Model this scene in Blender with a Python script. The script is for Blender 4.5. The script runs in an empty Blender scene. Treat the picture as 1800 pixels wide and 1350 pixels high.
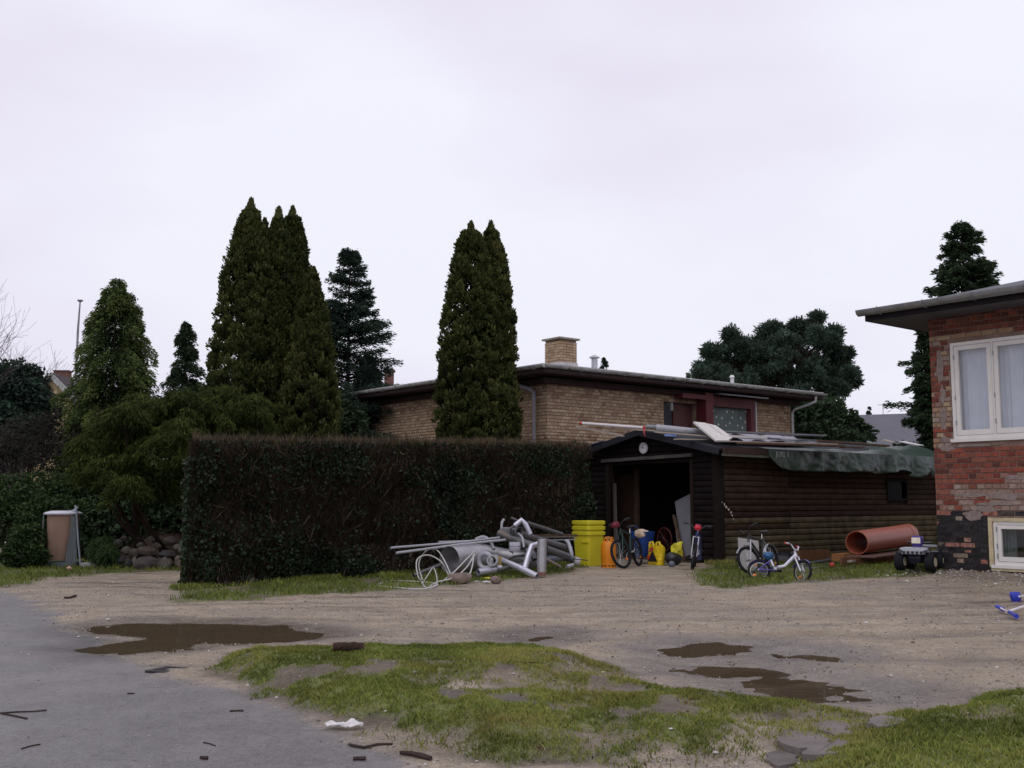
import bpy, bmesh, math, random
import numpy as np
from math import sin, cos, atan, pi, radians, sqrt
from mathutils import Vector, Matrix, Euler
random.seed(7); rng = np.random.default_rng(7)
scene = bpy.context.scene
COL = scene.collection
# ---------------------------------------------------------------- camera, sky, sun, exposure
FPX = 1900.0; PITCH = atan(207/FPX); CP, SP = cos(PITCH), sin(PITCH); EYE = 1.25
cam = bpy.data.cameras.new('camera'); camo = bpy.data.objects.new('camera', cam); COL.objects.link(camo)
cam.sensor_width = 36; cam.lens = 36*FPX/1800; cam.clip_end = 2000; cam.clip_start = .05
camo.location = (0, 0, EYE); camo.rotation_euler = (pi/2+PITCH, 0, 0)
scene.camera = camo
world = bpy.data.worlds.new('World'); scene.world = world; world.use_nodes = True
wn = world.node_tree; wn.nodes.clear()
def wnode(t): return wn.nodes.new(t)
SUN_EL, SUN_AZ = radians(50), radians(200)
wout = wnode('ShaderNodeOutputWorld'); wbg = wnode('ShaderNodeBackground'); wbg.inputs[1].default_value = .1
wsky = wnode('ShaderNodeTexSky'); wsky.sky_type = 'NISHITA'; wsky.sun_disc = False
wsky.sun_elevation = SUN_EL; wsky.sun_rotation = SUN_AZ
wtc = wnode('ShaderNodeTexCoord'); wmap = wnode('ShaderNodeMapping'); wmap.inputs['Scale'].default_value = (1, 1, 2.6)
wn.links.new(wtc.outputs['Generated'], wmap.inputs['Vector'])
wno = wnode('ShaderNodeTexNoise'); wno.inputs['Scale'].default_value = 1.6; wno.inputs['Detail'].default_value = 5; wno.inputs['Roughness'].default_value = .42
wn.links.new(wmap.outputs[0], wno.inputs['Vector'])
wr = wnode('ShaderNodeValToRGB'); cr = wr.color_ramp
cr.elements[0].position = .36; cr.elements[0].color = (.655, .625, .745, 1)
cr.elements[1].position = .63; cr.elements[1].color = (.83, .835, .935, 1)
e = cr.elements.new(.46); e.color = (.725, .69, .815, 1); e = cr.elements.new(.54); e.color = (.78, .755, .875, 1)
wn.links.new(wno.outputs[0], wr.inputs[0])
# overcast: brighter towards the zenith
wsep = wnode('ShaderNodeSeparateXYZ'); wn.links.new(wtc.outputs['Generated'], wsep.inputs[0])
wmr = wnode('ShaderNodeMapRange'); wmr.inputs[1].default_value = 0; wmr.inputs[2].default_value = 1
wmr.inputs[3].default_value = 10.0; wmr.inputs[4].default_value = 11.0
wn.links.new(wsep.outputs[2], wmr.inputs[0])
wmul = wnode('ShaderNodeVectorMath'); wmul.operation = 'SCALE'
wn.links.new(wr.outputs[0], wmul.inputs[0]); wn.links.new(wmr.outputs[0], wmul.inputs['Scale'])
wmix = wnode('ShaderNodeMix'); wmix.data_type = 'RGBA'; wmix.inputs[0].default_value = .985
wn.links.new(wsky.outputs[0], wmix.inputs[6]); wn.links.new(wmul.outputs[0], wmix.inputs[7])
wn.links.new(wmix.outputs[2], wbg.inputs[0]); wn.links.new(wbg.outputs[0], wout.inputs[0])
sl = bpy.data.lights.new('sun', 'SUN'); sl.energy = .55; sl.angle = radians(40); sl.color = (1, .97, .93)
so = bpy.data.objects.new('sun', sl); COL.objects.link(so)
sd = Vector((cos(SUN_EL)*sin(SUN_AZ), cos(SUN_EL)*cos(SUN_AZ), sin(SUN_EL)))
so.rotation_euler = sd.to_track_quat('Z', 'Y').to_euler(); so.location = (0, 0, 30)
vs = scene.view_settings; vs.view_transform = 'Standard'; vs.look = 'None'; vs.gamma = 1; vs.exposure = 0.06; vs.use_curve_mapping = False
# ---------------------------------------------------------------- survey helpers (photo measurements -> metres)
def ray(u, v):
    x = (u-900)/FPX; up = (675-v)/FPX
    return (x, CP-up*SP, SP+up*CP)
def G(u, v, z=0.):
    d = ray(u, v); t = (z-EYE)/d[2]; return Vector((d[0]*t, d[1]*t, z))
def P(u, v, Y):
    d = ray(u, v); t = Y/d[1]; return Vector((d[0]*t, Y, EYE+d[2]*t))
LD = Vector((-.632, .775, 0)); RD = Vector((.775, .632, 0)); UP = Vector((0, 0, 1))
# ---------------------------------------------------------------- noise
_lat = rng.random((256, 256))
def vnoise(x, y):
    xi = np.floor(x).astype(int); yi = np.floor(y).astype(int); fx = x-xi; fy = y-yi
    fx = fx*fx*(3-2*fx); fy = fy*fy*(3-2*fy)
    a = _lat[xi & 255, yi & 255]; b = _lat[(xi+1) & 255, yi & 255]; c = _lat[xi & 255, (yi+1) & 255]; d = _lat[(xi+1) & 255, (yi+1) & 255]
    return (a*(1-fx)+b*fx)*(1-fy)+(c*(1-fx)+d*fx)*fy
def fbm(x, y, o=4):
    s = 0; a = .5; t = 0
    for i in range(o):
        s = s+a*vnoise(x*2**i+i*17.3, y*2**i+i*9.1); t += a; a *= .5
    return s/t
# ---------------------------------------------------------------- objects
def link(o, parent=None):
    COL.objects.link(o)
    if parent is not None: o.parent = parent
    return o
def tag(o, label=None, cat=None, group=None, kind=None):
    if label: o['label'] = label
    if cat: o['category'] = cat
    if group: o['group'] = group
    if kind: o['kind'] = kind
    return o
def thing(name, label, cat, loc=(0, 0, 0), group=None):
    o = bpy.data.objects.new(name, None); o.location = loc; o.empty_display_size = .2
    link(o); return tag(o, label, cat, group)
class MB:
    def __init__(s): s.v = []; s.f = []
    def add(s, vs, fs):
        n = len(s.v); s.v += [tuple(v) for v in vs]; s.f += [tuple(i+n for i in f) for f in fs]; return s
    def box(s, c, sx, sy, sz, ax=None, j=0):
        ax = ax or (Vector((1, 0, 0)), Vector((0, 1, 0)), UP); c = Vector(c); vs = []
        for i in (-1, 1):
            for k in (-1, 1):
                for l in (-1, 1):
                    vs.append(c+ax[0]*(i*sx/2)+ax[1]*(k*sy/2)+ax[2]*(l*sz/2)+Vector([random.uniform(-j, j) for _ in range(3)]))
        return s.add(vs, [(0, 1, 3, 2), (4, 6, 7, 5), (0, 4, 5, 1), (2, 3, 7, 6), (0, 2, 6, 4), (1, 5, 7, 3)])
    def beam(s, p0, p1, w, h, up=UP):
        p0 = Vector(p0); p1 = Vector(p1); a = (p1-p0); L = a.length; a.normalize()
        b = up.cross(a)
        if b.length < 1e-4: b = Vector((1, 0, 0))
        b.normalize(); c = a.cross(b)
        return s.box((p0+p1)/2, L, w, h, (a, b, c))
    def tube(s, pts, r, seg=10, caps=True, flip=False):
        pts = [Vector(p) for p in pts]; n = len(pts); rs = r if isinstance(r, (list, tuple)) else [r]*n
        base = len(s.v); prev = None
        for i, p in enumerate(pts):
            t = (pts[min(i+1, n-1)]-pts[max(i-1, 0)]).normalized()
            if prev is None:
                q = Vector((0, 0, 1)) if abs(t.z) < .9 else Vector((1, 0, 0)); a = t.cross(q).normalized()
            else:
                a = (prev-t*prev.dot(t)).normalized()
            prev = a; b = t.cross(a)
            for k in range(seg):
                an = 2*pi*k/seg; s.v.append(tuple(p+(a*cos(an)+b*sin(an))*rs[i]))
        for i in range(n-1):
            for k in range(seg):
                q = (base+i*seg+k, base+i*seg+(k+1) % seg, base+(i+1)*seg+(k+1) % seg, base+(i+1)*seg+k)
                s.f.append(q[::-1] if flip else q)
        if caps:
            s.f.append(tuple(base+k for k in range(seg))[::-1]); s.f.append(tuple(base+(n-1)*seg+k for k in range(seg)))
        return s
    def pipe(s, pts, r, th=.006, seg=20):
        n = len(pts); b0 = len(s.v); s.tube(pts, r, seg, False); b1 = len(s.v); s.tube(pts, r-th, seg, False, True)
        for k in range(seg):
            k2 = (k+1) % seg
            s.f.append((b0+k2, b0+k, b1+k, b1+k2)); o = (n-1)*seg
            s.f.append((b0+o+k, b0+o+k2, b1+o+k2, b1+o+k))
        return s
    def lathe(s, c, prof, seg=20, ax=None):
        ax = ax or (Vector((1, 0, 0)), Vector((0, 1, 0)), UP); c = Vector(c); base = len(s.v); n = len(prof)
        for (r, z) in prof:
            for k in range(seg):
                an = 2*pi*k/seg; s.v.append(tuple(c+ax[0]*(r*cos(an))+ax[1]*(r*sin(an))+ax[2]*z))
        for i in range(n-1):
            for k in range(seg):
                s.f.append((base+i*seg+k, base+i*seg+(k+1) % seg, base+(i+1)*seg+(k+1) % seg, base+(i+1)*seg+k))
        return s
    def prism(s, poly, z0, z1, j=0):
        n = len(poly); vs = [(p[0], p[1], z0) for p in poly]+[(p[0], p[1], z1+random.uniform(-j, j)) for p in poly]
        return s.add(vs, [tuple(range(n))[::-1], tuple(range(n, 2*n))]+[(i, (i+1) % n, (i+1) % n+n, i+n) for i in range(n)])
    def loft(s, secs, ax=None, c=(0, 0, 0), cap=True, q=3):
        """secs: (w, d, corner radius, z, x-offset, y-offset)"""
        ax = ax or (Vector((1, 0, 0)), Vector((0, 1, 0)), UP); c = Vector(c); base = len(s.v); m = 4*(q+1)
        for (w, d, r, z, ox, oy) in secs:
            for ci, (sx, sy) in enumerate(((1, 1), (-1, 1), (-1, -1), (1, -1))):
                for k in range(q+1):
                    an = pi/2*ci+pi/2*k/q
                    x = sx*(w/2-r)+r*cos(an)+ox; y = sy*(d/2-r)+r*sin(an)+oy
                    s.v.append(tuple(c+ax[0]*x+ax[1]*y+ax[2]*z))
        n = len(secs)
        for i in range(n-1):
            for k in range(m):
                s.f.append((base+i*m+k, base+i*m+(k+1) % m, base+(i+1)*m+(k+1) % m, base+(i+1)*m+k))
        if cap:
            s.f.append(tuple(base+k for k in range(m))[::-1]); s.f.append(tuple(base+(n-1)*m+k for k in range(m)))
        return s
    def xf(s, M):
        s.v = [tuple(M @ Vector(v)) for v in s.v]; return s
    def mesh(s, name, m, off=None, smooth=False):
        me = bpy.data.meshes.new(name)
        vs = s.v if off is None else [(v[0]-off[0], v[1]-off[1], v[2]-off[2]) for v in s.v]
        me.from_pydata(vs, [], s.f); me.update()
        if smooth:
            me.polygons.foreach_set('use_smooth', [True]*len(me.polygons))
            me.set_sharp_from_angle(angle=radians(35))
        if m: me.materials.append(m)
        return me
    def build(s, name, m, parent=None, smooth=False, local=False, **kw):
        off = None
        if parent is not None and not local:
            r = parent
            off = Vector((0, 0, 0))
            while r is not None: off = off+r.location; r = r.parent
        o = bpy.data.objects.new(name, s.mesh(name, m, off, smooth)); link(o, parent)
        return tag(o, **kw)
def bake(V, F, name, m, parent=None, tint=None, smooth=False, off=None):
    """fast mesh: V (n,3), F (m,k) of equal size k"""
    me = bpy.data.meshes.new(name); V = np.asarray(V, dtype=np.float32)
    if off is not None: V = V-np.asarray(off, dtype=np.float32)
    F = np.asarray(F, dtype=np.int32); k = F.shape[1]
    me.vertices.add(len(V)); me.vertices.foreach_set('co', V.ravel())
    me.loops.add(F.size); me.loops.foreach_set('vertex_index', F.ravel())
    me.polygons.add(len(F)); me.polygons.foreach_set('loop_start', np.arange(0, F.size, k, dtype=np.int32))
    if smooth: me.polygons.foreach_set('use_smooth', np.ones(len(F), dtype=bool))
    me.update(calc_edges=True)
    if tint is not None:
        a = me.attributes.new('tint', 'FLOAT', 'FACE'); a.data.foreach_set('value', np.asarray(tint, dtype=np.float32))
    if m: me.materials.append(m)
    return link(bpy.data.objects.new(name, me), parent)
def unit(a): return a/np.maximum(np.linalg.norm(a, axis=1, keepdims=True), 1e-9)
def leaves(name, m, C, D, size, asp, parent=None, tint=None, bend=0, stuff=False, off=None):
    """one kite-shaped blade per centre C along D"""
    C = np.asarray(C); n = len(C); D = unit(np.asarray(D)); size = np.broadcast_to(size, (n,))[:, None]; asp = np.broadcast_to(asp, (n,))[:, None]
    W = unit(np.cross(D, rng.normal(size=(n, 3))))
    N = np.cross(D, W)
    b = C-D*size*.5; t = C+D*size*.5+N*size*bend; mm = C+D*size*.08
    V = np.stack([b, mm+W*size*asp*.5, t, mm-W*size*asp*.5], 1).reshape(-1, 3)
    F = np.arange(4*n).reshape(n, 4)
    if tint is None: tint = rng.random(n)
    if parent is not None and off is None: off = parent.location
    o = bake(V, F, name, m, parent, tint, off=off)
    if stuff: o['kind'] = 'stuff'
    return o
# ---------------------------------------------------------------- materials
MATS = {}
def nodes(name):
    m = bpy.data.materials.new(name); m.use_nodes = True; t = m.node_tree; return m, t, t.nodes['Principled BSDF']
def mat(name, col, rough=.7, var=.25, scale=6, bump=.15, bscale=60, metal=0, col2=None, dirt=None, spec=None, stretch=(1, 1, 1), local=False):
    if name in MATS: return MATS[name]
    m, t, b = nodes(name); N = t.nodes.new; K = t.links.new
    if local: tc = N('ShaderNodeTexCoord'); src = tc.outputs['Object']
    else: g = N('ShaderNodeNewGeometry'); src = g.outputs['Position']
    mp = N('ShaderNodeMapping'); mp.inputs['Scale'].default_value = stretch; K(src, mp.inputs['Vector'])
    n1 = N('ShaderNodeTexNoise'); n1.inputs['Scale'].default_value = scale; n1.inputs['Detail'].default_value = 6; n1.inputs['Roughness'].default_value = .65
    K(mp.outputs[0], n1.inputs['Vector'])
    r = N('ShaderNodeValToRGB'); r.color_ramp.elements[0].position = .3; r.color_ramp.elements[1].position = .7
    c2 = col2 or tuple(min(1, c*(1+var)) for c in col); c1 = tuple(c*(1-var) for c in col) if col2 is None else col
    r.color_ramp.elements[0].color = (*c1, 1); r.color_ramp.elements[1].color = (*c2, 1)
    K(n1.outputs[0], r.inputs[0]); out = r.outputs[0]
    if dirt:
        n3 = N('ShaderNodeTexNoise'); n3.inputs['Scale'].default_value = dirt[1]; n3.inputs['Detail'].default_value = 8; n3.inputs['Roughness'].default_value = .7
        K(src, n3.inputs['Vector'])
        rr = N('ShaderNodeValToRGB'); rr.color_ramp.elements[0].position = dirt[2]; rr.color_ramp.elements[1].position = dirt[2]+.12; K(n3.outputs[0], rr.inputs[0])
        mx = N('ShaderNodeMix'); mx.data_type = 'RGBA'; K(rr.outputs[0], mx.inputs[0]); K(out, mx.inputs[6]); mx.inputs[7].default_value = (*dirt[0], 1); out = mx.outputs[2]
    K(out, b.inputs['Base Color'])
    b.inputs['Roughness'].default_value = rough; b.inputs['Metallic'].default_value = metal; b.inputs['Specular IOR Level'].default_value = (spec if spec is not None else (.12 if rough > .72 else .45))
    if bump:
        n2 = N('ShaderNodeTexNoise'); n2.inputs['Scale'].default_value = bscale; n2.inputs['Detail'].default_value = 4; K(mp.outputs[0], n2.inputs['Vector'])
        bp = N('ShaderNodeBump'); bp.inputs['Strength'].default_value = bump; bp.inputs['Distance'].default_value = .02; K(n2.outputs[0], bp.inputs['Height']); K(bp.outputs[0], b.inputs['Normal'])
    MATS[name] = m; return m
def tintmat(name, cols, rough=.8, trans=0., bump=.2, bscale=80, nscale=5, nvar=.3, spec=.10):
    """colour picked per object / per face through 'tint', plus position noise"""
    if name in MATS: return MATS[name]
    m, t, b = nodes(name); N = t.nodes.new; K = t.links.new
    at = N('ShaderNodeAttribute'); at.attribute_name = 'tint'; oi = N('ShaderNodeObjectInfo')
    ad = N('ShaderNodeMath'); ad.operation = 'ADD'; K(at.outputs['Fac'], ad.inputs[0])
    if trans == 0: K(oi.outputs['Random'], ad.inputs[1])
    else: ad.inputs[1].default_value = 0
    fr = N('ShaderNodeMath'); fr.operation = 'FRACT'; K(ad.outputs[0], fr.inputs[0])
    r = N('ShaderNodeValToRGB'); el = r.color_ramp.elements
    el[0].position = 0; el[0].color = (*cols[0], 1); el[1].position = 1; el[1].color = (*cols[-1], 1)
    for i, c in enumerate(cols[1:-1]): e = el.new((i+1)/(len(cols)-1)); e.color = (*c, 1)
    K(fr.outputs[0], r.inputs[0])
    g = N('ShaderNodeNewGeometry'); n1 = N('ShaderNodeTexNoise'); n1.inputs['Scale'].default_value = nscale; n1.inputs['Detail'].default_value = 5; K(g.outputs['Position'], n1.inputs['Vector'])
    mr = N('ShaderNodeMapRange'); mr.inputs[1].default_value = .3; mr.inputs[2].default_value = .7; mr.inputs[3].default_value = 1-nvar; mr.inputs[4].default_value = 1+nvar; K(n1.outputs[0], mr.inputs[0])
    mu = N('ShaderNodeVectorMath'); mu.operation = 'SCALE'; K(r.outputs[0], mu.inputs[0]); K(mr.outputs[0], mu.inputs['Scale'])
    K(mu.outputs[0], b.inputs['Base Color']); b.inputs['Roughness'].default_value = rough; b.inputs['Specular IOR Level'].default_value = spec
    if bump:
        n2 = N('ShaderNodeTexNoise'); n2.inputs['Scale'].default_value = bscale; K(g.outputs['Position'], n2.inputs['Vector'])
        bp = N('ShaderNodeBump'); bp.inputs['Strength'].default_value = bump; bp.inputs['Distance'].default_value = .01; K(n2.outputs[0], bp.inputs['Height']); K(bp.outputs[0], b.inputs['Normal'])
    if trans:
        tr = N('ShaderNodeBsdfTranslucent'); K(mu.outputs[0], tr.inputs[0]); ms = N('ShaderNodeMixShader'); ms.inputs[0].default_value = trans
        K(b.outputs[0], ms.inputs[1]); K(tr.outputs[0], ms.inputs[2]); K(ms.outputs[0], t.nodes['Material Output'].inputs['Surface'])
    MATS[name] = m; return m
# ---------------------------------------------------------------- the ground
def poly_sd(pts, X, Y):
    """signed distance to polygon, negative inside"""
    d = np.full(X.shape, 1e9); ins = np.zeros(X.shape, bool); n = len(pts)
    for i in range(n):
        ax, ay = pts[i][0], pts[i][1]; bx, by = pts[(i+1) % n][0], pts[(i+1) % n][1]
        ex, ey = bx-ax, by-ay; wx, wy = X-ax, Y-ay
        t = np.clip((wx*ex+wy*ey)/(ex*ex+ey*ey+1e-12), 0, 1); d = np.minimum(d, np.hypot(wx-ex*t, wy-ey*t))
        c = ((ay > Y) != (by > Y)) & (X < (bx-ax)*(Y-ay)/((by-ay) if by != ay else 1e-9)+ax); ins ^= c
    return np.where(ins, -d, d)
def gp(l): return [G(u, v) for u, v in l]
def sm(x, a, b): t = np.clip((x-a)/(b-a), 0, 1); return t*t*(3-2*t)
# the road runs parallel to the LD axis along the left
road_poly = gp([(-260, 1010), (0, 1036), (60, 1056), (110, 1090), (170, 1130), (255, 1166), (330, 1186), (420, 1213), (520, 1250), (590, 1285), (650, 1318), (740, 1352), (860, 1420)])+[Vector((.6, 1.0, 0)), Vector((1.2, -3, 0)), Vector((-9, -3, 0)), Vector((-22, 12, 0)), Vector((-34, 34, 0)), Vector((-22, 34, 0))]
verge_poly = gp([(328, 1180), (400, 1152), (560, 1138), (800, 1146), (950, 1152), (1060, 1166), (1120, 1188), (1200, 1222), (1330, 1226), (1420, 1240), (1520, 1260), (1640, 1262), (1720, 1246), (1820, 1222), (1990, 1205), (2300, 1300), (2300, 1500), (1480, 1440), (1395, 1352), (1400, 1330), (1330, 1345), (1240, 1334), (1180, 1345), (1000, 1352), (880, 1346), (760, 1326), (650, 1296), (600, 1270), (540, 1240), (440, 1208)])
bare = [gp(l) for l in ([(690, 1222), (780, 1206), (900, 1206), (1010, 1215), (1120, 1222), (1110, 1238), (980, 1240), (850, 1240), (740, 1236)],
    [(950, 1198), (1010, 1180), (1080, 1180), (1150, 1192), (1240, 1216), (1220, 1224), (1120, 1212), (1000, 1206)],
    [(560, 1262), (640, 1275), (740, 1290), (820, 1300), (850, 1310), (820, 1330), (740, 1326), (640, 1296)],
    [(960, 1262), (1030, 1258), (1060, 1268), (1040, 1282), (970, 1276)],
    [(1000, 1316), (1060, 1312), (1090, 1326), (1050, 1342), (990, 1334)],
    [(1270, 1310), (1290, 1282), (1340, 1272), (1400, 1268), (1470, 1262), (1580, 1268), (1560, 1284), (1510, 1300), (1450, 1318), (1400, 1328), (1340, 1340), (1290, 1342)],
    [(1690, 1280), (1760, 1276), (1780, 1290), (1740, 1304), (1690, 1300)])]
strip_hedge = gp([(300, 1052), (330, 1040), (450, 1030), (650, 1008), (860, 990), (1040, 975), (1050, 992), (1000, 1002), (940, 1014), (840, 1022), (700, 1036), (560, 1044), (430, 1054), (310, 1060)])
strip_shed = gp([(1215, 1012), (1245, 996), (1268, 986), (1400, 975), (1640, 965), (1660, 996), (1645, 1020), (1560, 1021), (1480, 1022), (1380, 1026), (1290, 1036), (1235, 1028)])
lawn_left = gp([(-300, 960), (100, 955), (330, 975), (325, 1004), (200, 1008), (100, 1016), (30, 1028), (0, 1034), (-120, 1024), (-300, 1000)])
pud = dict(a=gp([(160, 1100), (230, 1091), (400, 1093), (500, 1102), (575, 1112), (520, 1121), (430, 1127), (345, 1124), (310, 1138), (215, 1144), (178, 1136), (235, 1124), (280, 1116), (180, 1108)]),
    b=gp([(1165, 1137), (1230, 1127), (1330, 1130), (1300, 1145), (1200, 1145)]), c=gp([(1345, 1145), (1440, 1144), (1455, 1151), (1370, 1153)]),
    d=gp([(1195, 1163), (1260, 1165), (1375, 1178), (1310, 1181), (1215, 1176)]), e=gp([(1300, 1200), (1350, 1186), (1450, 1189), (1540, 1206), (1480, 1216), (1380, 1221)]),
    f=gp([(1455, 1210), (1520, 1208), (1568, 1216), (1550, 1224), (1480, 1222)]), g=gp([(925, 1112), (975, 1110), (985, 1118), (935, 1121)]))
RC = G(1651, 1000, .15)          # near corner of the red house
def fields(X, Y):
    w = (fbm(X*1.3, Y*1.3)-.5)*1.0; wf = (fbm(X*6, Y*6)-.5)
    road = sm(-(poly_sd(road_poly, X, Y)+w*.45+wf*.25), -.12, .12)
    vg = -(poly_sd(verge_poly, X, Y)+w*.5+wf*.22)
    verge = sm(vg, -.03, .16)
    bz = np.zeros(X.shape)
    for b in bare: bz = np.maximum(bz, sm(-(poly_sd(b, X, Y)+w*.35+wf*.25), -.1, .1))
    st = np.maximum(sm(-(poly_sd(strip_hedge, X, Y)+w*.5+wf*.3), -.15, .2), np.maximum(sm(-(poly_sd(strip_shed, X, Y)+w*.4+wf*.3), -.15, .2), sm(-(poly_sd(lawn_left, X, Y)+w*.5+wf*.3), -.15, .2)))
    pd = np.zeros(X.shape); wet = np.zeros(X.shape)
    for k, p in pud.items():
        s = poly_sd(p, X, Y)+w*.22+wf*.20
        pd = np.maximum(pd, sm(-s, -.38, .16)); wet = np.maximum(wet, sm(-s, -.85, -.15))
    far = (X*RD.x+Y*RD.y)        # distance along RD; tracks run across the yard
    trk = np.maximum(0, np.sin((Y*1.0-X*.22+(fbm(X*.35, Y*.35)-.5)*2.2)*4.2))**3*sm(Y, 7.5, 9)*(1-sm(Y, 13.5, 16))*sm(X, -4.5, -3)
    # height
    rx, ry = X-RC.x, Y-RC.y; s_ = rx*(-LD.x)+ry*(-LD.y); n_ = -(rx*RD.x+ry*RD.y)
    rise = .16*np.exp(-np.maximum(n_, 0)/1.1)*sm(s_, -2.2, .1)
    z = rise-.012*road+.11*sm(vg, -.02, .40)*(1-.45*bz)-.045*pd*(1-verge)-.015*trk*(1-road)*(1-verge)
    amp = (1-road)*(1-.6*sm(Y, 22, 40))
    z = z+amp*((fbm(X*2.1, Y*2.1)-.5)*.035+(fbm(X*9, Y*9, 3)-.5)*.022)+(fbm(X*1.1+40, Y*1.1)-.5)*.10*verge
    z = z+(rise > .02)*(fbm(X*5, Y*5)-.5)*.07*sm(rise, .02, .1)
    z = np.where(np.hypot(X, Y) > 60, z-.3*0, z)
    return dict(road=road, verge=verge, bare=bz, strip=st, pud=pd, wet=wet, trk=trk*(1-road), rise=rise, z=z, vg=vg)
def gz(x, y): return float(fields(np.array([float(x)]), np.array([float(y)]))['z'][0])
def onG(u, v):
    z = 0.
    for _ in range(6): p_ = G(u, v, z); z = gz(p_.x, p_.y)
    return Vector((p_.x, p_.y, z))
def onground(v): return Vector((v[0], v[1], gz(v[0], v[1])))
xs = np.concatenate([[-400, -200, -100, -60, -40, -28, -20], np.arange(-14, -5, .12), np.arange(-5, 5, .045), np.arange(5, 12, .10), [14, 18, 24, 34, 60, 100, 200, 400]])
ys = [-60, -20, -6, 0, 2.5, 4]; y = 4.6
while y < 9.6: ys.append(y); y += .045
while y < 30: ys.append(y); y *= 1.0055
ys += [32, 35, 40, 50, 70, 100, 160, 250, 400, 700]; ys = np.array(ys)
GX, GY = np.meshgrid(xs, ys); fl = fields(GX.ravel(), GY.ravel())
nx, ny = len(xs), len(ys); V = np.stack([GX.ravel(), GY.ravel(), fl['z']], 1)
ii = np.arange((ny-1)*(nx-1)); r_, c_ = ii//(nx-1), ii % (nx-1); F = np.stack([r_*nx+c_, r_*nx+c_+1, (r_+1)*nx+c_+1, (r_+1)*nx+c_], 1)
# ground material driven by painted-in kinds of soil (not light)
def ground_material():
    m, t, b = nodes('ground soil'); N = t.nodes.new; K = t.links.new
    geo = N('ShaderNodeNewGeometry')
    def noise(sc, det=5, ro=.6, st=None):
        n = N('ShaderNodeTexNoise'); n.inputs['Scale'].default_value = sc; n.inputs['Detail'].default_value = det; n.inputs['Roughness'].default_value = ro
        if st:
            mp = N('ShaderNodeMapping'); mp.inputs['Scale'].default_value = st; K(geo.outputs['Position'], mp.inputs[0]); K(mp.outputs[0], n.inputs['Vector'])
        else: K(geo.outputs['Position'], n.inputs['Vector'])
        return n.outputs[0]
    def ramp(src, *st):
        r = N('ShaderNodeValToRGB'); el = r.color_ramp.elements
        el[0].position, el[0].color = st[0][0], (*st[0][1], 1); el[1].position, el[1].color = st[-1][0], (*st[-1][1], 1)
        for p_, c in st[1:-1]: e = el.new(p_); e.color = (*c, 1)
        K(src, r.inputs[0]); return r.outputs[0]
    def mix(f, a, c):
        x = N('ShaderNodeMix'); x.data_type = 'RGBA'
        if isinstance(f, float): x.inputs[0].default_value = f
        else: K(f, x.inputs[0])
        for i, q in ((6, a), (7, c)):
            if isinstance(q, tuple): x.inputs[i].default_value = (*q, 1)
            else: K(q, x.inputs[i])
        return x.outputs[2]
    def attr(n):
        a = N('ShaderNodeAttribute'); a.attribute_name = n; return a.outputs['Fac']
    def math(op, a, c):
        x = N('ShaderNodeMath'); x.operation = op
        for i, q in ((0, a), (1, c)):
            if isinstance(q, (int, float)): x.inputs[i].default_value = q
            else: K(q, x.inputs[i])
        return x.outputs[0]
    n_big, n_mid, n_fine, n_grit = noise(.45, 6, .6), noise(2.3, 9, .78), noise(38, 3, .6), noise(75, 3, .75)
    dirt = ramp(n_mid, (.28, (.17, .130, .090)), (.42, (.295, .240, .172)), (.57, (.38, .315, .232)), (.74, (.52, .45, .345)))
    dirt = mix(math('MULTIPLY', ramp(n_big, (.42, (0, 0, 0)), (.62, (1, 1, 1))), .5), dirt, (.235, .20, .162))
    grit = ramp(n_grit, (.30, (.35, .33, .31)), (.46, (.95, .95, .95)), (.60, (1.08, 1.08, 1.07)), (.72, (1.9, 1.87, 1.83)))
    asph = ramp(n_mid, (.3, (.125, .117, .115)), (.7, (.20, .19, .186)))
    crack = ramp(noise(1.1, 9, .8, (1.6, .7, 1)), (.485, (1, 1, 1)), (.497, (.62, .6, .58)), (.503, (.62, .6, .58)), (.515, (1, 1, 1)))
    ck = N('ShaderNodeMix'); ck.data_type = 'RGBA'; ck.blend_type = 'MULTIPLY'; ck.inputs[0].default_value = .55; K(asph, ck.inputs[6]); K(crack, ck.inputs[7]); asph = ck.outputs[2]
    asph = mix(ramp(noise(.8, 5, .6), (.5, (0, 0, 0)), (.68, (.8, .8, .8))), asph, (.235, .205, .19))
    soil = ramp(n_mid, (.3, (.055, .042, .030)), (.5, (.11, .088, .064)), (.72, (.21, .175, .135)))
    turf = ramp(noise(9, 5, .7), (.3, (.10, .085, .04)), (.5, (.13, .155, .04)), (.72, (.22, .215, .08)))
    sand = (.40, .335, .265)
    c = mix(attr('m_road'), dirt, asph)
    c = mix(math('MULTIPLY', attr('m_trk'), .38), c, (.14, .11, .08))
    c = mix(attr('m_soil'), c, soil); c = mix(attr('m_turf'), c, turf); c = mix(attr('m_sand'), c, sand)
    spk = ramp(noise(20, 7, .82), (.36, (.58, .56, .53)), (.47, (.97, .97, .97)), (.60, (1.06, 1.06, 1.05)), (.70, (1.35, 1.33, 1.3)))
    g0 = N('ShaderNodeMix'); g0.data_type = 'RGBA'; g0.blend_type = 'MULTIPLY'; g0.inputs[0].default_value = .85; K(c, g0.inputs[6]); K(spk, g0.inputs[7]); c = g0.outputs[2]
    gm = N('ShaderNodeMix'); gm.data_type = 'RGBA'; gm.blend_type = 'MULTIPLY'; gm.inputs[0].default_value = 1; K(c, gm.inputs[6]); K(grit, gm.inputs[7]); c = gm.outputs[2]
    # dark, wet streaks drawn out along the wheel tracks
    streak = ramp(noise(1.0, 8, .72, (.40, 3.2, 1)), (.50, (0, 0, 0)), (.60, (1, 1, 1)))
    wetness = math('MAXIMUM', attr('m_wet'), math('MULTIPLY', math('MULTIPLY', streak, .75), math('SUBTRACT', 1, attr('m_road'))))
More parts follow.
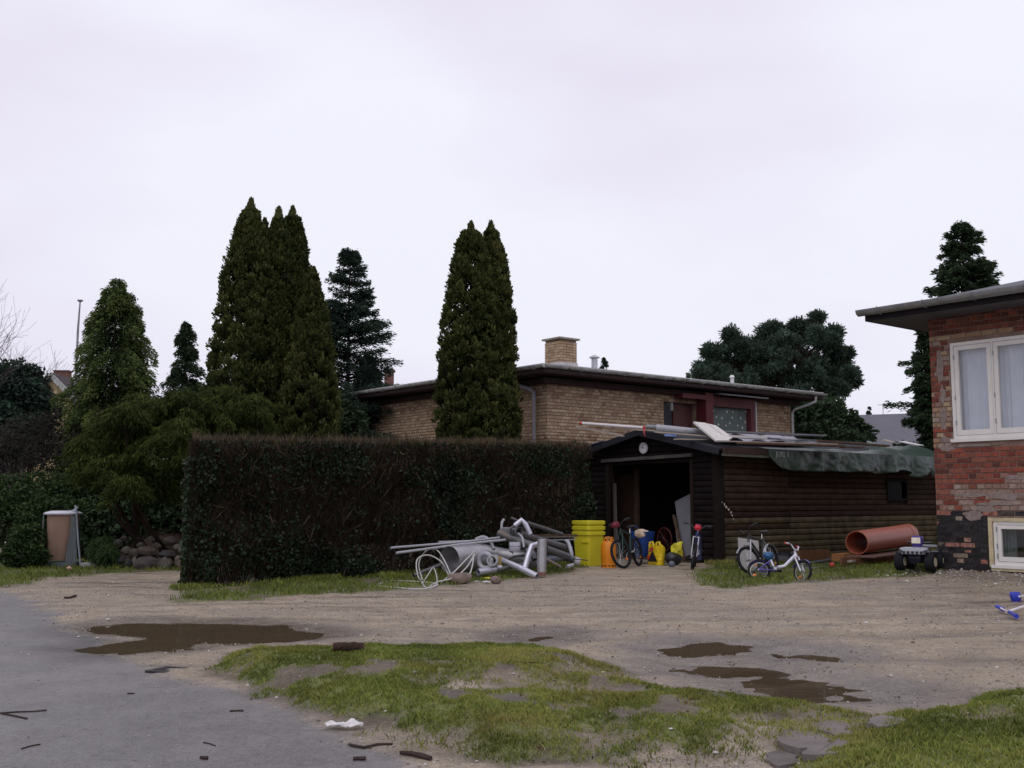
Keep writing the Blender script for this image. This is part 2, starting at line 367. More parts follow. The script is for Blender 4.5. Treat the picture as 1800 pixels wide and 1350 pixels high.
    wetness = math('MULTIPLY', wetness, math('SUBTRACT', 1, attr('m_turf')))
    cm = N('ShaderNodeMix'); cm.data_type = 'RGBA'; cm.blend_type = 'MULTIPLY'; K(wetness, cm.inputs[0]); K(c, cm.inputs[6]); cm.inputs[7].default_value = (.46, .44, .43, 1)
    K(cm.outputs[2], b.inputs['Base Color'])
    rr = N('ShaderNodeMapRange'); K(wetness, rr.inputs[0]); rr.inputs[3].default_value = .85; rr.inputs[4].default_value = .22
    rd = N('ShaderNodeMix'); rd.data_type = 'FLOAT'; K(attr('m_road'), rd.inputs[0]); K(rr.outputs[0], rd.inputs[2]); rd.inputs[3].default_value = .48; K(rd.outputs[0], b.inputs['Roughness'])
    hh = math('ADD', math('MULTIPLY', n_fine, .6), math('MULTIPLY', n_grit, .4))
    bp = N('ShaderNodeBump'); bp.inputs['Strength'].default_value = .8; bp.inputs['Distance'].default_value = .014; K(hh, bp.inputs['Height']); K(bp.outputs[0], b.inputs['Normal'])
    b.inputs['Specular IOR Level'].default_value = .4
    return m
GM = ground_material()
sand_m = sm(-(poly_sd(gp([(980, 1350), (1200, 1335), (1270, 1318), (1290, 1285), (1350, 1276), (1350, 1310), (1380, 1330), (1390, 1400), (1000, 1400)]), GX.ravel(), GY.ravel())+(fbm(GX.ravel()*5, GY.ravel()*5)-.5)*.3), -.12, .12)
sand_m = np.maximum(sand_m*.75, .6*sm(-(poly_sd(gp([(760, 1222), (800, 1214), (850, 1216), (860, 1224), (800, 1230)]), GX.ravel(), GY.ravel())), -.1, .06))
turfn = fbm(GX.ravel()*3.2, GY.ravel()*3.2, 4)
turf_all = np.maximum(fl['verge']*(1-fl['bare']), fl['strip']*.8)
turf_m = turf_all*sm(turfn, .27, .42)
turf_m = turf_m*(1-sand_m)
soil_m = np.clip(np.maximum(sm(fl['vg'], -.14, .06), fl['strip'])*.92*(1-.45*fl['bare'])+sm(fl['rise'], .03, .12)*.35, 0, 1)
FK = np.zeros(len(F), int); fm = lambda a: a[F].mean(1)
FK[fm(fl['road']) > .5] = 1; FK[(fm(fl['verge']) > .35) & (FK == 0)] = 2
for k, nm in ((0, 'ground'), (1, 'road'), (2, 'grass_verge')):
    sel = F[FK == k]; uq, inv = np.unique(sel, return_inverse=True)
    o = bake(V[uq], inv.reshape(sel.shape), nm, GM, smooth=True); o['kind'] = 'structure'
    for an, arr in (('m_road', fl['road']), ('m_trk', fl['trk']), ('m_soil', soil_m), ('m_turf', turf_m), ('m_sand', sand_m), ('m_wet', fl['wet'])):
        a = o.data.attributes.new(an, 'FLOAT', 'POINT'); a.data.foreach_set('value', arr[uq].astype(np.float32))
# puddles: flat water in the hollows, its shore is where the ground rises through it
wm, wt, wb = nodes('muddy water'); wb.inputs['Base Color'].default_value = (.12, .092, .06, 1); wb.inputs['Roughness'].default_value = .03; wb.inputs['IOR'].default_value = 1.33; wb.inputs['Specular IOR Level'].default_value = .5
wnz = wt.nodes.new('ShaderNodeTexNoise'); wnz.inputs['Scale'].default_value = 9; wbp = wt.nodes.new('ShaderNodeBump'); wbp.inputs['Strength'].default_value = .10; wbp.inputs['Distance'].default_value = .01
wtr = wt.nodes.new('ShaderNodeBsdfTransparent'); wtr.inputs[0].default_value = (.75, .66, .52, 1); wms = wt.nodes.new('ShaderNodeMixShader'); wms.inputs[0].default_value = .42
wt.links.new(wb.outputs[0], wms.inputs[1]); wt.links.new(wtr.outputs[0], wms.inputs[2]); wt.links.new(wms.outputs[0], wt.nodes['Material Output'].inputs['Surface'])
wt.links.new(wnz.outputs[0], wbp.inputs['Height']); wt.links.new(wbp.outputs[0], wb.inputs['Normal'])
for ki, (k, p) in enumerate(pud.items()):
    c = sum((q for q in p), Vector())/len(p); big = [c+(q-c)*1.35+(q-c).normalized()*.28 for q in p]
    hull = sorted(big, key=lambda q: math.atan2(q.y-c.y, q.x-c.x))
    me = bpy.data.meshes.new('puddle'); me.from_pydata([(q.x, q.y, -.029-.0016*ki) for q in hull]+[(c.x, c.y, -.029-.0016*ki)], [], [(i, (i+1) % len(hull), len(hull)) for i in range(len(hull))])
    me.materials.append(wm); o = bpy.data.objects.new('puddle', me); link(o); o['kind'] = 'structure'
# ---------------------------------------------------------------- grass blades
M_grass = tintmat('grass blades', [(.08, .11, .025), (.16, .20, .045), (.26, .28, .065), (.36, .33, .11), (.34, .25, .13)], rough=.6, trans=.25, bump=0, nscale=1.5, nvar=.35)
def grass(name, n, x0, x1, y0, y1, h0, h1, w, which, thr=.35):
    X = rng.uniform(x0, x1, n); Y = rng.uniform(y0, y1, n)
    keep = (np.abs(X) < Y*.52+.6); X, Y = X[keep], Y[keep]
    f = fields(X, Y); tn = fbm(X*3.2, Y*3.2, 4)
    if which == 'verge': dens = f['verge']*(1-.75*f['bare'])*sm(tn, .27, .43)
    else: dens = f['strip']*sm(tn, .32, .48)*(1-.8*f['wet'])
    cl = fbm(X*22, Y*22, 2); dens = dens*(.25+1.2*sm(cl, .35, .65))
    k = rng.random(len(X)) < dens; X, Y, Z = X[k], Y[k], f['z'][k]; m_ = len(X)
    h = rng.uniform(h0, h1, m_)*(.6+.8*fbm(X*2, Y*2)); a = rng.uniform(0, 2*pi, m_); ln = rng.uniform(.1, .9, m_)*h
    dx, dy = np.cos(a), np.sin(a); b = rng.uniform(0, 2*pi, m_); wx, wy = np.cos(b)*w, np.sin(b)*w
    base = np.stack([X, Y, Z-.004], 1); V = np.stack([base+np.stack([wx, wy, 0*wx], 1), base-np.stack([wx, wy, 0*wx], 1), base+np.stack([dx*ln*.35-wx*.6, dy*ln*.35-wy*.6, h*.6], 1), base+np.stack([dx*ln, dy*ln, h], 1)], 1).reshape(-1, 3)
    F = np.arange(4*m_).reshape(m_, 4)[:, [0, 1, 2, 3]]
    tint = np.clip((.85*fbm(X*1.7+9, Y*1.7, 3)**1.1+rng.normal(0, .16, m_)+.02)*(1 if which == 'verge' else .55), 0, .99)
    o = bake(V, F, name, M_grass, None, tint); o['kind'] = 'stuff'; return o
grass('grass', 620000, -3.5, 4.6, 4.4, 9.3, .014, .034, .0032, 'verge')
grass('grass', 150000, -12, 9, 14, 23, .03, .09, .006, 'strip')
# pebbles and crumbs of soil
M_peb = tintmat('pebbles', [(.16, .14, .12), (.28, .25, .23), (.42, .39, .36), (.2, .15, .12), (.62, .6, .57)], bump=0)
def pebbles(n, x0, x1, y0, y1, s0, s1, cond):
    X = rng.uniform(x0, x1, n); Y = rng.uniform(y0, y1, n); f = fields(X, Y); k = (rng.random(n) < cond(f, X, Y)) & (np.abs(X) < Y*.52+.5)
    X, Y, Z = X[k], Y[k], f['z'][k]; m_ = len(X); s = rng.uniform(s0, s1, m_)*rng.uniform(.5, 1, m_)
    O = np.array([(1, 0, 0), (0, 1, 0), (-1, 0, 0), (0, -1, 0), (0, 0, .7), (0, 0, -.5)]); a = rng.uniform(0, 6.28, m_)
    Q = O[None]*s[:, None, None]*rng.uniform(.6, 1.3, (m_, 6, 1)); c, sn = np.cos(a)[:, None], np.sin(a)[:, None]
    Q = np.stack([Q[..., 0]*c-Q[..., 1]*sn, Q[..., 0]*sn+Q[..., 1]*c, Q[..., 2]], -1)+np.stack([X, Y, Z+s*.15], 1)[:, None]
    Fb = np.array([(0, 1, 4), (1, 2, 4), (2, 3, 4), (3, 0, 4), (1, 0, 5), (2, 1, 5), (3, 2, 5), (0, 3, 5)])
    F = (np.arange(m_)*6)[:, None, None]+Fb[None]
    o = bake(Q.reshape(-1, 3), F.reshape(-1, 3), 'gravel', M_peb, None, np.repeat(np.clip(rng.random(m_)**1.6, 0, .99), 8)); o['kind'] = 'stuff'
pebbles(45000, -9, 9, 4.6, 17.5, .004, .015, lambda f, X, Y: (1-f['road']*.90)*(1-f['verge']*.7)*(.25+fbm(X, Y))*(1-f['pud']))
pebbles(1200, -9, 9, 6, 18, .012, .032, lambda f, X, Y: (1-f['road'])*(1-f['verge']*.8)*fbm(X*.8+3, Y*.8)*(1-f['pud']))
pebbles(2500, 5, 9.5, 14, 18.5, .012, .045, lambda f, X, Y: sm(f['rise'], .02, .1))
# ---------------------------------------------------------------- building helpers
def wp(O, a, n, s, off, z): return Vector((O[0], O[1], 0))+a*s+n*off+UP*z
def holes_wall(O, a, n, s0, s1, z0, z1, holes, th):
    """slab whose outer face lies at n=0, pierced by holes (s0,s1,z0,z1)"""
    mb = MB(); S = sorted({s0, s1, *[h[0] for h in holes], *[min(h[1], s1) for h in holes]}); 
    for i in range(len(S)-1):
        sa, sb = S[i], S[i+1]; m = (sa+sb)/2; zs = z0
        for h in sorted([h for h in holes if h[0] < m < h[1]], key=lambda h: h[2]):
            if h[2] > zs: mb.box(wp(O, a, n, m, -th/2, (zs+h[2])/2), sb-sa, th, h[2]-zs, (a, n, UP))
            zs = h[3]
        if zs < z1: mb.box(wp(O, a, n, m, -th/2, (zs+z1)/2), sb-sa, th, z1-zs, (a, n, UP))
    return mb
def brick_mesh(L, H, T, m, k):
    j = .0022; mb = MB(); c = .004
    x, z = L/2, H/2
    vs = []
    for (fx, fy, fz) in ((-1, 0, -1), (1, 0, -1), (1, 0, 1), (-1, 0, 1)): vs.append((fx*x, 0, fz*z))
    for (fx, fy, fz) in ((-1, 0, -1), (1, 0, -1), (1, 0, 1), (-1, 0, 1)): vs.append((fx*(x-c)+random.uniform(-j, j), -T+random.uniform(-j, j), fz*(z-c)+random.uniform(-j, j)))
    mb.add(vs, [(4, 5, 6, 7), (0, 1, 5, 4), (1, 2, 6, 5), (2, 3, 7, 6), (3, 0, 4, 7)])
    return mb.mesh('brick', m)
def lay_bricks(parent, O, a, n, s0, s1, z0, z1, course, pitch, joint, holes, mats, pick, single, T=.012, nvar=3):
    """bond of one stretcher row, one header row; single(s,z) says which bricks are parts of their own"""
    rot = math.atan2(a.y, a.x); H = course-joint; pl = parent.location; cache = {}
    flip = 1 if (Vector((a.x, a.y, 0)).cross(Vector((n.x, n.y, 0)))).z < 0 else -1   # local -y must face along n
    rest = {}; cnt = 0
    r = 0; z = z0+course/2
    while z+H/2 <= z1+.001:
        P_ = pitch if r % 2 == 0 else pitch/2; off = 0 if r % 2 == 0 else pitch/4
        s = s0-off if r % 4 != 2 else s0-off-pitch/2
        while s < s1-.01:
            a0, a1 = max(s, s0), min(s+P_-joint, s1)
            segs = [(a0, a1)]
            for h in holes:
                if h[2]-.01 < z+H/2 and z-H/2 < h[3]+.01:
                    new = []
                    for (q0, q1) in segs:
                        if q1 <= h[0] or q0 >= h[1]: new.append((q0, q1)); continue
                        if q0 < h[0]-.02: new.append((q0, h[0]-.004))
                        if q1 > h[1]+.02: new.append((h[1]+.004, q1))
                    segs = new
            for (q0, q1) in segs:
                L = q1-q0
                if L < .03: continue
                sc = (q0+q1)/2; mk = pick(sc, z); dz = random.gauss(0, .0012); do = random.uniform(-.002, .004)
                if single(sc, z) and cnt < 300:
                    cnt += 1; Ls = P_-joint; key = (round(Ls, 3), mk, random.randrange(nvar))
                    if key not in cache: cache[key] = brick_mesh(Ls, H, T, mats[mk], 0)
                    o = bpy.data.objects.new('brick', cache[key]); link(o, parent)
                    o.location = wp(O, a, n, sc, do, z+dz)-pl; o.rotation_euler = (0, 0, rot if flip > 0 else rot+pi); o.scale = (L/Ls, 1, 1)
                else:
                    rest.setdefault(mk, []).append((sc, z+dz, L, do))
            s += P_
        z += course; r += 1
    for mk, lst in rest.items():
        B = np.array(lst); c = .004; m_ = len(B); av, nv = np.array(a[:]), np.array(n[:])
        base = np.array([O[0], O[1], 0])+B[:, :1]*av+B[:, 3:4]*nv+B[:, 1:2]*np.array([0, 0, 1.])
        vs = []
        for dpt, k in ((0, 0), (T, c)):
            for fx, fz in ((-1, -1), (1, -1), (1, 1), (-1, 1)):
                vs.append(base+(fx*(B[:, 2:3]/2-k))*av+fz*(H/2-k)*np.array([0, 0, 1.])+dpt*nv)
        V = np.stack(vs, 1).reshape(-1, 3); Fb = np.array([(4, 5, 6, 7), (0, 1, 5, 4), (1, 2, 6, 5), (2, 3, 7, 6), (3, 0, 4, 7)])
        F = ((np.arange(m_)*8)[:, None, None]+Fb[None]).reshape(-1, 4)
        o = bake(V, F, 'brickwork', mats[mk], parent, np.repeat(rng.random(m_), 5), off=pl[:]); o['kind'] = 'stuff'
def glass_mat(name, tint=(1, 1, 1), refl=1.0):
    if name in MATS: return MATS[name]
    m = bpy.data.materials.new(name); m.use_nodes = True; t = m.node_tree; t.nodes.clear(); N = t.nodes.new
    o = N('ShaderNodeOutputMaterial'); mx = N('ShaderNodeMixShader'); tr = N('ShaderNodeBsdfTransparent'); gl = N('ShaderNodeBsdfGlossy'); lw = N('ShaderNodeLayerWeight'); lw.inputs[0].default_value = .5; fr = N('ShaderNodeMath'); fr.operation = 'POWER'; fr.inputs[1].default_value = 4; t.links.new(lw.outputs['Facing'], fr.inputs[0])
    gl.inputs['Roughness'].default_value = .02; tr.inputs[0].default_value = (*tint, 1)
    ad = N('ShaderNodeMath'); ad.operation = 'MULTIPLY_ADD'; ad.inputs[1].default_value = .9*refl; ad.inputs[2].default_value = .07*refl; ad.use_clamp = True
    t.links.new(fr.outputs[0], ad.inputs[0]); t.links.new(ad.outputs[0], mx.inputs[0]); t.links.new(tr.outputs[0], mx.inputs[1]); t.links.new(gl.outputs[0], mx.inputs[2]); t.links.new(mx.outputs[0], o.inputs[0]); MATS[name] = m; return m
M_white = mat('white window paint', (.72, .70, .66), .4, .06, 3, .05, 30, dirt=((.5, .47, .4), 5, .66))
M_glass = glass_mat('window glass'); M_zinc = mat('zinc', (.30, .31, .33), .38, .25, 5, .12, 30, metal=.55, dirt=((.2, .2, .2), 4, .6))
M_dark = mat('dark painted timber', (.022, .02, .024), .75, .3, 8, .2, 40)
def window(parent, O, a, n, s0, s1, z0, z1, sashes, fw=.06, sw=.07, rec=.02, hinges=True, curtain=None, sill=True, mull=.03):
    f = MB(); d = .09; c = -rec-d/2
    A = (a, n, UP); B = lambda mb, x0, x1, y0, y1, dd, cc: mb.box(wp(O, a, n, (x0+x1)/2, cc, (y0+y1)/2), x1-x0, dd, y1-y0, A)
    B(f, s0, s1, z1-fw, z1, d, c); B(f, s0, s1, z0, z0+fw, d, c); B(f, s0, s0+fw, z0+fw, z1-fw, d, c); B(f, s1-fw, s1, z0+fw, z1-fw, d, c)
    w = (s1-s0-2*fw-mull*(sashes-1))/sashes
    for i in range(1, sashes):
        x = s0+fw+i*w+(i-1)*mull; B(f, x, x+mull, z0+fw, z1-fw, d, c)
    win = f.build('window', M_white, parent)
    off = parent.location
    def sub(mb, nm, m): 
        o = bpy.data.objects.new(nm, mb.mesh(nm, m, off)); link(o, win); return o
    for i in range(sashes):
        x0 = s0+fw+i*(w+mull)+.006; x1 = x0+w-.012; y0, y1 = z0+fw+.006, z1-fw-.006; q = MB(); cc = -rec-.03
        B(q, x0, x1, y1-sw, y1, .05, cc); B(q, x0, x1, y0, y0+sw*1.2, .05, cc); B(q, x0, x0+sw, y0+sw*1.2, y1-sw, .05, cc); B(q, x1-sw, x1, y0+sw*1.2, y1-sw, .05, cc)
        sub(q, 'sash', M_white)
        g = MB(); B(g, x0+sw, x1-sw, y0+sw*1.2, y1-sw, .006, cc-.008); sub(g, 'pane', M_glass)
        if hinges:
            for zz in (.14, .42, .88):
                h = MB(); hz = y0+(y1-y0)*zz; h.box(wp(O, a, n, x0-.004, -rec+.004, hz), .014, .016, .075, A); sub(h, 'hinge', M_zinc)
    if sill:
        q = MB(); B(q, s0-.04, s1+.04, z0-.05, z0, .13, -.02); sub(q, 'sill', sill if not isinstance(sill, bool) else M_white)
    if curtain:
        q = MB(); nn = 60; vs = []; x0, x1 = s0+.03, s1-.03
        for i in range(nn+1):
            x = x0+(x1-x0)*i/nn
            for zz in (z0+.03, z1-.03): vs.append(wp(O, a, n, x, -rec-.17-.018*sin(i*1.1+zz*.3)-.008*sin(i*2.7), zz))
        q.add(vs, [(2*i, 2*i+1, 2*i+3, 2*i+2) for i in range(nn)]); sub(q, 'curtain', curtain)
    return win
# ---------------------------------------------------------------- the red house on the right
A1 = -LD.copy(); N1 = -RD.copy()
red = thing('brick_house', 'red brick house at the right edge with white windows, grey eaves and black tarred base', 'house', (RC.x, RC.y, 0))
upw = (.36, 3.10, 2.27, 3.86); low = (.95, 2.3, .26, .94)
reveal = (.88, 2.36, .20, 1.0)
M_mortar = mat('red wall mortar', (.23, .165, .135), .95, .3, 7, .5, 90)
hw = holes_wall(RC, A1, N1, 0, 7.6, 0, 4.36, [upw, low], .28); hw.build('wall', M_mortar, red)
bm_ = MB()   # other three walls
for (p, q) in (((0, 0), (0, 8)), ((0, 8), (7.6, 8)), ((7.6, 0), (7.6, 8))):
    c0 = RC+A1*p[0]+RD*p[1]; c1 = RC+A1*q[0]+RD*q[1]; d_ = (c1-c0).normalized(); sh = (.14 if p[0] == q[0] == 0 else -.14 if p[0] == q[0] else 0)
    ins = A1*sh+(RD*-.14 if p[1] == q[1] else Vector()); c0 = c0+ins; c1 = c1+ins
    if p[0] == q[0]: c0 = c0+d_*.281; c1 = c1-d_*.281
    cc = (c0+c1)/2; bm_.box((cc.x, cc.y, 2.18), (c1-c0).length, .28, 4.36, (d_, d_.cross(UP), UP))
bm_.build('wall', mat('red side wall', (.27, .09, .065), .9, .35, 9, .4, 30), red)
RB = {
 'red': tintmat('red brick', [(.22, .062, .042), (.27, .080, .052), (.17, .05, .038), (.25, .095, .062), (.13, .045, .038)], .85, bump=.5, nscale=25, nvar=.25),
 'dark': tintmat('darker red brick', [(.15, .052, .038), (.10, .04, .033), (.19, .075, .05)], .85, bump=.5, nscale=25, nvar=.3),
 'yellow': tintmat('yellow brick', [(.34, .23, .145), (.30, .19, .12), (.38, .28, .18)], .85, bump=.4, nscale=25, nvar=.2),
 'white': tintmat('brick under old plaster', [(.29, .21, .175), (.25, .155, .125), (.33, .27, .235), (.25, .115, .088)], .9, bump=.5, nscale=20, nvar=.25),
 'tar': tintmat('tarred brick', [(.018, .017, .019), (.03, .027, .028), (.045, .04, .042), (.02, .02, .02)], .7, bump=.9, nscale=30, nvar=.5),
 'peel': tintmat('peeling tarred brick', [(.09, .05, .04), (.28, .12, .09), (.30, .25, .18), (.05, .04, .04)], .8, bump=.8, nscale=22, nvar=.5)}
def pick_red(s, z):
    r = random.random(); nz = float(fbm(np.array([s*2.2+5]), np.array([z*3.0]))[0])
    if z < 1.10+.06*(nz-.5):
        edge = s < .06 or abs(s-.86) < .07
        return 'peel' if (r < .13+.6*(nz > .60) or (edge and r < .6)) else 'tar'
    if z < 1.20 and s < .5 and r < .55: return 'peel' if r < .25 else 'tar'
    if z < 1.52 and s > .30: return 'white' if r < .70+.3*(s > .8) else 'red'
    if z < 1.72 and s > 1.05: return 'white' if r < .6 else 'red'
    if 1.2 <= z < 1.5: return 'white' if r < .3 else 'red'
    if s < .36 and 2.12 < z < 3.92: return ('yellow' if z < 2.9 else 'red') if r < .42 else ('white' if r < .75 else ('red' if r < .9 else 'yellow'))
    if 3.86 <= z < 3.97 and s < 1.45: return 'yellow'
    if z > 3.97: return 'dark' if r < .6 else 'red'  # darker bricks prevail above the window
    return 'red' if r < .88 else 'dark'
lay_bricks(red, RC, A1, N1, .0, 3.4, .0, 4.36, .0853, .262, .0145, [(upw[0]-.01, upw[1]+.01, upw[2]-.06, upw[3]+.005), (reveal[0], reveal[1], reveal[2], reveal[3])], RB, pick_red, lambda s, z: s < 1.72 and z > .1)
mb = MB(); mb.box(wp(RC, A1, N1, .43, .005, .54), .858, .0125, 1.08, (A1, N1, UP)); mb.box(wp(RC, A1, N1, 1.6, .003, .09), 1.4, .007, .14, (A1, N1, UP)); mb.build('tar_coat', mat('old tar coat', (.03, .027, .028), .75, .5, 8, .8, 40, dirt=((.20, .15, .11), 9, .62)), red)
# rendered reveal of the basement window and smeared mortar
A_ = (A1, N1, UP)
mb = MB(); mb.box(wp(RC, A1, N1, .905, .011, .61), .062, .026, .78, A_); mb.build('window_reveal', mat('yellowish render', (.52, .45, .28), .9, .3, 8, .6, 40), red)
mb = MB(); mb.box(wp(RC, A1, N1, 1.6, .009, .968), 1.45, .022, .055, A_); mb.build('window_reveal', MATS['yellowish render'], red)
mb = MB(); mb.box(wp(RC, A1, N1, 1.6, .011, .20), 1.4, .03, .07, A_); mb.build('window_reveal', MATS['yellowish render'], red)
M_patch = mat('mortar smear', (.19, .15, .13), .95, .25, 16, .8, 45, col2=(.31, .265, .24))
def patch(s, z, w, h, seed, th=.017):
    r_ = random.Random(seed); k = 22; ph = [r_.random()*6 for _ in range(4)]
    pts = [(s+w*cos(2*pi*i/k)*(1+.18*sin(3*2*pi*i/k+ph[0])+.16*sin(7*2*pi*i/k+ph[1])+r_.uniform(-.08, .08)), z+h*sin(2*pi*i/k)*(1+.2*sin(4*2*pi*i/k+ph[2])+.12*sin(6*2*pi*i/k+ph[3]))) for i in range(k)]
    vs = [wp(RC, A1, N1, x, th, y) for x, y in pts]+[wp(RC, A1, N1, s+(x-s)*1.05, 0, z+(y-z)*1.05) for x, y in pts]
    mb = MB(); mb.add(vs, [tuple(range(k))]+[(i, i+k, (i+1) % k+k, (i+1) % k) for i in range(k)]); mb.build('mortar_patch', M_patch, red)
for i, (s, z, w, h) in enumerate([(.17, 3.55, .055, .33), (.20, 3.02, .05, .14), (.19, 2.62, .06, .20), (.25, 2.13, .13, .05), (.64, 1.03, .15, .085), (.85, 1.12, .24, .035), (.62, 1.36, .28, .035), (1.2, 1.34, .3, .06), (1.0, 1.22, .3, .03), (1.45, 1.63, .28, .04), (.2, 2.28, .07, .05), (.70, 2.16, .35, .022)]): patch(s, z, w, h, 50+i)
M_curt = mat('net curtain', (.50, .56, .64), .9, .07, 4, .05, 40, local=True)
M_dcurt = mat('dim curtain', (.12, .16, .16), .9, .5, 5, .1, 20, local=True, stretch=(1, 1, .1))
M_int = mat('dim room', (.035, .035, .04), .9, .2, 2, 0)
window(red, RC, A1, N1, *upw, sashes=4, fw=.055, sw=.07, rec=-.012, curtain=M_curt)
window(red, RC, A1, N1, *low, sashes=1, fw=.05, sw=.06, rec=.0, curtain=None, sill=True)
mb = MB(); mb.box(wp(RC, A1, N1, 1.6, -.42, 2.9), 3.4, .02, 2.4, A_); mb.box(wp(RC, A1, N1, 1.6, -.62, .7), 1.5, .02, 1.1, A_)  # near-black sheets stand for the unlit rooms behind the glass
mb.build('room_dark_sheet', M_int, red)
mb = MB()
for (s0, s1) in ((.98, 1.2), (1.34, 1.40), (1.5, 1.85)):
    nn = 14; vs = []
    for i in range(nn+1):
        for zz in (.27, .93): vs.append(wp(RC, A1, N1, s0+(s1-s0)*i/nn, -.22-.02*sin(i*1.9), zz))
    mb.add(vs, [(2*i, 2*i+1, 2*i+3, 2*i+2) for i in range(nn)])
mb.build('curtain', M_dcurt, red)
# eaves, gutter, hip roof
oh = .74; e0 = 4.30
def hip(parent, O, a, b, s0, s1, t0, t1, z, pitch, m, th=.05):
    """hip roof over a rectangle: a and b are the axes"""
    w = min(s1-s0, t1-t0)/2; r = w*math.tan(pitch)
    c = [Vector((O[0], O[1], 0))+a*s+b*t+UP*z for s, t in ((s0, t0), (s1, t0), (s1, t1), (s0, t1))]
    if s1-s0 > t1-t0: R0, R1 = [Vector((O[0], O[1], 0))+a*s+b*((t0+t1)/2)+UP*(z+r) for s in (s0+w, s1-w)]; F = [(0, 1, 5, 4), (1, 2, 5), (2, 3, 4, 5), (3, 0, 4)]
    else: R0, R1 = [Vector((O[0], O[1], 0))+a*((s0+s1)/2)+b*t+UP*(z+r) for t in (t0+w, t1-w)]; F = [(0, 1, 4), (1, 2, 5, 4), (2, 3, 5), (3, 0, 4, 5)]
    mb = MB(); mb.add(c+[R0, R1], F+[(3, 2, 1, 0)]); return mb.build('roof', m, parent)
M_roof1 = mat('grey roofing felt', (.10, .105, .12), .7, .2, 3, .3, 60)
hip(red, RC, A1, RD, -oh, 8.4, -oh, 8.8, e0+.16, radians(15), M_roof1)
sf = MB(); sf.box(wp(RC, A1, N1, 3.8, -4.0, e0+.02), 7.6+2*oh-.04, 8+2*oh-.04, .035, (A1, N1, UP)); sf.build('soffit', mat('grey soffit board', (.09, .09, .105), .7, .2, 5, .1), red)
for (c, l, ax) in ((wp(RC, A1, N1, 3.8, oh-.012, e0+.08), 7.6+2*oh, A1), (wp(RC, A1, N1, -oh+.012, -4, e0+.08), 8+2*oh-.05, RD)):
    mb = MB(); mb.box(c, l, .024, .17, (ax, ax.cross(UP), UP)); mb.build('fascia', M_dark, red)
def gutter(parent, p0, p1, r, m, name='gutter', outward=None):
    d = (p1-p0).normalized(); o = outward; mb = MB(); k = 9; vs = []
    for rr in (r, r-.006):
        for p in (p0, p1):
            for i in range(k): an = pi*i/(k-1); vs.append(p+o*(rr*cos(an))-UP*(rr*sin(an)))
    F = [(i, i+1, k+i+1, k+i) for i in range(k-1)]+[(2*k+i+1, 2*k+i, 3*k+i, 3*k+i+1) for i in range(k-1)]
    F += [(0, k, 3*k, 2*k), (k-1, 3*k-1, 4*k-1, 2*k-1)]+[tuple(range(k)), tuple(range(k, 2*k))[::-1]]
    mb.add(vs, F); g = mb.build(name, m, parent, smooth=True)
    nb = max(2, int((p1-p0).length/.75))
    for i in range(nb):
        q = p0+(p1-p0)*((i+.5)/nb); mb = MB(); pts = [q+o*((r+.006)*cos(an_))-UP*((r+.006)*sin(an_)) for an_ in [pi*j/8 for j in range(9)]]; pts = [q+o*r*1.02+UP*.012]+pts
        for j in range(len(pts)-1): mb.beam(pts[j], pts[j+1], .025, .005, d)
        ob = bpy.data.objects.new('bracket', mb.mesh('bracket', m, parent.location)); link(ob, g)
    return g
gutter(red, wp(RC, A1, N1, -oh-.05, oh+.11, e0+.17), wp(RC, A1, N1, 8.2, oh+.11, e0+.17), .10, M_zinc, outward=N1)
mb = MB(); mb.box(wp(RC, A1, N1, 3.7, oh-.01, e0+.195), 7.6+2*oh, .10, .012, A_); mb.build('roof_edge', mat('pale roof edge', (.5, .5, .52), .5, .1), red)
# ---------------------------------------------------------------- the yellow house behind
YC = P(962, 700, 27.0); YC = Vector((YC.x, YC.y, 0))
yel = thing('brick_house', 'low yellow brick bungalow with flat looking roof and square chimney behind the hedge', 'house', (YC.x, YC.y, 0))
NL = -RD; NR = -LD            # normals of its left wall (runs along LD) and right wall (runs along RD)
LL, LR = 8.65, 9.95; zt = 4.36
M_ymort = mat('yellow wall mortar', (.25, .185, .13), .95, .3, 6, .5, 60)
MB().box(wp(YC, LD, NL, LL/2, -.14, zt/2), LL, .28, zt, (LD, NL, UP)).build('wall', M_ymort, yel)
dr = (4.25, 5.62, 2.2, 4.0)
holes_wall(YC, RD, NR, .281, LR, 0, zt, [dr], .28).build('wall', M_ymort, yel)
MB().box(wp(YC, LD, NL, LL-.14, -LR/2-.14, zt/2), .28, LR-.57, zt, (LD, NL, UP)).build('wall', M_ymort, yel)
MB().box(wp(YC, LD, NL, LL/2, -LR+.14, zt/2), LL-.57, .28, zt, (LD, NL, UP)).build('wall', M_ymort, yel)
YB = {'y': tintmat('pale yellow brick', [(.37, .255, .165), (.44, .32, .21), (.54, .42, .28), (.39, .27, .18), (.48, .37, .25), (.34, .22, .145)], .85, bump=.3, nscale=14, nvar=.15),
      'b': tintmat('brownish brick', [(.32, .21, .14), (.28, .18, .12), (.37, .26, .175)], .85, bump=.3, nscale=14, nvar=.15)}
def pick_y(s, z): return 'b' if random.random() < (.10 if z < 3.9 else .35) else 'y'
lay_bricks(yel, YC, LD, NL, .0, LL, 2.3, zt, .0853, .262, .016, [], YB, pick_y, lambda s, z: s < 2.4 and 3.0 < z)
lay_bricks(yel, YC, RD, NR, -.0, LR, 2.3, zt, .0853, .262, .016, [dr, (5.62, 8.05, 2, 5)], YB, pick_y, lambda s, z: s < 3.2 and 3.0 < z)
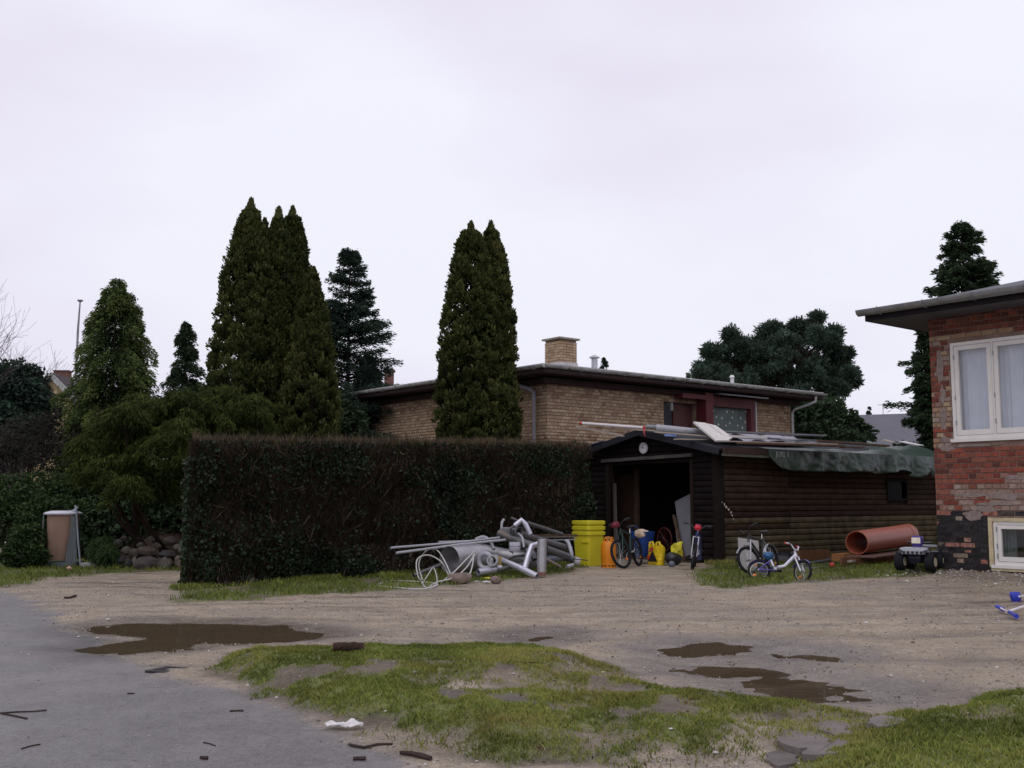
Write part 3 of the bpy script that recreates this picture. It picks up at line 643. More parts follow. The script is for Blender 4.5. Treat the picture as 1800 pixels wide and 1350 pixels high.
# roof
ysf = zt+.02
hip(yel, YC, LD, RD, -.65, LL+.55, -.65, LR+.8, ysf+.19, radians(9.5), mat('weathered roofing', (.24, .235, .225), .75, .3, 3, .4, 50, dirt=((.12, .13, .08), 2, .55)))
cx_ = wp(YC, LD, NL, LL/2-.05, -(LR+.15)/2, ysf+.02); MB().box(cx_, LL+1.18, LR+1.43, .04, (LD, NL, UP)).build('soffit', mat('brown soffit', (.055, .035, .035), .8, .2), yel)
for (c, l, ax) in ((wp(YC, LD, NL, LL/2-.05, .64, ysf+.11), LL+1.2, LD), (wp(YC, RD, NR, LR/2+.07, .64, ysf+.11), LR+1.45-.06, RD), (wp(YC, LD, NL, LL/2-.05, -LR-.79, ysf+.11), LL+1.2, LD), (wp(YC, RD, NR, LR/2+.07, -LL-.54, ysf+.11), LR+1.38, RD)):
    MB().box(c, l, .03, .15, (ax, ax.cross(UP), UP)).build('fascia', mat('brown fascia', (.06, .035, .035), .7, .2), yel)
M_gut = mat('pale grey gutter', (.40, .41, .40), .5, .3, 5, .2, 30, dirt=((.14, .15, .12), 4, .5))
gutter(yel, wp(YC, LD, NL, -.74, .73, ysf+.18), wp(YC, LD, NL, LL+.55, .73, ysf+.18), .075, M_gut, outward=NL)
gutter(yel, wp(YC, RD, NR, -.66, .73, ysf+.18), wp(YC, RD, NR, LR+.8, .73, ysf+.18), .075, M_gut, outward=NR)
def strip(c0, c1, parent): MB().beam(c0, c1, .14, .025).build('roof_edge', mat('pale flashing', (.46, .46, .43), .6, .2, 8), parent)
strip(wp(YC, LD, NL, -.62, .60, ysf+.215), wp(YC, LD, NL, LL+.55, .60, ysf+.215), yel); strip(wp(YC, RD, NR, -.5, .60, ysf+.218), wp(YC, RD, NR, LR+.8, .60, ysf+.218), yel)
# beams under the right eave
MB().box(wp(YC, RD, NR, LR/2, .10, zt-.09), LR+.5, .16, .14, (RD, NR, UP)).build('eaves_beam', mat('dark brown beam', (.05, .03, .03), .8), yel)
MB().box(wp(YC, LD, NL, LL/2, .08, zt-.09), LL, .12, .14, (LD, NL, UP)).build('eaves_beam', MATS['dark brown beam'], yel)
# chimney
CH = YC+LD*1.62+RD*1.88; CH.z = 0; cw = .62; cz0, cz1 = 4.9, 5.72
ch = MB(); cc = CH+LD*cw/2+RD*cw/2; ch.box((cc.x, cc.y, (cz0+cz1)/2), cw-.02, cw-.02, cz1-cz0, (LD, RD, UP)); cho = ch.build('chimney', M_ymort, yel)
cho.name = 'chimney'
for (ax, nn) in ((LD, -RD), (RD, -LD)):
    r = 0; z = cz0+.04
    while z < cz1-.06:
        pz = .235 if r % 2 == 0 else .118; s = 0
        while s < cw-.02:
            e_ = min(s+pz-.012, cw); mb = MB(); mb.box(wp(CH, ax, nn, (s+e_)/2, .002, z), e_-s, .022, .062, (ax, nn, UP))
            o = bpy.data.objects.new('brick', mb.mesh('brick', YB['y'], yel.location)); link(o, cho); s += pz
        z += .075; r += 1
MB().box((cc.x, cc.y, cz1+.02), cw+.14, cw+.14, .05, (LD, RD, UP)).build('chimney_cap', mat('concrete cap', (.32, .29, .24), .9, .2), yel)
MB().box((cc.x, cc.y, cz0+.07), cw+.05, cw+.05, .20, (LD, RD, UP)).build('chimney_flashing', mat('white flashing', (.6, .6, .62), .5, .2, 8), yel)
vp = P(1045, 640, 31); mb = MB(); mb.lathe((vp.x, vp.y, 5.0), [(0, 0), (.09, 0), (.09, .36), (0, .36)], 14); mb.lathe((vp.x, vp.y, 5.38), [(0, .05), (.15, 0), (.15, .03), (.02, .1), (0, .1)], 14)
mb.build('roof_vent', mat('galvanised vent', (.55, .56, .6), .4, .2, 8, metal=.5), yel, smooth=True)
vp = P(1287, 668, 34.5); mb = MB(); mb.lathe((vp.x, vp.y, 4.95), [(0, 0), (.06, 0), (.06, .25), (.09, .27), (.05, .34), (0, .34)], 12); mb.build('roof_vent', mat('white vent', (.7, .7, .7), .5), yel, smooth=True)
# porch and star-curtained window
M_maroon = mat('dark red timber', (.10, .018, .022), .5, .3, 4, .1, 40, stretch=(1, 1, .3))
AR = (RD, NR, UP)
MB().box(wp(YC, RD, NR, 5.78, .16, 3.26), .32, .36, 2.1, AR).build('porch_post', M_maroon, yel)
MB().box(wp(YC, RD, NR, 5.3, .2, 4.17), 1.3, .3, .13, AR).build('porch_beam', M_maroon, yel)
MB().box(wp(YC, RD, NR, 6.95, .12, 4.1), 1.98, .22, .27, AR).build('porch_beam', M_maroon, yel)
MB().box(wp(YC, RD, NR, 7.84, .12, 3.08), .20, .22, 1.76, AR).build('porch_post', M_maroon, yel)
MB().box(wp(YC, RD, NR, 6.02, .12, 3.08), .14, .18, 1.76, AR).build('porch_post', M_maroon, yel)
MB().box(wp(YC, RD, NR, 6.9, .12, 2.1), 1.9, .22, .3, AR).build('porch_panel', M_maroon, yel)
cu = MB(); nn = 50; vs = []
for i in range(nn+1):
    for zz in (2.2, 4.0): vs.append(wp(YC, RD, NR, 6.08+1.7*i/nn, .055+.006*sin(i*.9), zz))
cu.add(vs, [(2*i, 2*i+1, 2*i+3, 2*i+2) for i in range(nn)]); star_c = cu.build('curtain', mat('grey green curtain', (.16, .20, .19), .9, .15, 3, .05), yel)
M_star = mat('white star print', (.75, .75, .72), .8, .05)
for i, (u, v) in enumerate([(1255, 712), (1265, 709), (1276, 710), (1287, 708), (1297, 717), (1311, 723), (1254, 722), (1278, 724), (1288, 724), (1259, 733), (1269, 735), (1287, 734), (1302, 735), (1253, 747), (1263, 746), (1276, 748), (1283, 744), (1297, 748), (1305, 752), (1310, 742)]):
    d_ = ray(u, v); O_ = YC+NR*.068; t_ = (O_.x*NR.x+O_.y*NR.y)/(d_[0]*NR.x+d_[1]*NR.y); c = Vector((d_[0]*t_, d_[1]*t_, EYE+d_[2]*t_)); vs = [c]
    for k in range(10): an = 2*pi*k/10; rr = .045 if k % 2 == 0 else .022; vs.append(c+RD*(rr*sin(an))+UP*(rr*cos(an)))
    mb = MB(); mb.add(vs, [(0, 1+k, 1+(k+1) % 10) for k in range(10)]); o = bpy.data.objects.new('star', mb.mesh('star', M_star, yel.location)); link(o, star_c)
g = MB(); g.box(wp(YC, RD, NR, 6.93, .10, 3.08), 1.7, .006, 1.72, AR); g.build('pane', glass_mat('porch glass', refl=.5), yel)
mb = MB(); vs = []          # little corrugated canopy
for i in range(81):
    x = 6.15+2.0*i/80; zz = .018*sin(i*1.4)
    vs += [wp(YC, RD, NR, x, .15, 4.33+zz), wp(YC, RD, NR, x, .62, 4.27+zz)]
mb.add(vs, [(2*i, 2*i+1, 2*i+3, 2*i+2) for i in range(80)]); mb.build('porch_canopy', mat('corrugated plastic', (.6, .6, .62), .3, .1), yel)
MB().box(wp(YC, RD, NR, 5.22, -.20, 3.1), .8, .05, 1.8, AR).build('door', mat('brown door', (.10, .035, .03), .5, .3, 9, .2, stretch=(6, 6, .4)), yel)
MB().box(wp(YC, RD, NR, 4.52, -.21, 3.1), .52, .04, 1.8, AR).build('porch_panel', mat('recess shade', (.03, .03, .035), .3), yel)  # dark sheet stands for the shade in the door recess
mb = MB(); mb.lathe(wp(YC, RD, NR, 4.42, .14, 3.86), [(.0, .12), (.035, .1), (.05, 0), (.04, -.12), (0, -.13)], 10); mb.box(wp(YC, RD, NR, 4.42, .04, 3.94), .05, .16, .03, AR); mb.build('wall_lamp', mat('lamp glass', (.25, .27, .28), .2), yel)
mb = MB(); mb.beam(wp(YC, RD, NR, 8.08, .14, 2.2), wp(YC, RD, NR, 8.08, .14, 4.36), .05, .05, RD); mb.build('corner_strip', mat('white painted strip', (.6, .6, .58), .5, .1), yel)
M_pipe = mat('grey drainpipe', (.27, .27, .29), .5, .15, 4)
q = [wp(YC, LD, NL, 1.15, .72, 4.44), wp(YC, LD, NL, 1.1, .70, 4.36), wp(YC, LD, NL, .5, .2, 4.10), wp(YC, LD, NL, .42, .1, 4.02), wp(YC, LD, NL, .41, .09, 3.9), wp(YC, LD, NL, .41, .09, 0)]
MB().tube(q, .05, 12).build('drainpipe', M_pipe, yel, smooth=True)
q = [wp(YC, RD, NR, LR+.35, .70, 4.46), wp(YC, RD, NR, LR+.35, .68, 4.3), wp(YC, RD, NR, LR+.25, .5, 4.22), wp(YC, RD, NR, LR+.02, .15, 4.08), wp(YC, RD, NR, LR-.02, .09, 3.98), wp(YC, RD, NR, LR-.02, .09, 0)]
MB().tube(q, .042, 12).build('drainpipe', mat('pale drainpipe', (.5, .5, .5), .5, .15, 4), yel, smooth=True)
# ---------------------------------------------------------------- the timber shed
S = G(1268, 992); SF, SS = 3.82, 8.2; NF = -RD; NS = -LD
shed = thing('shed', 'dark brown timber shed with shallow gable roof, open doorway and cluttered roof', 'shed', (S.x, S.y, 0))
M_board = tintmat('weathered brown cladding', [(.036, .020, .013), (.046, .028, .019), (.028, .017, .012), (.056, .037, .025), (.038, .022, .014)], .8, bump=.5, nscale=6, nvar=.35)
M_boardlow = tintmat('paler low cladding', [(.068, .056, .032), (.088, .070, .042), (.050, .040, .024), (.115, .095, .06)], .85, bump=.5, nscale=5, nvar=.4)  # paler, more olive than the boards above
M_boardfr = tintmat('blackened cladding', [(.010, .007, .007), (.013, .009, .008), (.011, .009, .011)], .8, bump=.4, nscale=6, nvar=.4)
def board(a, n, s0, s1, z, h, m, parent=shed, nm='board', th=.045):
    """rounded log-profile board"""
    prof = [(-h/2, 0), (-h/2, th*.35), (-h*.36, th*.8), (0, th), (h*.36, th*.85), (h/2, th*.4), (h/2, 0)]
    vs = []; j = random.gauss(0, .003); tl = random.gauss(0, .003)
    for k, s in enumerate((s0, s1)):
        for (dz, dn) in prof: vs.append(wp(S, a, n, s, dn+j, z+dz+(tl if k else 0)))
    m_ = len(prof); mb = MB(); mb.add(vs, [(i, i+1, m_+i+1, m_+i) for i in range(m_-1)]+[tuple(range(m_))[::-1], tuple(range(m_, 2*m_)), (0, m_, 2*m_-1, m_-1)])
    return mb.build(nm, m, parent)
pitch_ = .126; nb = 18
swin = (5.98, 6.88, 1.28, 1.77)
for i in range(nb):
    z = .04+pitch_*(i+.5); m = M_boardlow if i < 5 or (i == 6 or i == 7 and False) else M_board
    segs = [(.10, 2.22+random.uniform(-.01, .01)), (2.24, SS)]
    if z+pitch_/2 > swin[2] and z-pitch_/2 < swin[3]: segs = [segs[0], (2.24, swin[0]), (swin[1], SS)]
    for k, (a_, b_) in enumerate(segs):
        mm = m
        if i in (5, 6, 7) and k > 0: mm = M_boardlow if i < 8 and random.random() < .6 else M_board
        board(RD, NS, a_, b_, z, pitch_*.955, mm)
# lining behind the boards, rear walls, floor slab
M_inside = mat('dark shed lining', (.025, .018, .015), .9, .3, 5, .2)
AS = (RD, NS, UP); AF = (LD, NF, UP)
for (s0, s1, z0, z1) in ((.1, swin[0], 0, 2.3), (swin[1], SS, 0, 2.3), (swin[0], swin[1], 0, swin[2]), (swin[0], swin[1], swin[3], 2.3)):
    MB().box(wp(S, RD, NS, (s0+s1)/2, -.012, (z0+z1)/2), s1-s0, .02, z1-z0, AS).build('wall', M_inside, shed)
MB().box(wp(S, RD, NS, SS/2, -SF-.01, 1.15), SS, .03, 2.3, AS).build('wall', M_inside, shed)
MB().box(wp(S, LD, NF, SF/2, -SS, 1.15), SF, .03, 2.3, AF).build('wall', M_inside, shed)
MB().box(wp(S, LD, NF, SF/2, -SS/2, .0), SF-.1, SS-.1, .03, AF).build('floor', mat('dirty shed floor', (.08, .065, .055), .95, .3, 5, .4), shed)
# side window: shelf board, frame and dark pane
wm_ = MB(); s0, s1, z0, z1 = swin
for (a0, a1, b0, b1) in ((s0, s1, z1-.05, z1), (s0, s1, z0, z0+.05), (s0, s0+.05, z0+.05, z1-.05), (s1-.05, s1, z0+.05, z1-.05)): wm_.box(wp(S, RD, NS, (a0+a1)/2, .035, (b0+b1)/2), a1-a0, .07, b1-b0, AS)
wf = wm_.build('window', M_boardfr, shed)
q = MB(); q.box(wp(S, RD, NS, (s0+s1)/2, .0, (z0+z1)/2), s1-s0-.1, .006, z1-z0-.1, AS); o = bpy.data.objects.new('pane', q.mesh('pane', glass_mat('shed glass', (.5, .5, .5), .06), shed.location)); link(o, wf)
# corner posts
for (l, s) in ((0.03, .02), ):
    MB().box(wp(S, LD, NF, l, .02, 1.17), .17, .14, 2.34, AF).build('corner_post', mat('blackish post', (.014, .010, .008), .8, .3, 6, .3), shed)
MB().box(wp(S, RD, NS, SS+.07, .02, 1.12), .13, .13, 2.24, AS).build('corner_post', mat('pale greenish post', (.26, .24, .18), .85, .3, 5, .3), shed)
MB().box(wp(S, LD, NF, SF, .02, 1.15), .14, .12, 2.3, AF).build('corner_post', MATS['blackish post'], shed)
# front cladding with the door opening
D0, D1, DH = .66, 3.22, 2.12; zr, ze = 2.72, 2.30; lm = 1.95
i = 0
while True:
    z = .04+pitch_*(i+.5)
    if z > zr-.05: break
    lim = (SF/2)*max(0, min(1, (zr-z-.03)/(zr-ze)))+.0; a_, b_ = max(.1, lm-lim), min(SF-.05, lm+lim)
    if z < ze-.02: a_, b_ = .115, SF-.07
    segs = [(a_, D0), (D1, b_)] if z+pitch_/2 < DH+.04 else [(a_, b_)]
    for (p_, q_) in segs:
        if q_-p_ > .06: board(LD, NF, p_, q_, z, pitch_*.955, M_boardfr)
    i += 1
MB().beam(wp(S, LD, NF, D0-.03, .10, 2.215), wp(S, LD, NF, D1+.10, .10, 2.165), .06, .07).build('lintel', mat('grey weathered lintel', (.10, .09, .085), .85, .4, 4, .4, 40, stretch=(1, 1, 5)), shed)
for l in (D0+.03, D1-.03): MB().box(wp(S, LD, NF, l, .03, 1.05), .07, .10, 2.1, AF).build('door_post', mat('brown door post', (.022, .016, .013), .8, .3, 5, .3), shed)
# roof: two slabs along RD, barge boards, ridge
fo, eo = .32, .30; hw_ = SF/2+eo; sl = (zr-ze)/(SF/2); zz_e = zr+.05-sl*hw_
M_felt = mat('black roofing felt', (.035, .035, .042), .75, .3, 4, .4, 70)
for sg in (-1, 1):
    hw_ = SF/2+(.30 if sg < 0 else .52)
    p0 = wp(S, LD, NF, lm, fo, zr+.05); p1 = wp(S, LD, NF, lm+sg*hw_, fo, zr+.05-sl*hw_); q0 = wp(S, LD, NF, lm, -SS-.2, zr+.05); q1 = wp(S, LD, NF, lm+sg*hw_, -SS-.2, zr+.05-sl*hw_); t = UP*.045
    mb = MB(); mb.add([p0, p1, q1, q0, p0+t, p1+t, q1+t, q0+t], [(0, 1, 2, 3), (7, 6, 5, 4), (0, 4, 5, 1), (1, 5, 6, 2), (2, 6, 7, 3), (3, 7, 4, 0)]); mb.build('roof', M_felt, shed)
    a0 = wp(S, LD, NF, lm+sg*.004, fo+.014, zr+.01); a1 = wp(S, LD, NF, lm+sg*(hw_+.02), fo+.014, zr+.01-sl*hw_)
    MB().beam(a0, a1, .028, .12).build('barge_board', mat('blue black barge board', (.010, .011, .018), .6, .3, 5, .2), shed)
MB().beam(wp(S, RD, NS, -.28, .30+.04, zz_e-.01), wp(S, RD, NS, SS+.2, .34, zz_e-.01), .026, .13).build('fascia', mat('old fascia board', (.05, .032, .028), .8, .3, 4, .3), shed)
MB().beam(wp(S, RD, NS, -.3, .33, zz_e-.10), wp(S, RD, NS, 1.2, .33, zz_e-.11), .03, .05).build('fascia', mat('grey green fascia', (.10, .10, .075), .8, .4, 4, .3), shed)
def on_roof(s, l, up=0.):
    """point on the roof skin: s along RD from the front wall, l along LD from the side wall"""
    return wp(S, LD, NF, l, -s, zr+.097-sl*abs(l-lm)+up)
# clock on the gable
ck = wp(S, LD, NF, 2.03, .09, 2.41); clock = thing('wall_clock', 'round white wall clock hanging in the dark gable of the shed', 'clock', ck)
mb = MB(); mb.lathe(ck-NF*.02, [(0, 0), (.122, 0), (.122, .03), (.108, .036)], 28, AF[0:1]+(UP, NF)); mb.build('rim', mat('clock rim', (.62, .63, .66), .4, .05), clock, smooth=True)
mb = MB(); mb.lathe(ck+NF*.0105, [(0.0, 0), (.110, 0)], 28, (LD, UP, NF)); mb.build('face', mat('clock face', (.74, .75, .78), .5, .03), clock)
M_blk = mat('clock black', (.02, .02, .02), .5, 0, 5, 0)
XD = -LD                     # screen-right on the gable
for k in range(12):
    an = 2*pi*k/12; mb = MB(); d_ = XD*sin(an)+UP*cos(an); mb.beam(ck+NF*.013+d_*.078, ck+NF*.013+d_*.096, .010 if k % 3 == 0 else .006, .003, NF); mb.build('tick', M_blk, clock)
for an, L_, w_ in ((radians(300), .05, .012), (radians(10), .075, .008)):
    d_ = XD*sin(an)+UP*cos(an); mb = MB(); mb.beam(ck+NF*.017-d_*.01, ck+NF*.017+d_*L_, w_, .003, NF); mb.build('hand', M_blk, clock)
# ---------------------------------------------------------------- clutter on the shed roof
def solo(name, label, cat, mb, m, smooth=False, group=None):
    xs_ = [v[0] for v in mb.v]; ys_ = [v[1] for v in mb.v]; zs_ = [v[2] for v in mb.v]; c = Vector((sum(xs_)/len(xs_), sum(ys_)/len(ys_), min(zs_)))
    o = bpy.data.objects.new(name, mb.mesh(name, m, c, smooth)); o.location = c; link(o); return tag(o, label, cat, group)
M_upvc = mat('white plastic pipe', (.62, .60, .60), .35, .1, 5, .03, 30, dirt=((.45, .42, .4), 6, .6))
M_redp = mat('red plastic', (.42, .03, .03), .45, .15)
M_pine = mat('pale sawn timber', (.42, .36, .30), .8, .25, 5, .3, 50, stretch=(1, 1, 4), dirt=((.25, .2, .17), 5, .6))
M_plast = mat('grey plastic pipe', (.20, .205, .22), .4, .15, 5, .05)
M_wood = mat('old brown timber', (.11, .075, .05), .85, .35, 6, .4, 50, stretch=(1, 1, 4))
Yf = 23.1
t = thing('pole', 'long white plastic pole with red end caps sticking out left over the shed gable', 'pole', P(1080, 748, Yf))
a0, a1 = P(1022, 744, Yf+.3), P(1132, 752, Yf-.25)
MB().tube([a0, a1], .032, 14).build('tube', M_upvc, t, smooth=True)
for p_, d_ in ((a0, (a0-a1).normalized()), (a1, (a1-a0).normalized())): MB().tube([p_-d_*.02, p_+d_*.035], .037, 14).build('end_cap', M_redp, t, smooth=True)
mb = MB(); mb.tube([a1+Vector((.01, 0, -.01)), P(1133, 757, Yf-.35), P(1132, 762, Yf-.4), P(1134, 767, Yf-.42)], [.022, .02, .012, .006], 6); solo('red_rag', 'red rag dangling from the end of the white pole above the clock', 'rag', mb, M_redp)
mb = MB(); mb.beam(P(1014, 750, Yf+.5), P(1096, 766, Yf+.1), .14, .05); solo('plank', 'pale plank with bluish underside sticking out left below the white pole', 'plank', mb, M_pine)
mb = MB(); mb.beam(P(1083, 754, Yf+.1), P(1152, 757, Yf-.4), .05, .022); solo('batten', 'thin white batten just under the white pole on the shed ridge', 'batten', mb, M_pine)
mb = MB(); mb.pipe([P(1136, 750, Yf-.3), P(1158, 751, Yf-.45)], .045, .006, 16); solo('pipe_offcut', 'short dark grey pipe piece between red cap and wide grey pipe', 'pipe', mb, M_plast, True)
mb = MB(); mb.pipe([P(1154, 752, Yf-.45), P(1200, 757, Yf-.6), P(1246, 762, Yf-.2)], .075, .007, 20); solo('grey_pipe', 'wide grey drain pipe lying open end left on the shed ridge', 'pipe', mb, mat('light grey pipe', (.33, .34, .37), .35, .12, 5, .05), True)
mb = MB(); mb.beam(P(1150, 759, Yf-.5), P(1248, 767, Yf-.7), .06, .026); solo('batten', 'pale batten running below the wide grey pipe', 'batten', mb, M_pine)
mb = MB(); mb.beam(P(1188, 772, Yf-1.3), P(1262, 773, Yf-.6), .12, .022); solo('plank', 'pale plank whose end overhangs the front right eave', 'plank', mb, M_pine)
mb = MB(); mb.beam(P(1222, 757, Yf-.1), P(1445, 766, Yf+1.6), .30, .03); solo('plank', 'grey board lying behind the folded white panels', 'plank', mb, M_plast)
def panel(pts, th, label, m, name='white_panel'):
    n_ = (pts[1]-pts[0]).cross(pts[2]-pts[0]).normalized(); k = len(pts); mb = MB(); mb.add(list(pts)+[p_+n_*th for p_ in pts], [tuple(range(k))[::-1], tuple(range(k, 2*k))]+[(i, (i+1) % k, (i+1) % k+k, i+k) for i in range(k)]); return solo(name, label, 'panel', mb, m)
M_pan = mat('off white panel', (.60, .57, .53), .6, .1, 4, .1)
panel([P(1219, 741, 22.6), P(1240, 743, 22.8), P(1283, 774, 21.9), P(1259, 774, 21.75)], .035, 'larger off white panel tilted across the shed roof edge', M_pan)
panel([P(1243, 744, 23.0), P(1259, 748, 23.1), P(1288, 769, 22.3), P(1279, 773, 22.1), P(1268, 762, 22.3)], .03, 'smaller broken off white panel leaning on the larger one', M_pan)
mb = MB(); mb.beam(P(1281, 767, 22.35), P(1344, 770, 22.9), .16, .05); solo('board', 'thick white board right of the broken panels', 'board', mb, mat('white board', (.62, .6, .6), .5, .08))
mb = MB(); mb.beam(P(1262, 775.5, 21.9), P(1470, 781, 23.6), .10, .024); solo('batten', 'long pale batten along the shed eave above the green tarp', 'batten', mb, M_pine)
mb = MB(); mb.beam(P(1300, 779, 22.0), P(1480, 784, 23.6), .18, .04); solo('plank', 'dark brown plank under the long pale batten', 'plank', mb, M_wood)
mb = MB(); mb.beam(P(1440, 775, 23.9), P(1560, 784, 24.9), .16, .04); solo('plank', 'dark plank continuing right beyond the grey sheeting', 'plank', mb, M_wood)
mb = MB(); mb.beam(P(1553, 773, 25.2), P(1572, 778, 24.9), .07, .025); solo('batten', 'short pale stick on the far end of the green tarp', 'batten', mb, M_pine)
mb = MB(); mb.beam(P(1585, 776, 25.4), P(1618, 783, 24.9), .22, .022); solo('plank', 'short white plank at the right end of the shed roof', 'plank', mb, mat('white board', (.6, .6, .6)))
mb = MB(); mb.beam(P(1480, 786, 24.2), P(1515, 787, 24.5), .16, .03); solo('plank', 'short dark board lying on the middle of the green tarp', 'plank', mb, M_wood)
# blue plastic scraps under the planks
def cloth(name, label, cat, f, nu, nv, m, group=None, thick=0):
    vs = [f(i/nu, j/nv) for i in range(nu+1) for j in range(nv+1)]
    mb = MB(); mb.add(vs, [(i*(nv+1)+j, i*(nv+1)+j+1, (i+1)*(nv+1)+j+1, (i+1)*(nv+1)+j) for i in range(nu) for j in range(nv)])
    o = solo(name, label, cat, mb, m, True, group)
    sm_ = o.modifiers.new('thickness', 'SOLIDIFY'); sm_.thickness = .004; return o
def n1(x, y, k=0): return float(fbm(np.array([x+k*31.7]), np.array([y+k*13.1]), 3)[0])-.5
M_blue = mat('blue tarp', (.035, .09, .28), .45, .3, 5, .3, 20)
cloth('blue_sheet', 'strip of blue plastic sheet along the left slope of the shed gable', 'sheet', lambda u, v: wp(S, LD, NF, 3.05+.95*u, fo+.03-.45*v, zr+.11-sl*(1.1+.95*u)+.05*n1(u*6, v*4, 3)+.015), 16, 8, M_blue)
cloth('blue_sheet', 'crumpled scrap of blue sheet under the pale batten right of the clock', 'sheet', lambda u, v: P(1168+20*u, 763+4*v+2*n1(u*5, v*4), 22.3-.3*v+.15*n1(u*8, v*8, 2)), 12, 6, M_blue)
# green tarpaulin over the side eave
M_tarp = mat('dark green tarpaulin', (.014, .036, .022), .40, .25, 3, 1.0, 9, col2=(.028, .055, .038), spec=.5)
def tarpf(u, v):
    s = 1.12+(SS+.12-1.12)*u; le = -.30-.05
    hang = .34+.10*sm(np.float64(u), .0, .12)*(1 if u < .5 else 1)-.0*u; wob = .07*sin(s*5.2+1.4*sin(s*1.7))*sm(np.float64(u), .45, .7)+.05*n1(s*1.5, 2.2)
    hang = float(hang+wob)*(.35+.65*float(sm(np.float64(u), -.02, .06)))
    back = .25+.75*float(sm(np.float64(u), .55, .75))
    fold = float(sm(np.float64(u), .05, .25))
    if v < .45:
        k = 1-v/.45; l = le+.02+back*k
        p_ = wp(S, LD, NF, l, -s, zr+.11-sl*abs(l-lm)); lump = .05+.10*float(sm(np.float64(u), .5, .7))
        p_ = p_+UP*(lump*(n1(s*2.2, l*3, 5)+.5)*min(1, k*4+.3)*fold+.01)
        if u > .62: p_ = p_+UP*(.09*max(0, sin((s-5.3)*2.3))*min(1, k*2))
        return p_
    k = (v-.45)/.55; p_ = wp(S, LD, NF, le-.012, -s, zz_e+.06-hang*k)
    out = (.018+.05*k)*(1+sin(s*7+2*sin(s*2.1)+k*1.5))*fold+.05*abs(n1(s*8, k*3+s, 4))*fold+.06*n1(s*13, k*7, 8)*fold*(.3+k)+.12*n1(s*3.1, k*2, 7)*k*fold
    if u > .6: out += .10*abs(sin(s*3.3+k))*k
    return p_-LD*(.01+max(-.0, out))
tarp = cloth('green_tarp', 'dark green tarpaulin hanging over the side eave of the shed', 'tarpaulin', tarpf, 150, 22, M_tarp)
# its printed characters
fc = bpy.data.curves.new('lettering', 'FONT'); fc.body = 'JU92 1'; fc.size = .155; fc.extrude = .0005; fc.space_character = 1.05
fo_ = bpy.data.objects.new('lettering', fc); COL.objects.link(fo_); bpy.context.view_layer.update()
me = bpy.data.meshes.new_from_object(fo_.evaluated_get(bpy.context.evaluated_depsgraph_get())); bpy.data.objects.remove(fo_)
me.materials.clear(); me.materials.append(mat('faded white print', (.34, .36, .34), .7, .3, 12))
p_ = wp(S, LD, NF, -.30-.05-.052, -1.33, zz_e-.10); o = bpy.data.objects.new('lettering', me); link(o, tarp)
M4 = Matrix((RD, UP, -LD)).transposed().to_4x4(); M4.translation = p_-tarp.location; o.matrix_local = M4
# grey crumpled sheeting on the roof
M_gsheet = mat('grey plastic sheeting', (.16, .15, .18), .38, .3, 4, .3, 15, col2=(.30, .30, .34))
def gs(u, v):
    s = .55+3.15*u; l = .15+.95*v
    return on_roof(s, l, .06+.12*(n1(s*3.1, l*3.5, 9)+.5)+.04*sin(s*9+l*5)*(.5+.5*sin(s*2.3)))
cloth('grey_sheeting', 'crumpled grey purple plastic sheeting on top of the shed behind the white board', 'sheet', gs, 60, 18, M_gsheet)
# ---------------------------------------------------------------- things stored in the doorway
def leaning(name, label, cat, u0, v0, Y0, u1, v1, Y1, w, th, m, side=None):
    a0, a1 = P(u0, v0, Y0), P(u1, v1, Y1); d_ = (a1-a0).normalized(); x_ = (side or XD); x_ = (x_-d_*x_.dot(d_)).normalized(); n_ = d_.cross(x_)
    mb = MB(); mb.box((a0+a1)/2, (a1-a0).length, w, th, (d_, x_, n_)); return solo(name, label, cat, mb, m)
leaning('leaning_panel', 'tall grey panel leaning inside the right side of the shed doorway', 'panel', 1218, 973, 23.0, 1203, 874, 23.7, .52, .03, mat('grey door panel', (.20, .20, .22), .6, .12, 3, .1))  # grey panel, taken for a loose door leaf
leaning('timber_board', 'narrow dark blue board standing against the right door post', 'board', 1229, 985, 22.35, 1227, 845, 22.5, .13, .03, mat('dark blue board', (.03, .035, .08), .5))
leaning('plank', 'pale slanted plank leaning beside the grey panel inside the shed', 'plank', 1203, 985, 23.0, 1184, 905, 23.6, .06, .03, M_wood)
leaning('plank', 'second thin plank leaning left of the grey panel inside the shed', 'plank', 1196, 985, 23.05, 1187, 910, 23.6, .045, .03, mat('greyish plank', (.17, .15, .14), .8))
leaning('plank', 'tall brown plank leaning at the left side of the shed doorway', 'plank', 1083, 975, 24.6, 1080, 850, 24.7, .09, .03, mat('greyish plank', (.17, .15, .14), .8))
leaning('plank', 'slanting split plank behind the left door post of the shed', 'plank', 1088, 975, 24.9, 1074, 812, 24.9, .05, .03, M_wood)
leaning('inner_door', 'brown plank door standing open inside the left of the shed', 'door', 1102, 985, 25.3, 1101, 835, 25.3, .55, .04, mat('inner brown door', (.06, .034, .024), .8, .3, 7, .2, stretch=(7, 7, .5)))
leaning('post', 'upright post behind the bikes inside the shed', 'post', 1120, 985, 25.0, 1119, 825, 25.0, .09, .09, mat('inner post', (.09, .06, .045), .8))
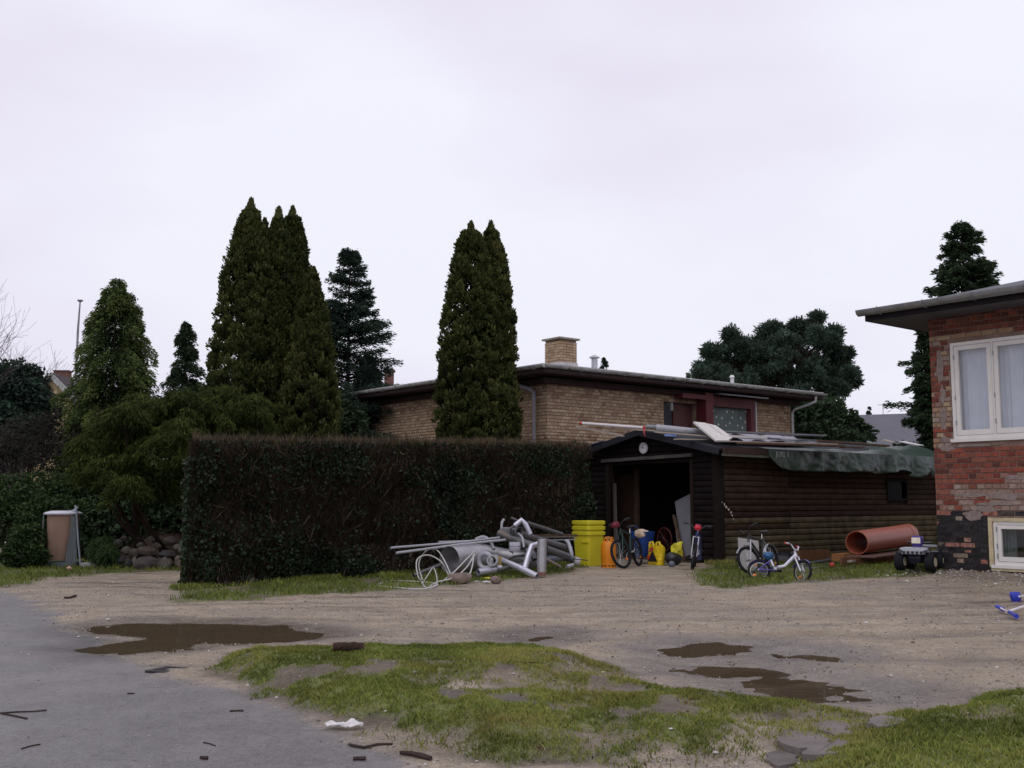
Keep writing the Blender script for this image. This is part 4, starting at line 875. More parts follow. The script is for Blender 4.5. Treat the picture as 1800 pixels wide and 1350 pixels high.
# ---------------------------------------------------------------- bins, cylinder, bags
M_yel = mat('yellow plastic', (.66, .59, .03), .42, .08, 4, .05, 30, dirt=((.5, .47, .08), 5, .62))
M_org = mat('orange enamel', (.72, .24, .012), .38, .10, 4, .05, 30, dirt=((.45, .16, .03), 6, .66))
bc = G(1035, 994); ba = (XD, NF, UP)
def yellow_bin(dz, label, wheels):
    t = thing('yellow_bin', label, 'bin', (bc.x, bc.y, dz), 'stacked yellow bins'); z0 = dz
    secs = [(.39, .38, .05, z0+.0, 0, 0), (.40, .39, .05, z0+.03, 0, 0), (.47, .44, .05, z0+.62, 0, 0), (.50, .47, .05, z0+.622, 0, 0), (.505, .475, .05, z0+.66, 0, 0), (.475, .445, .05, z0+.66, 0, 0), (.44, .41, .05, z0+.60, 0, 0), (.385, .36, .04, z0+.04, 0, 0)]
    MB().loft(secs, ba, (bc.x, bc.y, 0)).build('tub', M_yel, t, smooth=True)
    mb = MB(); mb.loft([(.515, .485, .055, z0+.60, 0, 0), (.52, .49, .055, z0+.66, 0, 0), (.49, .46, .05, z0+.668, 0, 0), (.49, .46, .05, z0+.60, 0, 0)], ba, (bc.x, bc.y, 0), cap=False); mb.build('rim', M_yel, t, smooth=True)
    if wheels:
        mb = MB(); mb.box(bc+XD*.12+NF*.225+UP*.47, .20, .02, .035, ba); mb.build('handle', M_yel, t)
        for sx in (): MB().box(bc+XD*sx+NF*.215+UP*.25, .012, .02, .36, ba).build('rib', M_yel, t)
    return t
yellow_bin(0, 'lowest and fully visible yellow tub of the nested stack by the hedge', True)
yellow_bin(.105, 'middle yellow tub nested in the stack, only its rim band shows', False)
yellow_bin(.21, 'topmost yellow tub nested in the stack beside the gas bottle', False)
gc = G(1070, 998); gas = thing('gas_cylinder', 'orange gas bottle between the yellow tubs and a dark bike', 'gas bottle', (gc.x, gc.y, 0)); R_ = .147
MB().lathe((gc.x, gc.y, 0), [(0, .05), (R_-.01, .06), (R_, .09), (R_+.002, .30), (R_, .42), (R_*.86, .475), (R_*.5, .505), (0, .515)], 28).build('body', M_org, gas, smooth=True)
MB().lathe((gc.x, gc.y, 0), [(R_*.93, 0), (R_*.97, 0), (R_*.97, .10), (R_*.93, .10)], 28).build('foot_ring', M_org, gas, smooth=True)
for k in range(5): an = -pi/2+(k-2)*.5; MB().box((gc.x+cos(an)*R_*.975, gc.y+sin(an)*R_*.975, .045), .012, .045, .018, (Vector((cos(an), sin(an), 0)), Vector((-sin(an), cos(an), 0)), UP)).build('foot_slot', mat('black slot', (.02, .012, .01), .7), gas)
for a0_, a1_ in ((-2.75, -1.9), (-1.25, -.4), (.6, 2.5)):
    pts = [Vector((gc.x+.095*cos(a0_+(a1_-a0_)*i/8), gc.y+.095*sin(a0_+(a1_-a0_)*i/8), .50+.075*sin(pi*i/8)**.5)) for i in range(9)]; MB().tube(pts, .012, 8).build('collar_handle', M_org, gas, smooth=True)
MB().lathe((gc.x, gc.y, .51), [(0, 0), (.028, 0), (.028, .04), (.016, .05), (.016, .07), (0, .07)], 12).build('valve', mat('brass', (.5, .35, .12), .35, .1, 5, 0, metal=.8), gas, smooth=True)
# blue crate with stuffed toy, behind the dark bike
c = P(1128, 952, 22.2); b_ = thing('blue_bag', 'blue bag with rolled rim behind the dark bike in the shed doorway', 'bag', c)
MB().loft([(.30, .26, .06, -.30, 0, 0), (.36, .30, .08, -.22, 0, 0), (.44, .34, .1, .05, 0, 0), (.47, .36, .1, .20, .02, 0), (.45, .34, .1, .205, .02, 0), (.38, .28, .08, .10, 0, 0)], ba, c, q=5).build('body', mat('blue woven bag', (.012, .05, .22), .4, .3, 6, .35, 16), b_, smooth=True)
mb = MB(); mb.tube([c+XD*-.12+UP*.2+NF*.15, c+XD*-.08+UP*.30+NF*.2, c+XD*.06+UP*.31+NF*.2, c+XD*.1+UP*.2+NF*.16], .010, 6); mb.build('handle', MATS['blue woven bag'], b_)
def blob(c, r, sc=(1, 1, 1), seed=0, amp=.25, sub=2):
    bm = bmesh.new(); bmesh.ops.create_icosphere(bm, subdivisions=sub, radius=1); r_ = random.Random(seed); o = [r_.uniform(0, 50) for _ in range(3)]
    from mathutils import noise as mn
    vs = []
    for v in bm.verts:
        k = 1+amp*mn.noise(v.co*1.3+Vector(o))+amp*.4*mn.noise(v.co*3.1+Vector(o)); vs.append(Vector((v.co.x*sc[0], v.co.y*sc[1], v.co.z*sc[2]))*r*k+Vector(c))
    fs = [tuple(v.index for v in f.verts) for f in bm.faces]; bm.free(); mb = MB(); mb.add(vs, fs); return mb
solo('toy_bundle', 'brown and cream soft bundle lying in the blue bag', 'bundle', blob(c+XD*.13+UP*.17+NF*.14, .13, (1.1, .7, .75), 4), tintmat('soft brown toy', [(.5, .33, .18), (.65, .55, .42)], nscale=9, nvar=.6), True)
# yellow carrier bag
c = G(1154, 993); b_ = thing('yellow_carrier_bag', 'yellow plastic carrier bag with black triangle print standing in front of the shed', 'bag', c)
def cb(u, v):
    an = 2*pi*u; w = .175+.03*v; d_ = .10*(1-.35*v); x = w*np.sign(cos(an))*abs(cos(an))**.6; y = d_*np.sign(sin(an))*abs(sin(an))**.6
    cr_ = .025*n1(u*9, v*4, 11)+.02*n1(u*21, v*9, 2)
    return c+XD*(x+cr_+.015*v)+NF*(y+cr_)+UP*(.36*v+.05*v**4*sin(an*2)+.02*n1(u*6, 1, 5)*v)
M_ybag = mat('yellow bag film', (.72, .52, .02), .32, .15, 5, .35, 25)
vs = [cb(i/40, j/14) for i in range(40) for j in range(15)]; mb = MB(); mb.add(vs, [(i*15+j, ((i+1) % 40)*15+j, ((i+1) % 40)*15+j+1, i*15+j+1) for i in range(40) for j in range(14)]+[tuple(i*15 for i in range(40))]); mb.build('body', M_ybag, b_, smooth=True)
for sx in (-1, 1):
    pts = [c+XD*(.09*sx-.05)+UP*.34+NF*.04, c+XD*(.09*sx-.03)+UP*.44+NF*.05, c+XD*(.09*sx+.02)+UP*.455+NF*.03, c+XD*(.09*sx+.05)+UP*.36+NF*.02]; MB().tube(pts, [.03, .022, .022, .03], 8).build('handle', M_ybag, b_, smooth=True)
def print_on(pts, col, nm):
    fr = [c+XD*x+UP*z+NF*.125 for x, z in pts]; mb = MB(); mb.add(fr, [tuple(range(len(fr)))]); mb.build('print', mat(nm, col, .4, .15), b_)
print_on([(-.13, .075), (.14, .075), (.01, .29)], (.015, .015, .025), 'black print')
print_on([(-.13, .12), (-.085, .10), (-.06, .17), (-.12, .21)], (.55, .05, .02), 'red print')
print_on([(-.10, .24), (.0, .275), (.05, .33), (-.02, .35), (-.06, .30)], (.40, .02, .07), 'crimson print')
print_on([(-.10, .036), (.10, .036), (.10, .056), (-.10, .056)], (.55, .38, .03), 'ochre print')
# odds and ends between the bag and the facing bike
M_bbag = mat('black bin liner', (.012, .012, .015), .3, .3, 6, .4, 14)
solo('black_bag', 'small black sack between yellow carrier bag and red saddled bike', 'bag', blob(G(1184, 994)+UP*.13, .17, (1, .8, .85), 8), M_bbag, True)
solo('yellow_cloth', 'crumpled yellow cloth on the black sack in the doorway', 'cloth', blob(P(1190, 966, 21.6), .11, (.9, .6, 1.1), 12, .9, 3), mat('yellow cloth', (.58, .52, .05), .8, .2, 9), True)
solo('ball', 'dull grey ball on the ground beside the black sack', 'ball', blob(G(1181, 998)+UP*.065, .065, (1, 1, 1), 3, .02, 3), mat('grey ball', (.10, .11, .13), .5), True)
mb = MB(); rc_ = P(1168, 948, 22.9); mb.tube([rc_+XD*(.20*cos(2*pi*i/24))+UP*(.24*sin(2*pi*i/24)) for i in range(25)], .012, 8, False)
for i in range(8): an = pi*i/8; mb.tube([rc_+XD*(.2*cos(an))+UP*(.24*sin(an)), rc_-XD*(.2*cos(an))-UP*(.24*sin(an))], .003, 4)
solo('spare_wheel', 'dark red spoked wheel standing inside the shed behind the yellow bag', 'wheel', mb, mat('dark red rim', (.08, .012, .012), .4), True)
# ---------------------------------------------------------------- bicycles
def bike(label, loc, yaw, lean, D=.5, frame=None, rim=None, k=.9, steer=0, fork=None, saddle=None, fender=None, tyre=None, group='children\'s bikes by the shed', reflector=True, grip=None, basket=False, low=False, pitch=0, stay=None, bag=None, reat=None):
    """local x forward, z up, origin on the ground between the wheels"""
    t = thing('bicycle', label, 'bicycle', loc, group); r = D/2; wb = .92*k+.08; stay = stay or frame; fork = fork or frame
    M_t = tyre or mat('tyre rubber', (.018, .018, .02), .85, .2, 20, .3); M_s = mat('spoke steel', (.45, .45, .47), .3, .1, 5, 0, metal=.8); M_b = mat('black parts', (.015, .015, .017), .5)
    RH = Vector((-wb/2, 0, r)); FH = Vector((wb/2, 0, r)); BB = Vector((-wb/2+.40*k, 0, r+.01))
    ST = BB+Vector((-.13*k, 0, (.30 if low else .38)*k)); HT0 = FH+Vector((-.15*k, 0, r+.10)); HT1 = HT0+Vector((-.03*k, 0, .08*k))
    ax = (HT1-HT0).normalized(); Sx = Matrix.Translation(HT0) @ Matrix.Rotation(steer, 4, ax) @ Matrix.Translation(-HT0)
    def part(mb, nm, m, M=None, par=t, sm=True):
        if M is not None: mb.xf(M)
        o = bpy.data.objects.new(nm, mb.mesh(nm, m, None, sm)); link(o, par); return o
    def wheel(c, M, col):
        X, Z = Vector((1, 0, 0)), UP; rimr = r-.030
        w = part(MB().lathe(c, [(rimr-.012, -.009), (rimr+.004, -.012), (rimr+.004, .012), (rimr-.012, .009), (rimr-.012, -.009)], 40, (X, Z, Vector((0, 1, 0)))), 'wheel', col, M)
        tr = .021 if D < .5 else .027; prof = [(r-tr+tr*cos(2*pi*i/8), tr*sin(2*pi*i/8)) for i in range(9)]
        part(MB().lathe(c, prof, 40, (X, Z, Vector((0, 1, 0)))), 'tyre', M_t, M, w)
        sp = MB()
        for i in range(20):
            an = 2*pi*i/20; s_ = .02 if i % 2 else -.02; an2 = an+(.5 if i % 4 < 2 else -.5); sp.tube([c+Vector((.016*cos(an2), s_, .016*sin(an2))), c+Vector((rimr*cos(an), 0, rimr*sin(an)))], .0018, 4, False)
        part(sp, 'spokes', M_s, M, w)['kind'] = 'stuff'
        part(MB().tube([c-Vector((0, .045, 0)), c+Vector((0, .045, 0))], .014, 10), 'hub', M_s, M, w)
        if reflector: part(MB().box(c+Vector((.55*r*cos(3.9), .014, .55*r*sin(3.9))), .055, .008, .035), 'reflector', mat('orange reflector', (.8, .2, .01), .3, .1), M, w, False)
        return w
    wheel(RH, None, rim); wheel(FH, Sx, rim)
    q = .016
    f = MB(); f.tube([HT0-ax*.01, HT1+ax*.01], .019, 10)
    if low:
        f.tube([HT0+ax*.03, HT0.lerp(BB, .5)+Vector((-.02, 0, -.07*k)), BB+Vector((0, 0, .05))], .026, 10); f.tube([BB, ST], q, 10)
    else:
        f.tube([HT1, ST-Vector((0, 0, .03))], q, 10); f.tube([HT0+ax*.02, BB], .02, 10); f.tube([BB, ST], q, 10)
    part(f, 'frame', frame)
    s_ = MB()
    for y in (-.05, .05): s_.tube([BB+Vector((0, y*.4, 0)), RH+Vector((0, y, 0))], .010, 8); s_.tube([ST+Vector((0, y*.3, -.02)), RH+Vector((0, y, 0))], .009, 8)
    part(s_, 'stays', stay)
    fk = MB()
    for y in (-.05, .05): fk.tube([HT0+Vector((0, y, -.01)), FH+Vector((0, y, 0))], .013, 8)
    fk.tube([HT0+Vector((0, -.055, -.01)), HT0+Vector((0, .055, -.01))], .015, 8); part(fk, 'fork', fork, Sx)
    hb = MB(); H0 = HT1+ax*.03; hw2 = .27*k; hb.tube([HT1, H0, H0+Vector((.05*k, 0, .03))], .014, 8); HB = H0+Vector((.05*k, 0, .03))
    hb.tube([HB+Vector((-.06, -hw2, .09)), HB+Vector((-.02, -hw2*.55, .08)), HB+Vector((0, -.05, 0)), HB+Vector((0, .05, 0)), HB+Vector((-.02, hw2*.55, .08)), HB+Vector((-.06, hw2, .09))], .011, 8)
    part(hb, 'handlebar', M_purple if low else M_b, Sx)
    for y in (-1, 1):
        g = MB(); e0_ = HB+Vector((-.06, y*hw2, .09)); g.tube([e0_+Vector((.012, -y*.09, -.004)), e0_+Vector((-.01, y*.01, 0))], .017, 8); part(g, 'grip', grip or M_b, Sx)
        g = MB(); g.tube([e0_+Vector((.03, -y*.10, -.005)), e0_+Vector((.07, -y*.05, -.02)), e0_+Vector((.06, y*.0, -.03))], .006, 6); part(g, 'brake_lever', M_b, Sx)
    sd_ = MB(); SA = ST+Vector((-.045*k, 0, .12*k)); sd_.tube([ST-Vector((0, 0, .02)), SA], .012, 8); part(sd_, 'seat_post', M_s)
    sx = .21*k/.9; vs = []; secs = [(-.5, .075), (-.25, .085), (0, .05), (.3, .026), (.5, .018)]
    sdl = MB()
    for i, (x, w) in enumerate(secs):
        for j in range(8): an = 2*pi*j/8; vs.append(SA+Vector((x*sx, w*cos(an), .022*sin(an)+(.012 if i == 0 else 0)+.008)))
    sdl.add(vs, [(i*8+j, i*8+(j+1) % 8, (i+1)*8+(j+1) % 8, (i+1)*8+j) for i in range(4) for j in range(8)]+[tuple(range(8))[::-1], tuple(range(32, 40))]); part(sdl, 'saddle', saddle or M_b)
    ca = MB(); ca.tube([BB-Vector((0, .06, 0)), BB+Vector((0, .06, 0))], .018, 10); cl = .14*k
    for y, sg in ((-.065, 1), (.065, -1)): ca.tube([BB+Vector((0, y, 0)), BB+Vector((cl*.75*sg, y, -cl*.6*sg))], .009, 6)
    cr_ = part(ca, 'crank', M_s); part(MB().lathe(BB+Vector((0, -.045, 0)), [(.05, -.003), (.075*k+.01, -.003), (.075*k+.01, .003), (.05, .003), (.05, -.003)], 24, (Vector((1, 0, 0)), UP, Vector((0, 1, 0)))), 'chainring', M_b, None, cr_)
    for y, sg in ((-.105, 1), (.105, -1)): part(MB().box(BB+Vector((cl*.75*sg, y, -cl*.6*sg)), .075, .07, .018), 'pedal', M_b, None, t, False)
    ch = MB(); rr_ = .03
    ch.tube([BB+Vector((0, -.05, .07*k)), RH+Vector((0, -.05, rr_))], .004, 4); ch.tube([BB+Vector((0, -.05, -.07*k)), RH+Vector((0, -.05, -rr_))], .004, 4); part(ch, 'chain', M_b)
    if fender:
        for c_, M_, a0_, a1_ in ((FH, Sx, radians(35), radians(150)), (RH, None, radians(20), radians(165))):
            vs = []; nseg = 18
            for i in range(nseg+1):
                an = a0_+(a1_-a0_)*i/nseg; rr_ = r+.022; dv = Vector((cos(an), 0, sin(an)))
                vs += [c_+dv*(rr_-.008)+Vector((0, -.03, 0)), c_+dv*rr_+Vector((0, 0, 0)), c_+dv*(rr_-.008)+Vector((0, .03, 0))]
            mb = MB(); mb.add(vs, [(3*i+j, 3*i+j+1, 3*i+j+4, 3*i+j+3) for i in range(nseg) for j in (0, 1)]); part(mb, 'mudguard', fender, M_)
    if bag: part(MB().loft([(.14, .1, .03, -.04, 0, 0), (.17, .13, .04, 0, 0, 0), (.13, .1, .03, .06, 0, 0)], None, HB+Vector((.06, 0, .03))), 'handlebar_bag', bag, Sx)
    t.rotation_euler = (Matrix.Rotation(yaw, 3, 'Z') @ Matrix.Rotation(pitch, 3, 'Y') @ Matrix.Rotation(lean, 3, 'X')).to_euler()
    return t
M_silver = mat('silver paint', (.45, .46, .48), .3, .1, 5, 0, metal=.6); M_chr = mat('alloy rim', (.55, .55, .57), .3, .1, 5, 0, metal=.7)
M_blkp = mat('black paint', (.015, .015, .02), .35); M_purple = mat('white bike paint', (.70, .70, .76), .3, .05, 3, 0, col2=(.66, .66, .74)); M_viol = mat('violet paint', (.12, .08, .38), .35)
M_green = mat('dark green paint', (.01, .045, .04), .35); M_bluep = mat('blue paint', (.03, .04, .22), .35)
def yawof(dx, dy): return math.atan2(dy, dx)
q = onG(1342, 1008); bike('black and silver child\'s bike with mudguards leaning by the shed wall, front wheel turned left', (q.x+.02, q.y+.12, gz(q.x, q.y)-.01), yawof(-.62, -.80), radians(10), D=.50, frame=M_blkp, rim=M_chr, fork=M_silver, fender=M_silver, steer=radians(-24), k=.92, stay=M_silver)
q = G(1372, 1019); bike('small white and violet child\'s bike slumped against the black and silver one', (q.x, q.y, gz(q.x, q.y)-.02), yawof(.93, -.30), radians(-32), D=.36, frame=M_purple, rim=M_chr, fork=M_purple, steer=radians(-38), k=.66, low=True, stay=M_viol, saddle=mat('teal saddle', (.02, .25, .45), .4), grip=mat('red grip', (.5, .04, .04), .5), fender=M_viol)
q = G(1105, 1000); bike('dark green mountain bike facing out of the shed beside the gas bottle', (q.x+.10, q.y+.42, gz(q.x, q.y)), yawof(-.42, -.90), radians(9), D=.56, frame=M_green, rim=M_blkp, fork=M_green, steer=radians(-22), k=.95, bag=mat('dark red bag', (.16, .015, .03), .6))
q = G(1210, 1000); bike('narrow dark blue bike with red front bag standing at the right door post', (q.x+.12, q.y+.15, gz(q.x, q.y)), yawof(-.20, -.98), radians(-7), D=.52, frame=M_bluep, rim=M_blkp, fork=M_silver, steer=radians(6), k=.95, bag=mat('bright red bag', (.55, .02, .04), .5))
q = G(1225, 985); bike('blue and red bike half hidden behind the dark blue bike at the door post', (q.x+.16, q.y+.35, gz(q.x, q.y)), yawof(-.25, -.97), radians(8), D=.5, frame=mat('red paint', (.35, .03, .05), .35), rim=M_chr, fork=M_bluep, steer=0, k=.92)
solo('helmet', 'blue child\'s helmet resting between the two bikes by the shed wall', 'helmet', blob(P(1351, 977, 17.6), .085, (1, .9, .8), 5, .08, 3), mat('blue helmet', (.02, .09, .22), .25, .3, 12), True)
leaning('pale_board', 'pale grey board leaning upright behind the black and silver bike', 'board', 1318, 1002, 19.9, 1315, 948, 20.1, .42, .02, mat('pale grey board', (.36, .35, .34), .7, .1), side=Vector((.94, .34, 0)))
# ---------------------------------------------------------------- by the side wall
M_pvc = mat('orange brown sewer pipe', (.40, .115, .06), .42, .1, 5, .06, 20, dirt=((.33, .13, .08), 3, .6))
a0, a1 = P(1506, 954, 22.0), P(1596, 940, 24.4); d_ = (a1-a0).normalized()
t = thing('sewer_pipe', 'large orange brown plastic sewer pipe lying on boards by the shed wall', 'pipe', (a0.x, a0.y, a0.z-.2)); MB().pipe([a0, a1], .235, .014, 36).build('tube', M_pvc, t, smooth=True)
MB().pipe([a1-d_*.30, a1+d_*.002], .242, .012, 36).build('socket', M_pvc, t, smooth=True)
mb = MB(); mb.beam(P(1512, 979, 21.6), P(1612, 966, 24.2), .62, .03); solo('board_sheet', 'brown board sheet under the large sewer pipe', 'board', mb, mat('brown sheet', (.15, .09, .07), .8, .2, 4, .2))
mb = MB(); a0 = G(1478, 996); a1 = G(1640, 985); mb.beam(Vector((a0.x, a0.y, .09)), Vector((a1.x, a1.y, .09)), .05, .16); solo('plank', 'long reddish plank on edge in the grass below the sewer pipe', 'plank', mb, mat('reddish plank', (.19, .10, .06), .8, .3, 5, .3))
mb = MB(); a0 = G(1466, 992); mb.box((a0.x+.28, a0.y+.15, .13), .52, .30, .16, (RD, LD, UP), .01); solo('wooden_box', 'orange brown timber block at the left end of the long plank', 'box', mb, mat('orange brown timber', (.28, .13, .05), .75, .25, 6, .3))
mb = MB(); a0 = P(1402, 977, 21.5); a1 = P(1458, 974, 22.9); mb.beam(a0, a1, .04, .20); solo('plank', 'brown board on edge against the shed wall right of the bikes', 'board', mb, mat('brown edge board', (.17, .085, .04), .8, .3, 6, .3))
mb = MB(); mb.tube([P(1398, 1001, 20.6), P(1470, 989, 22.0)], .03, 10); mb.tube([P(1390, 998, 21.0), P(1468, 984, 22.3)], .05, 10); solo('black_pipe', 'pair of black pipes lying in the grass behind the small bike', 'pipe', mb, mat('black pipe', (.02, .022, .03), .4), True)
mb = MB(); mb.beam(P(1404, 1001, 20.0), P(1462, 996, 20.9), .03, .03); solo('metal_bar', 'thin pale metal bar on the grass right of the small bike', 'bar', mb, M_silver)
solo('red_ball', 'small dark red ball at the end of the black pipes', 'ball', blob(P(1463, 994, 20.8), .06, (1, 1, 1), 3, .05), M_redp, True)
mb = MB(); mb.beam(P(1492, 987, 21.3), P(1508, 984, 21.8), .10, .04); solo('offcut', 'short pale offcut on the orange brown timber block', 'offcut', mb, M_pine)
solo('black_sheet', 'heap of black plastic sheet against the shed wall behind the brown board', 'sheet', blob(P(1385, 985, 22.6), .33, (1.5, .8, .6), 21, .5, 3), M_bbag, True)
M_cloth = None
# drips of pale foam on the cladding
mb = MB()
for (u, v, r_) in ((1269, 883, .02), (1273, 887, .03), (1276, 891, .028), (1281, 896, .03), (1285, 901, .03), (1287, 906, .026), (1289, 912, .02), (1278, 893, .02)):
    d0 = ray(u, v); O_ = S+NS*.055; tt = (O_.x*NS.x+O_.y*NS.y)/(d0[0]*NS.x+d0[1]*NS.y); mb2 = blob(Vector((d0[0]*tt, d0[1]*tt, EYE+d0[2]*tt)), r_*.6, (1, .4, 1.6), u, .4, 1); mb.add(mb2.v, mb2.f)
o = mb.build('foam_drips', mat('pale foam', (.5, .45, .38), .9), shed); o['kind'] = 'stuff'
# ---------------------------------------------------------------- heap of pipes and ducts in front of the hedge
M_galv = mat('galvanised duct', (.36, .355, .37), .42, .22, 6, .08, 40, metal=.55, dirt=((.22, .19, .17), 5, .64))
M_galv2 = mat('dull galvanised duct', (.12, .12, .122), .5, .25, 6, .08, 40, metal=.45, dirt=((.18, .13, .1), 5, .55))
M_gpl = mat('pale grey plastic tube', (.36, .36, .385), .4, .1, 5, .03, 30, dirt=((.3, .28, .27), 5, .64))
M_shiny = mat('bright duct', (.55, .55, .62), .3, .12, 6, .08, 40, metal=.6)
M_browntube = mat('brown grey tube', (.15, .12, .10), .6, .25, 5, .2)
def bez(p, n=14):
    """smooth line through points"""
    out = []
    for i in range(len(p)-1):
        a = p[max(i-1, 0)]; b = p[i]; c = p[i+1]; d = p[min(i+2, len(p)-1)]
        for k in range(n//(len(p)-1)+2):
            t = k/(n//(len(p)-1)+2); out.append(.5*((2*b)+(c-a)*t+(2*a-5*b+4*c-d)*t*t+(3*b-a-3*c+d)*t**3))
    out.append(p[-1]); return out
def duct(label, pts, r, m, hollow=True, name='duct', cat='pipe', smooth_path=False, th=.004, group='pipes and ducts of the heap'):
    p = [P(*q) for q in pts]
    if smooth_path: p = bez(p)
    mb = MB()
    if hollow: mb.pipe(p, r, th, 24)
    else: mb.tube(p, r, 12)
    return solo(name, label, cat, mb, m, True, group)
duct('widest short duct of the heap, open end facing left', [(790, 984, 18.05), (840, 980, 18.6)], .225, M_galv, th=.006)
duct('long thick grey duct lying behind the widest one', [(840, 966, 19.2), (925, 983, 18.9)], .115, M_galv)
duct('upper of two long thin tubes poking left out of the heap', [(687, 963, 17.6), (812, 953, 18.6), (878, 945, 19.1)], .020, M_gpl, False, 'tube')
duct('lower of two long thin tubes poking left out of the heap', [(697, 972, 17.5), (810, 957, 18.4), (888, 949, 19.0)], .022, M_gpl, False, 'tube')
duct('short thin white tube behind the two long thin tubes', [(771, 953, 18.5), (856, 950, 19.2)], .018, M_gpl, False, 'tube')
duct('curved pale pipe end standing up at the top left of the heap', [(886, 913, 19.5), (882, 920, 19.45), (882, 938, 19.4)], .024, M_gpl, True, 'bent_pipe', smooth_path=True)
t = duct('pale round duct stub with a dark hole at the top of the heap', [(886, 935, 19.4), (914, 935, 19.0)], .085, M_galv)
solo('hole_disc', 'dark round hole of the stub on top of the heap', 'opening', MB().lathe(P(901, 936, 18.98)-Vector((0, .0, 0)), [(.0, 0), (.045, 0), (.05, .02)], 18, (Vector((1, 0, 0)), UP, Vector((0, 1, 0)))), M_blk)  # flat black disc stands for the dark inside of the stub
duct('grey pipe rising to the bright elbow at the very top', [(896, 930, 19.1), (918, 916, 19.1)], .028, M_galv2)
t = duct('bright elbow joint at the highest point of the heap', [(905, 924, 19.0), (917, 914, 19.0), (923, 921, 19.0), (932, 939, 19.0)], .048, M_shiny, True, 'elbow_pipe')
duct('long thin grey pipe sloping down right from the top elbow', [(926, 919, 19.1), (988, 939, 19.9)], .035, M_galv2)
duct('short thin grey pipe crossing above the top elbow', [(898, 910, 19.4), (927, 923, 19.5)], .022, M_galv2)
duct('thick dark grey pipe running right through the middle of the heap', [(877, 938, 19.2), (944, 963, 18.8)], .075, M_galv2)
duct('long grey pipe sloping right behind the upright cylinder', [(911, 938, 19.1), (1002, 965, 19.9)], .065, M_galv2)
duct('brown grey tube parallel to the long sloping pipe', [(935, 949, 19.4), (1004, 972, 20.0)], .05, M_browntube)
duct('second brown grey tube lying lower in the right of the heap', [(948, 955, 19.5), (1000, 966, 20.1)], .05, M_browntube)
duct('thin grey pipe lying across the low bright pipes', [(858, 996, 18.3), (905, 978, 18.7), (934, 974, 18.9)], .022, M_galv2)
duct('short dark elbow at the right of the bright square fitting', [(925, 968, 18.7), (936, 972, 18.6), (940, 984, 18.5)], .045, M_galv2, True, 'elbow_pipe', smooth_path=True)
duct('dull duct seen end on under the square fitting', [(897, 975, 18.9), (930, 972, 19.3)], .06, M_galv2)
duct('rusty thin pipe sloping behind the upright cylinder', [(940, 972, 18.9), (985, 996, 18.9)], .022, M_browntube)
duct('bent pale downpipe leaning on the long thick duct', [(836, 948, 19.2), (850, 944, 19.2), (862, 952, 19.1), (868, 966, 19.0)], .030, M_gpl, True, 'bent_pipe', smooth_path=True)
duct('long dark pipe low at the back of the heap', [(900, 957, 19.6), (1008, 985, 20.3)], .055, M_galv2)
for i, (v, m_) in enumerate(((941, M_wood), (944, M_browntube), (950, M_gpl))):
    mb = MB(); mb.beam(P(945, v, 19.8), P(1012, v-(1 if i < 2 else 2), 20.5), .09 if i < 2 else .03, .025); solo('plank', ['old brown plank on the back right of the heap', 'greyer plank just below the old brown plank of the heap', 'thin pale strip below the two planks of the heap'][i], 'plank', mb, m_)
duct('long grey duct with a pale open end reaching the yellow tubs', [(958, 964, 19.2), (1000, 979, 19.7), (1016, 987, 19.7)], .062, M_galv2)
duct('pale ring end of the duct nearest the yellow tubs', [(1010, 985, 19.6), (1019, 988, 19.6)], .068, M_gpl)
duct('bent white pipe standing near the right end of the heap', [(995, 951, 19.9), (999, 954, 19.8), (1004, 970, 19.7), (1005, 980, 19.7)], .034, M_gpl, True, 'bent_pipe', smooth_path=True)
duct('short white pipe stub low at the right end of the heap', [(996, 996, 19.4), (1007, 993, 19.5)], .03, M_gpl)
duct('bluish duct lying low under the right half of the heap', [(925, 992, 19.2), (985, 979, 19.9)], .075, mat('bluish duct', (.24, .27, .33), .4, .2, 6, .1, metal=.5))
a0 = P(952, 1012, 18.15); a0.z = max(a0.z, 0.0)
t = thing('upright_cylinder', 'upright grey metal cylinder with rusty foot in front of the heap', 'cylinder', a0, 'pipes and ducts of the heap')
MB().pipe([a0, a0+Vector((.012, .05, .60))], .078, .006, 26).build('tube', M_galv, t, smooth=True); MB().pipe([a0, a0+Vector((.001, .003, .06))], .0795, .004, 26).build('foot_band', mat('rusty band', (.22, .12, .09), .8, .3, 9, .3), t, smooth=True)
duct('bright bent duct left of the upright cylinder', [(922, 1000, 18.2), (928, 978, 18.3), (934, 960, 18.35), (947, 956, 18.5)], .052, M_shiny, True, 'elbow_pipe')
duct('low bright pipe crossing from centre down to the right', [(880, 984, 18.5), (915, 999, 18.0), (944, 1013, 17.8)], .052, M_shiny)
duct('low bright pipe with open end facing left at the front', [(840, 1006, 17.9), (880, 999, 18.2)], .058, M_shiny)
duct('thin grey pipe going left along the grass from the front pipe', [(873, 1002, 18.1), (940, 988, 18.6)], .035, M_galv2)
duct('corrugated hose ring beside the widest duct', [(853+11*cos(2*pi*i/20), 986+13*sin(2*pi*i/20), 18.1-.05*cos(2*pi*i/20)) for i in range(21)], .040, M_gpl, False, 'hose_ring')
for k in range(3): pass
duct('round white flange right of the corrugated hose ring', [(865, 985, 18.0), (870, 985, 18.15)], .095, M_gpl, True, 'flange', th=.03)
mb = MB(); mb.box(P(877, 985, 18.1), .07, .06, .13, None, .004); solo('yellow_box', 'small mustard box right of the white flange', 'box', mb, mat('mustard card', (.35, .23, .05), .8))
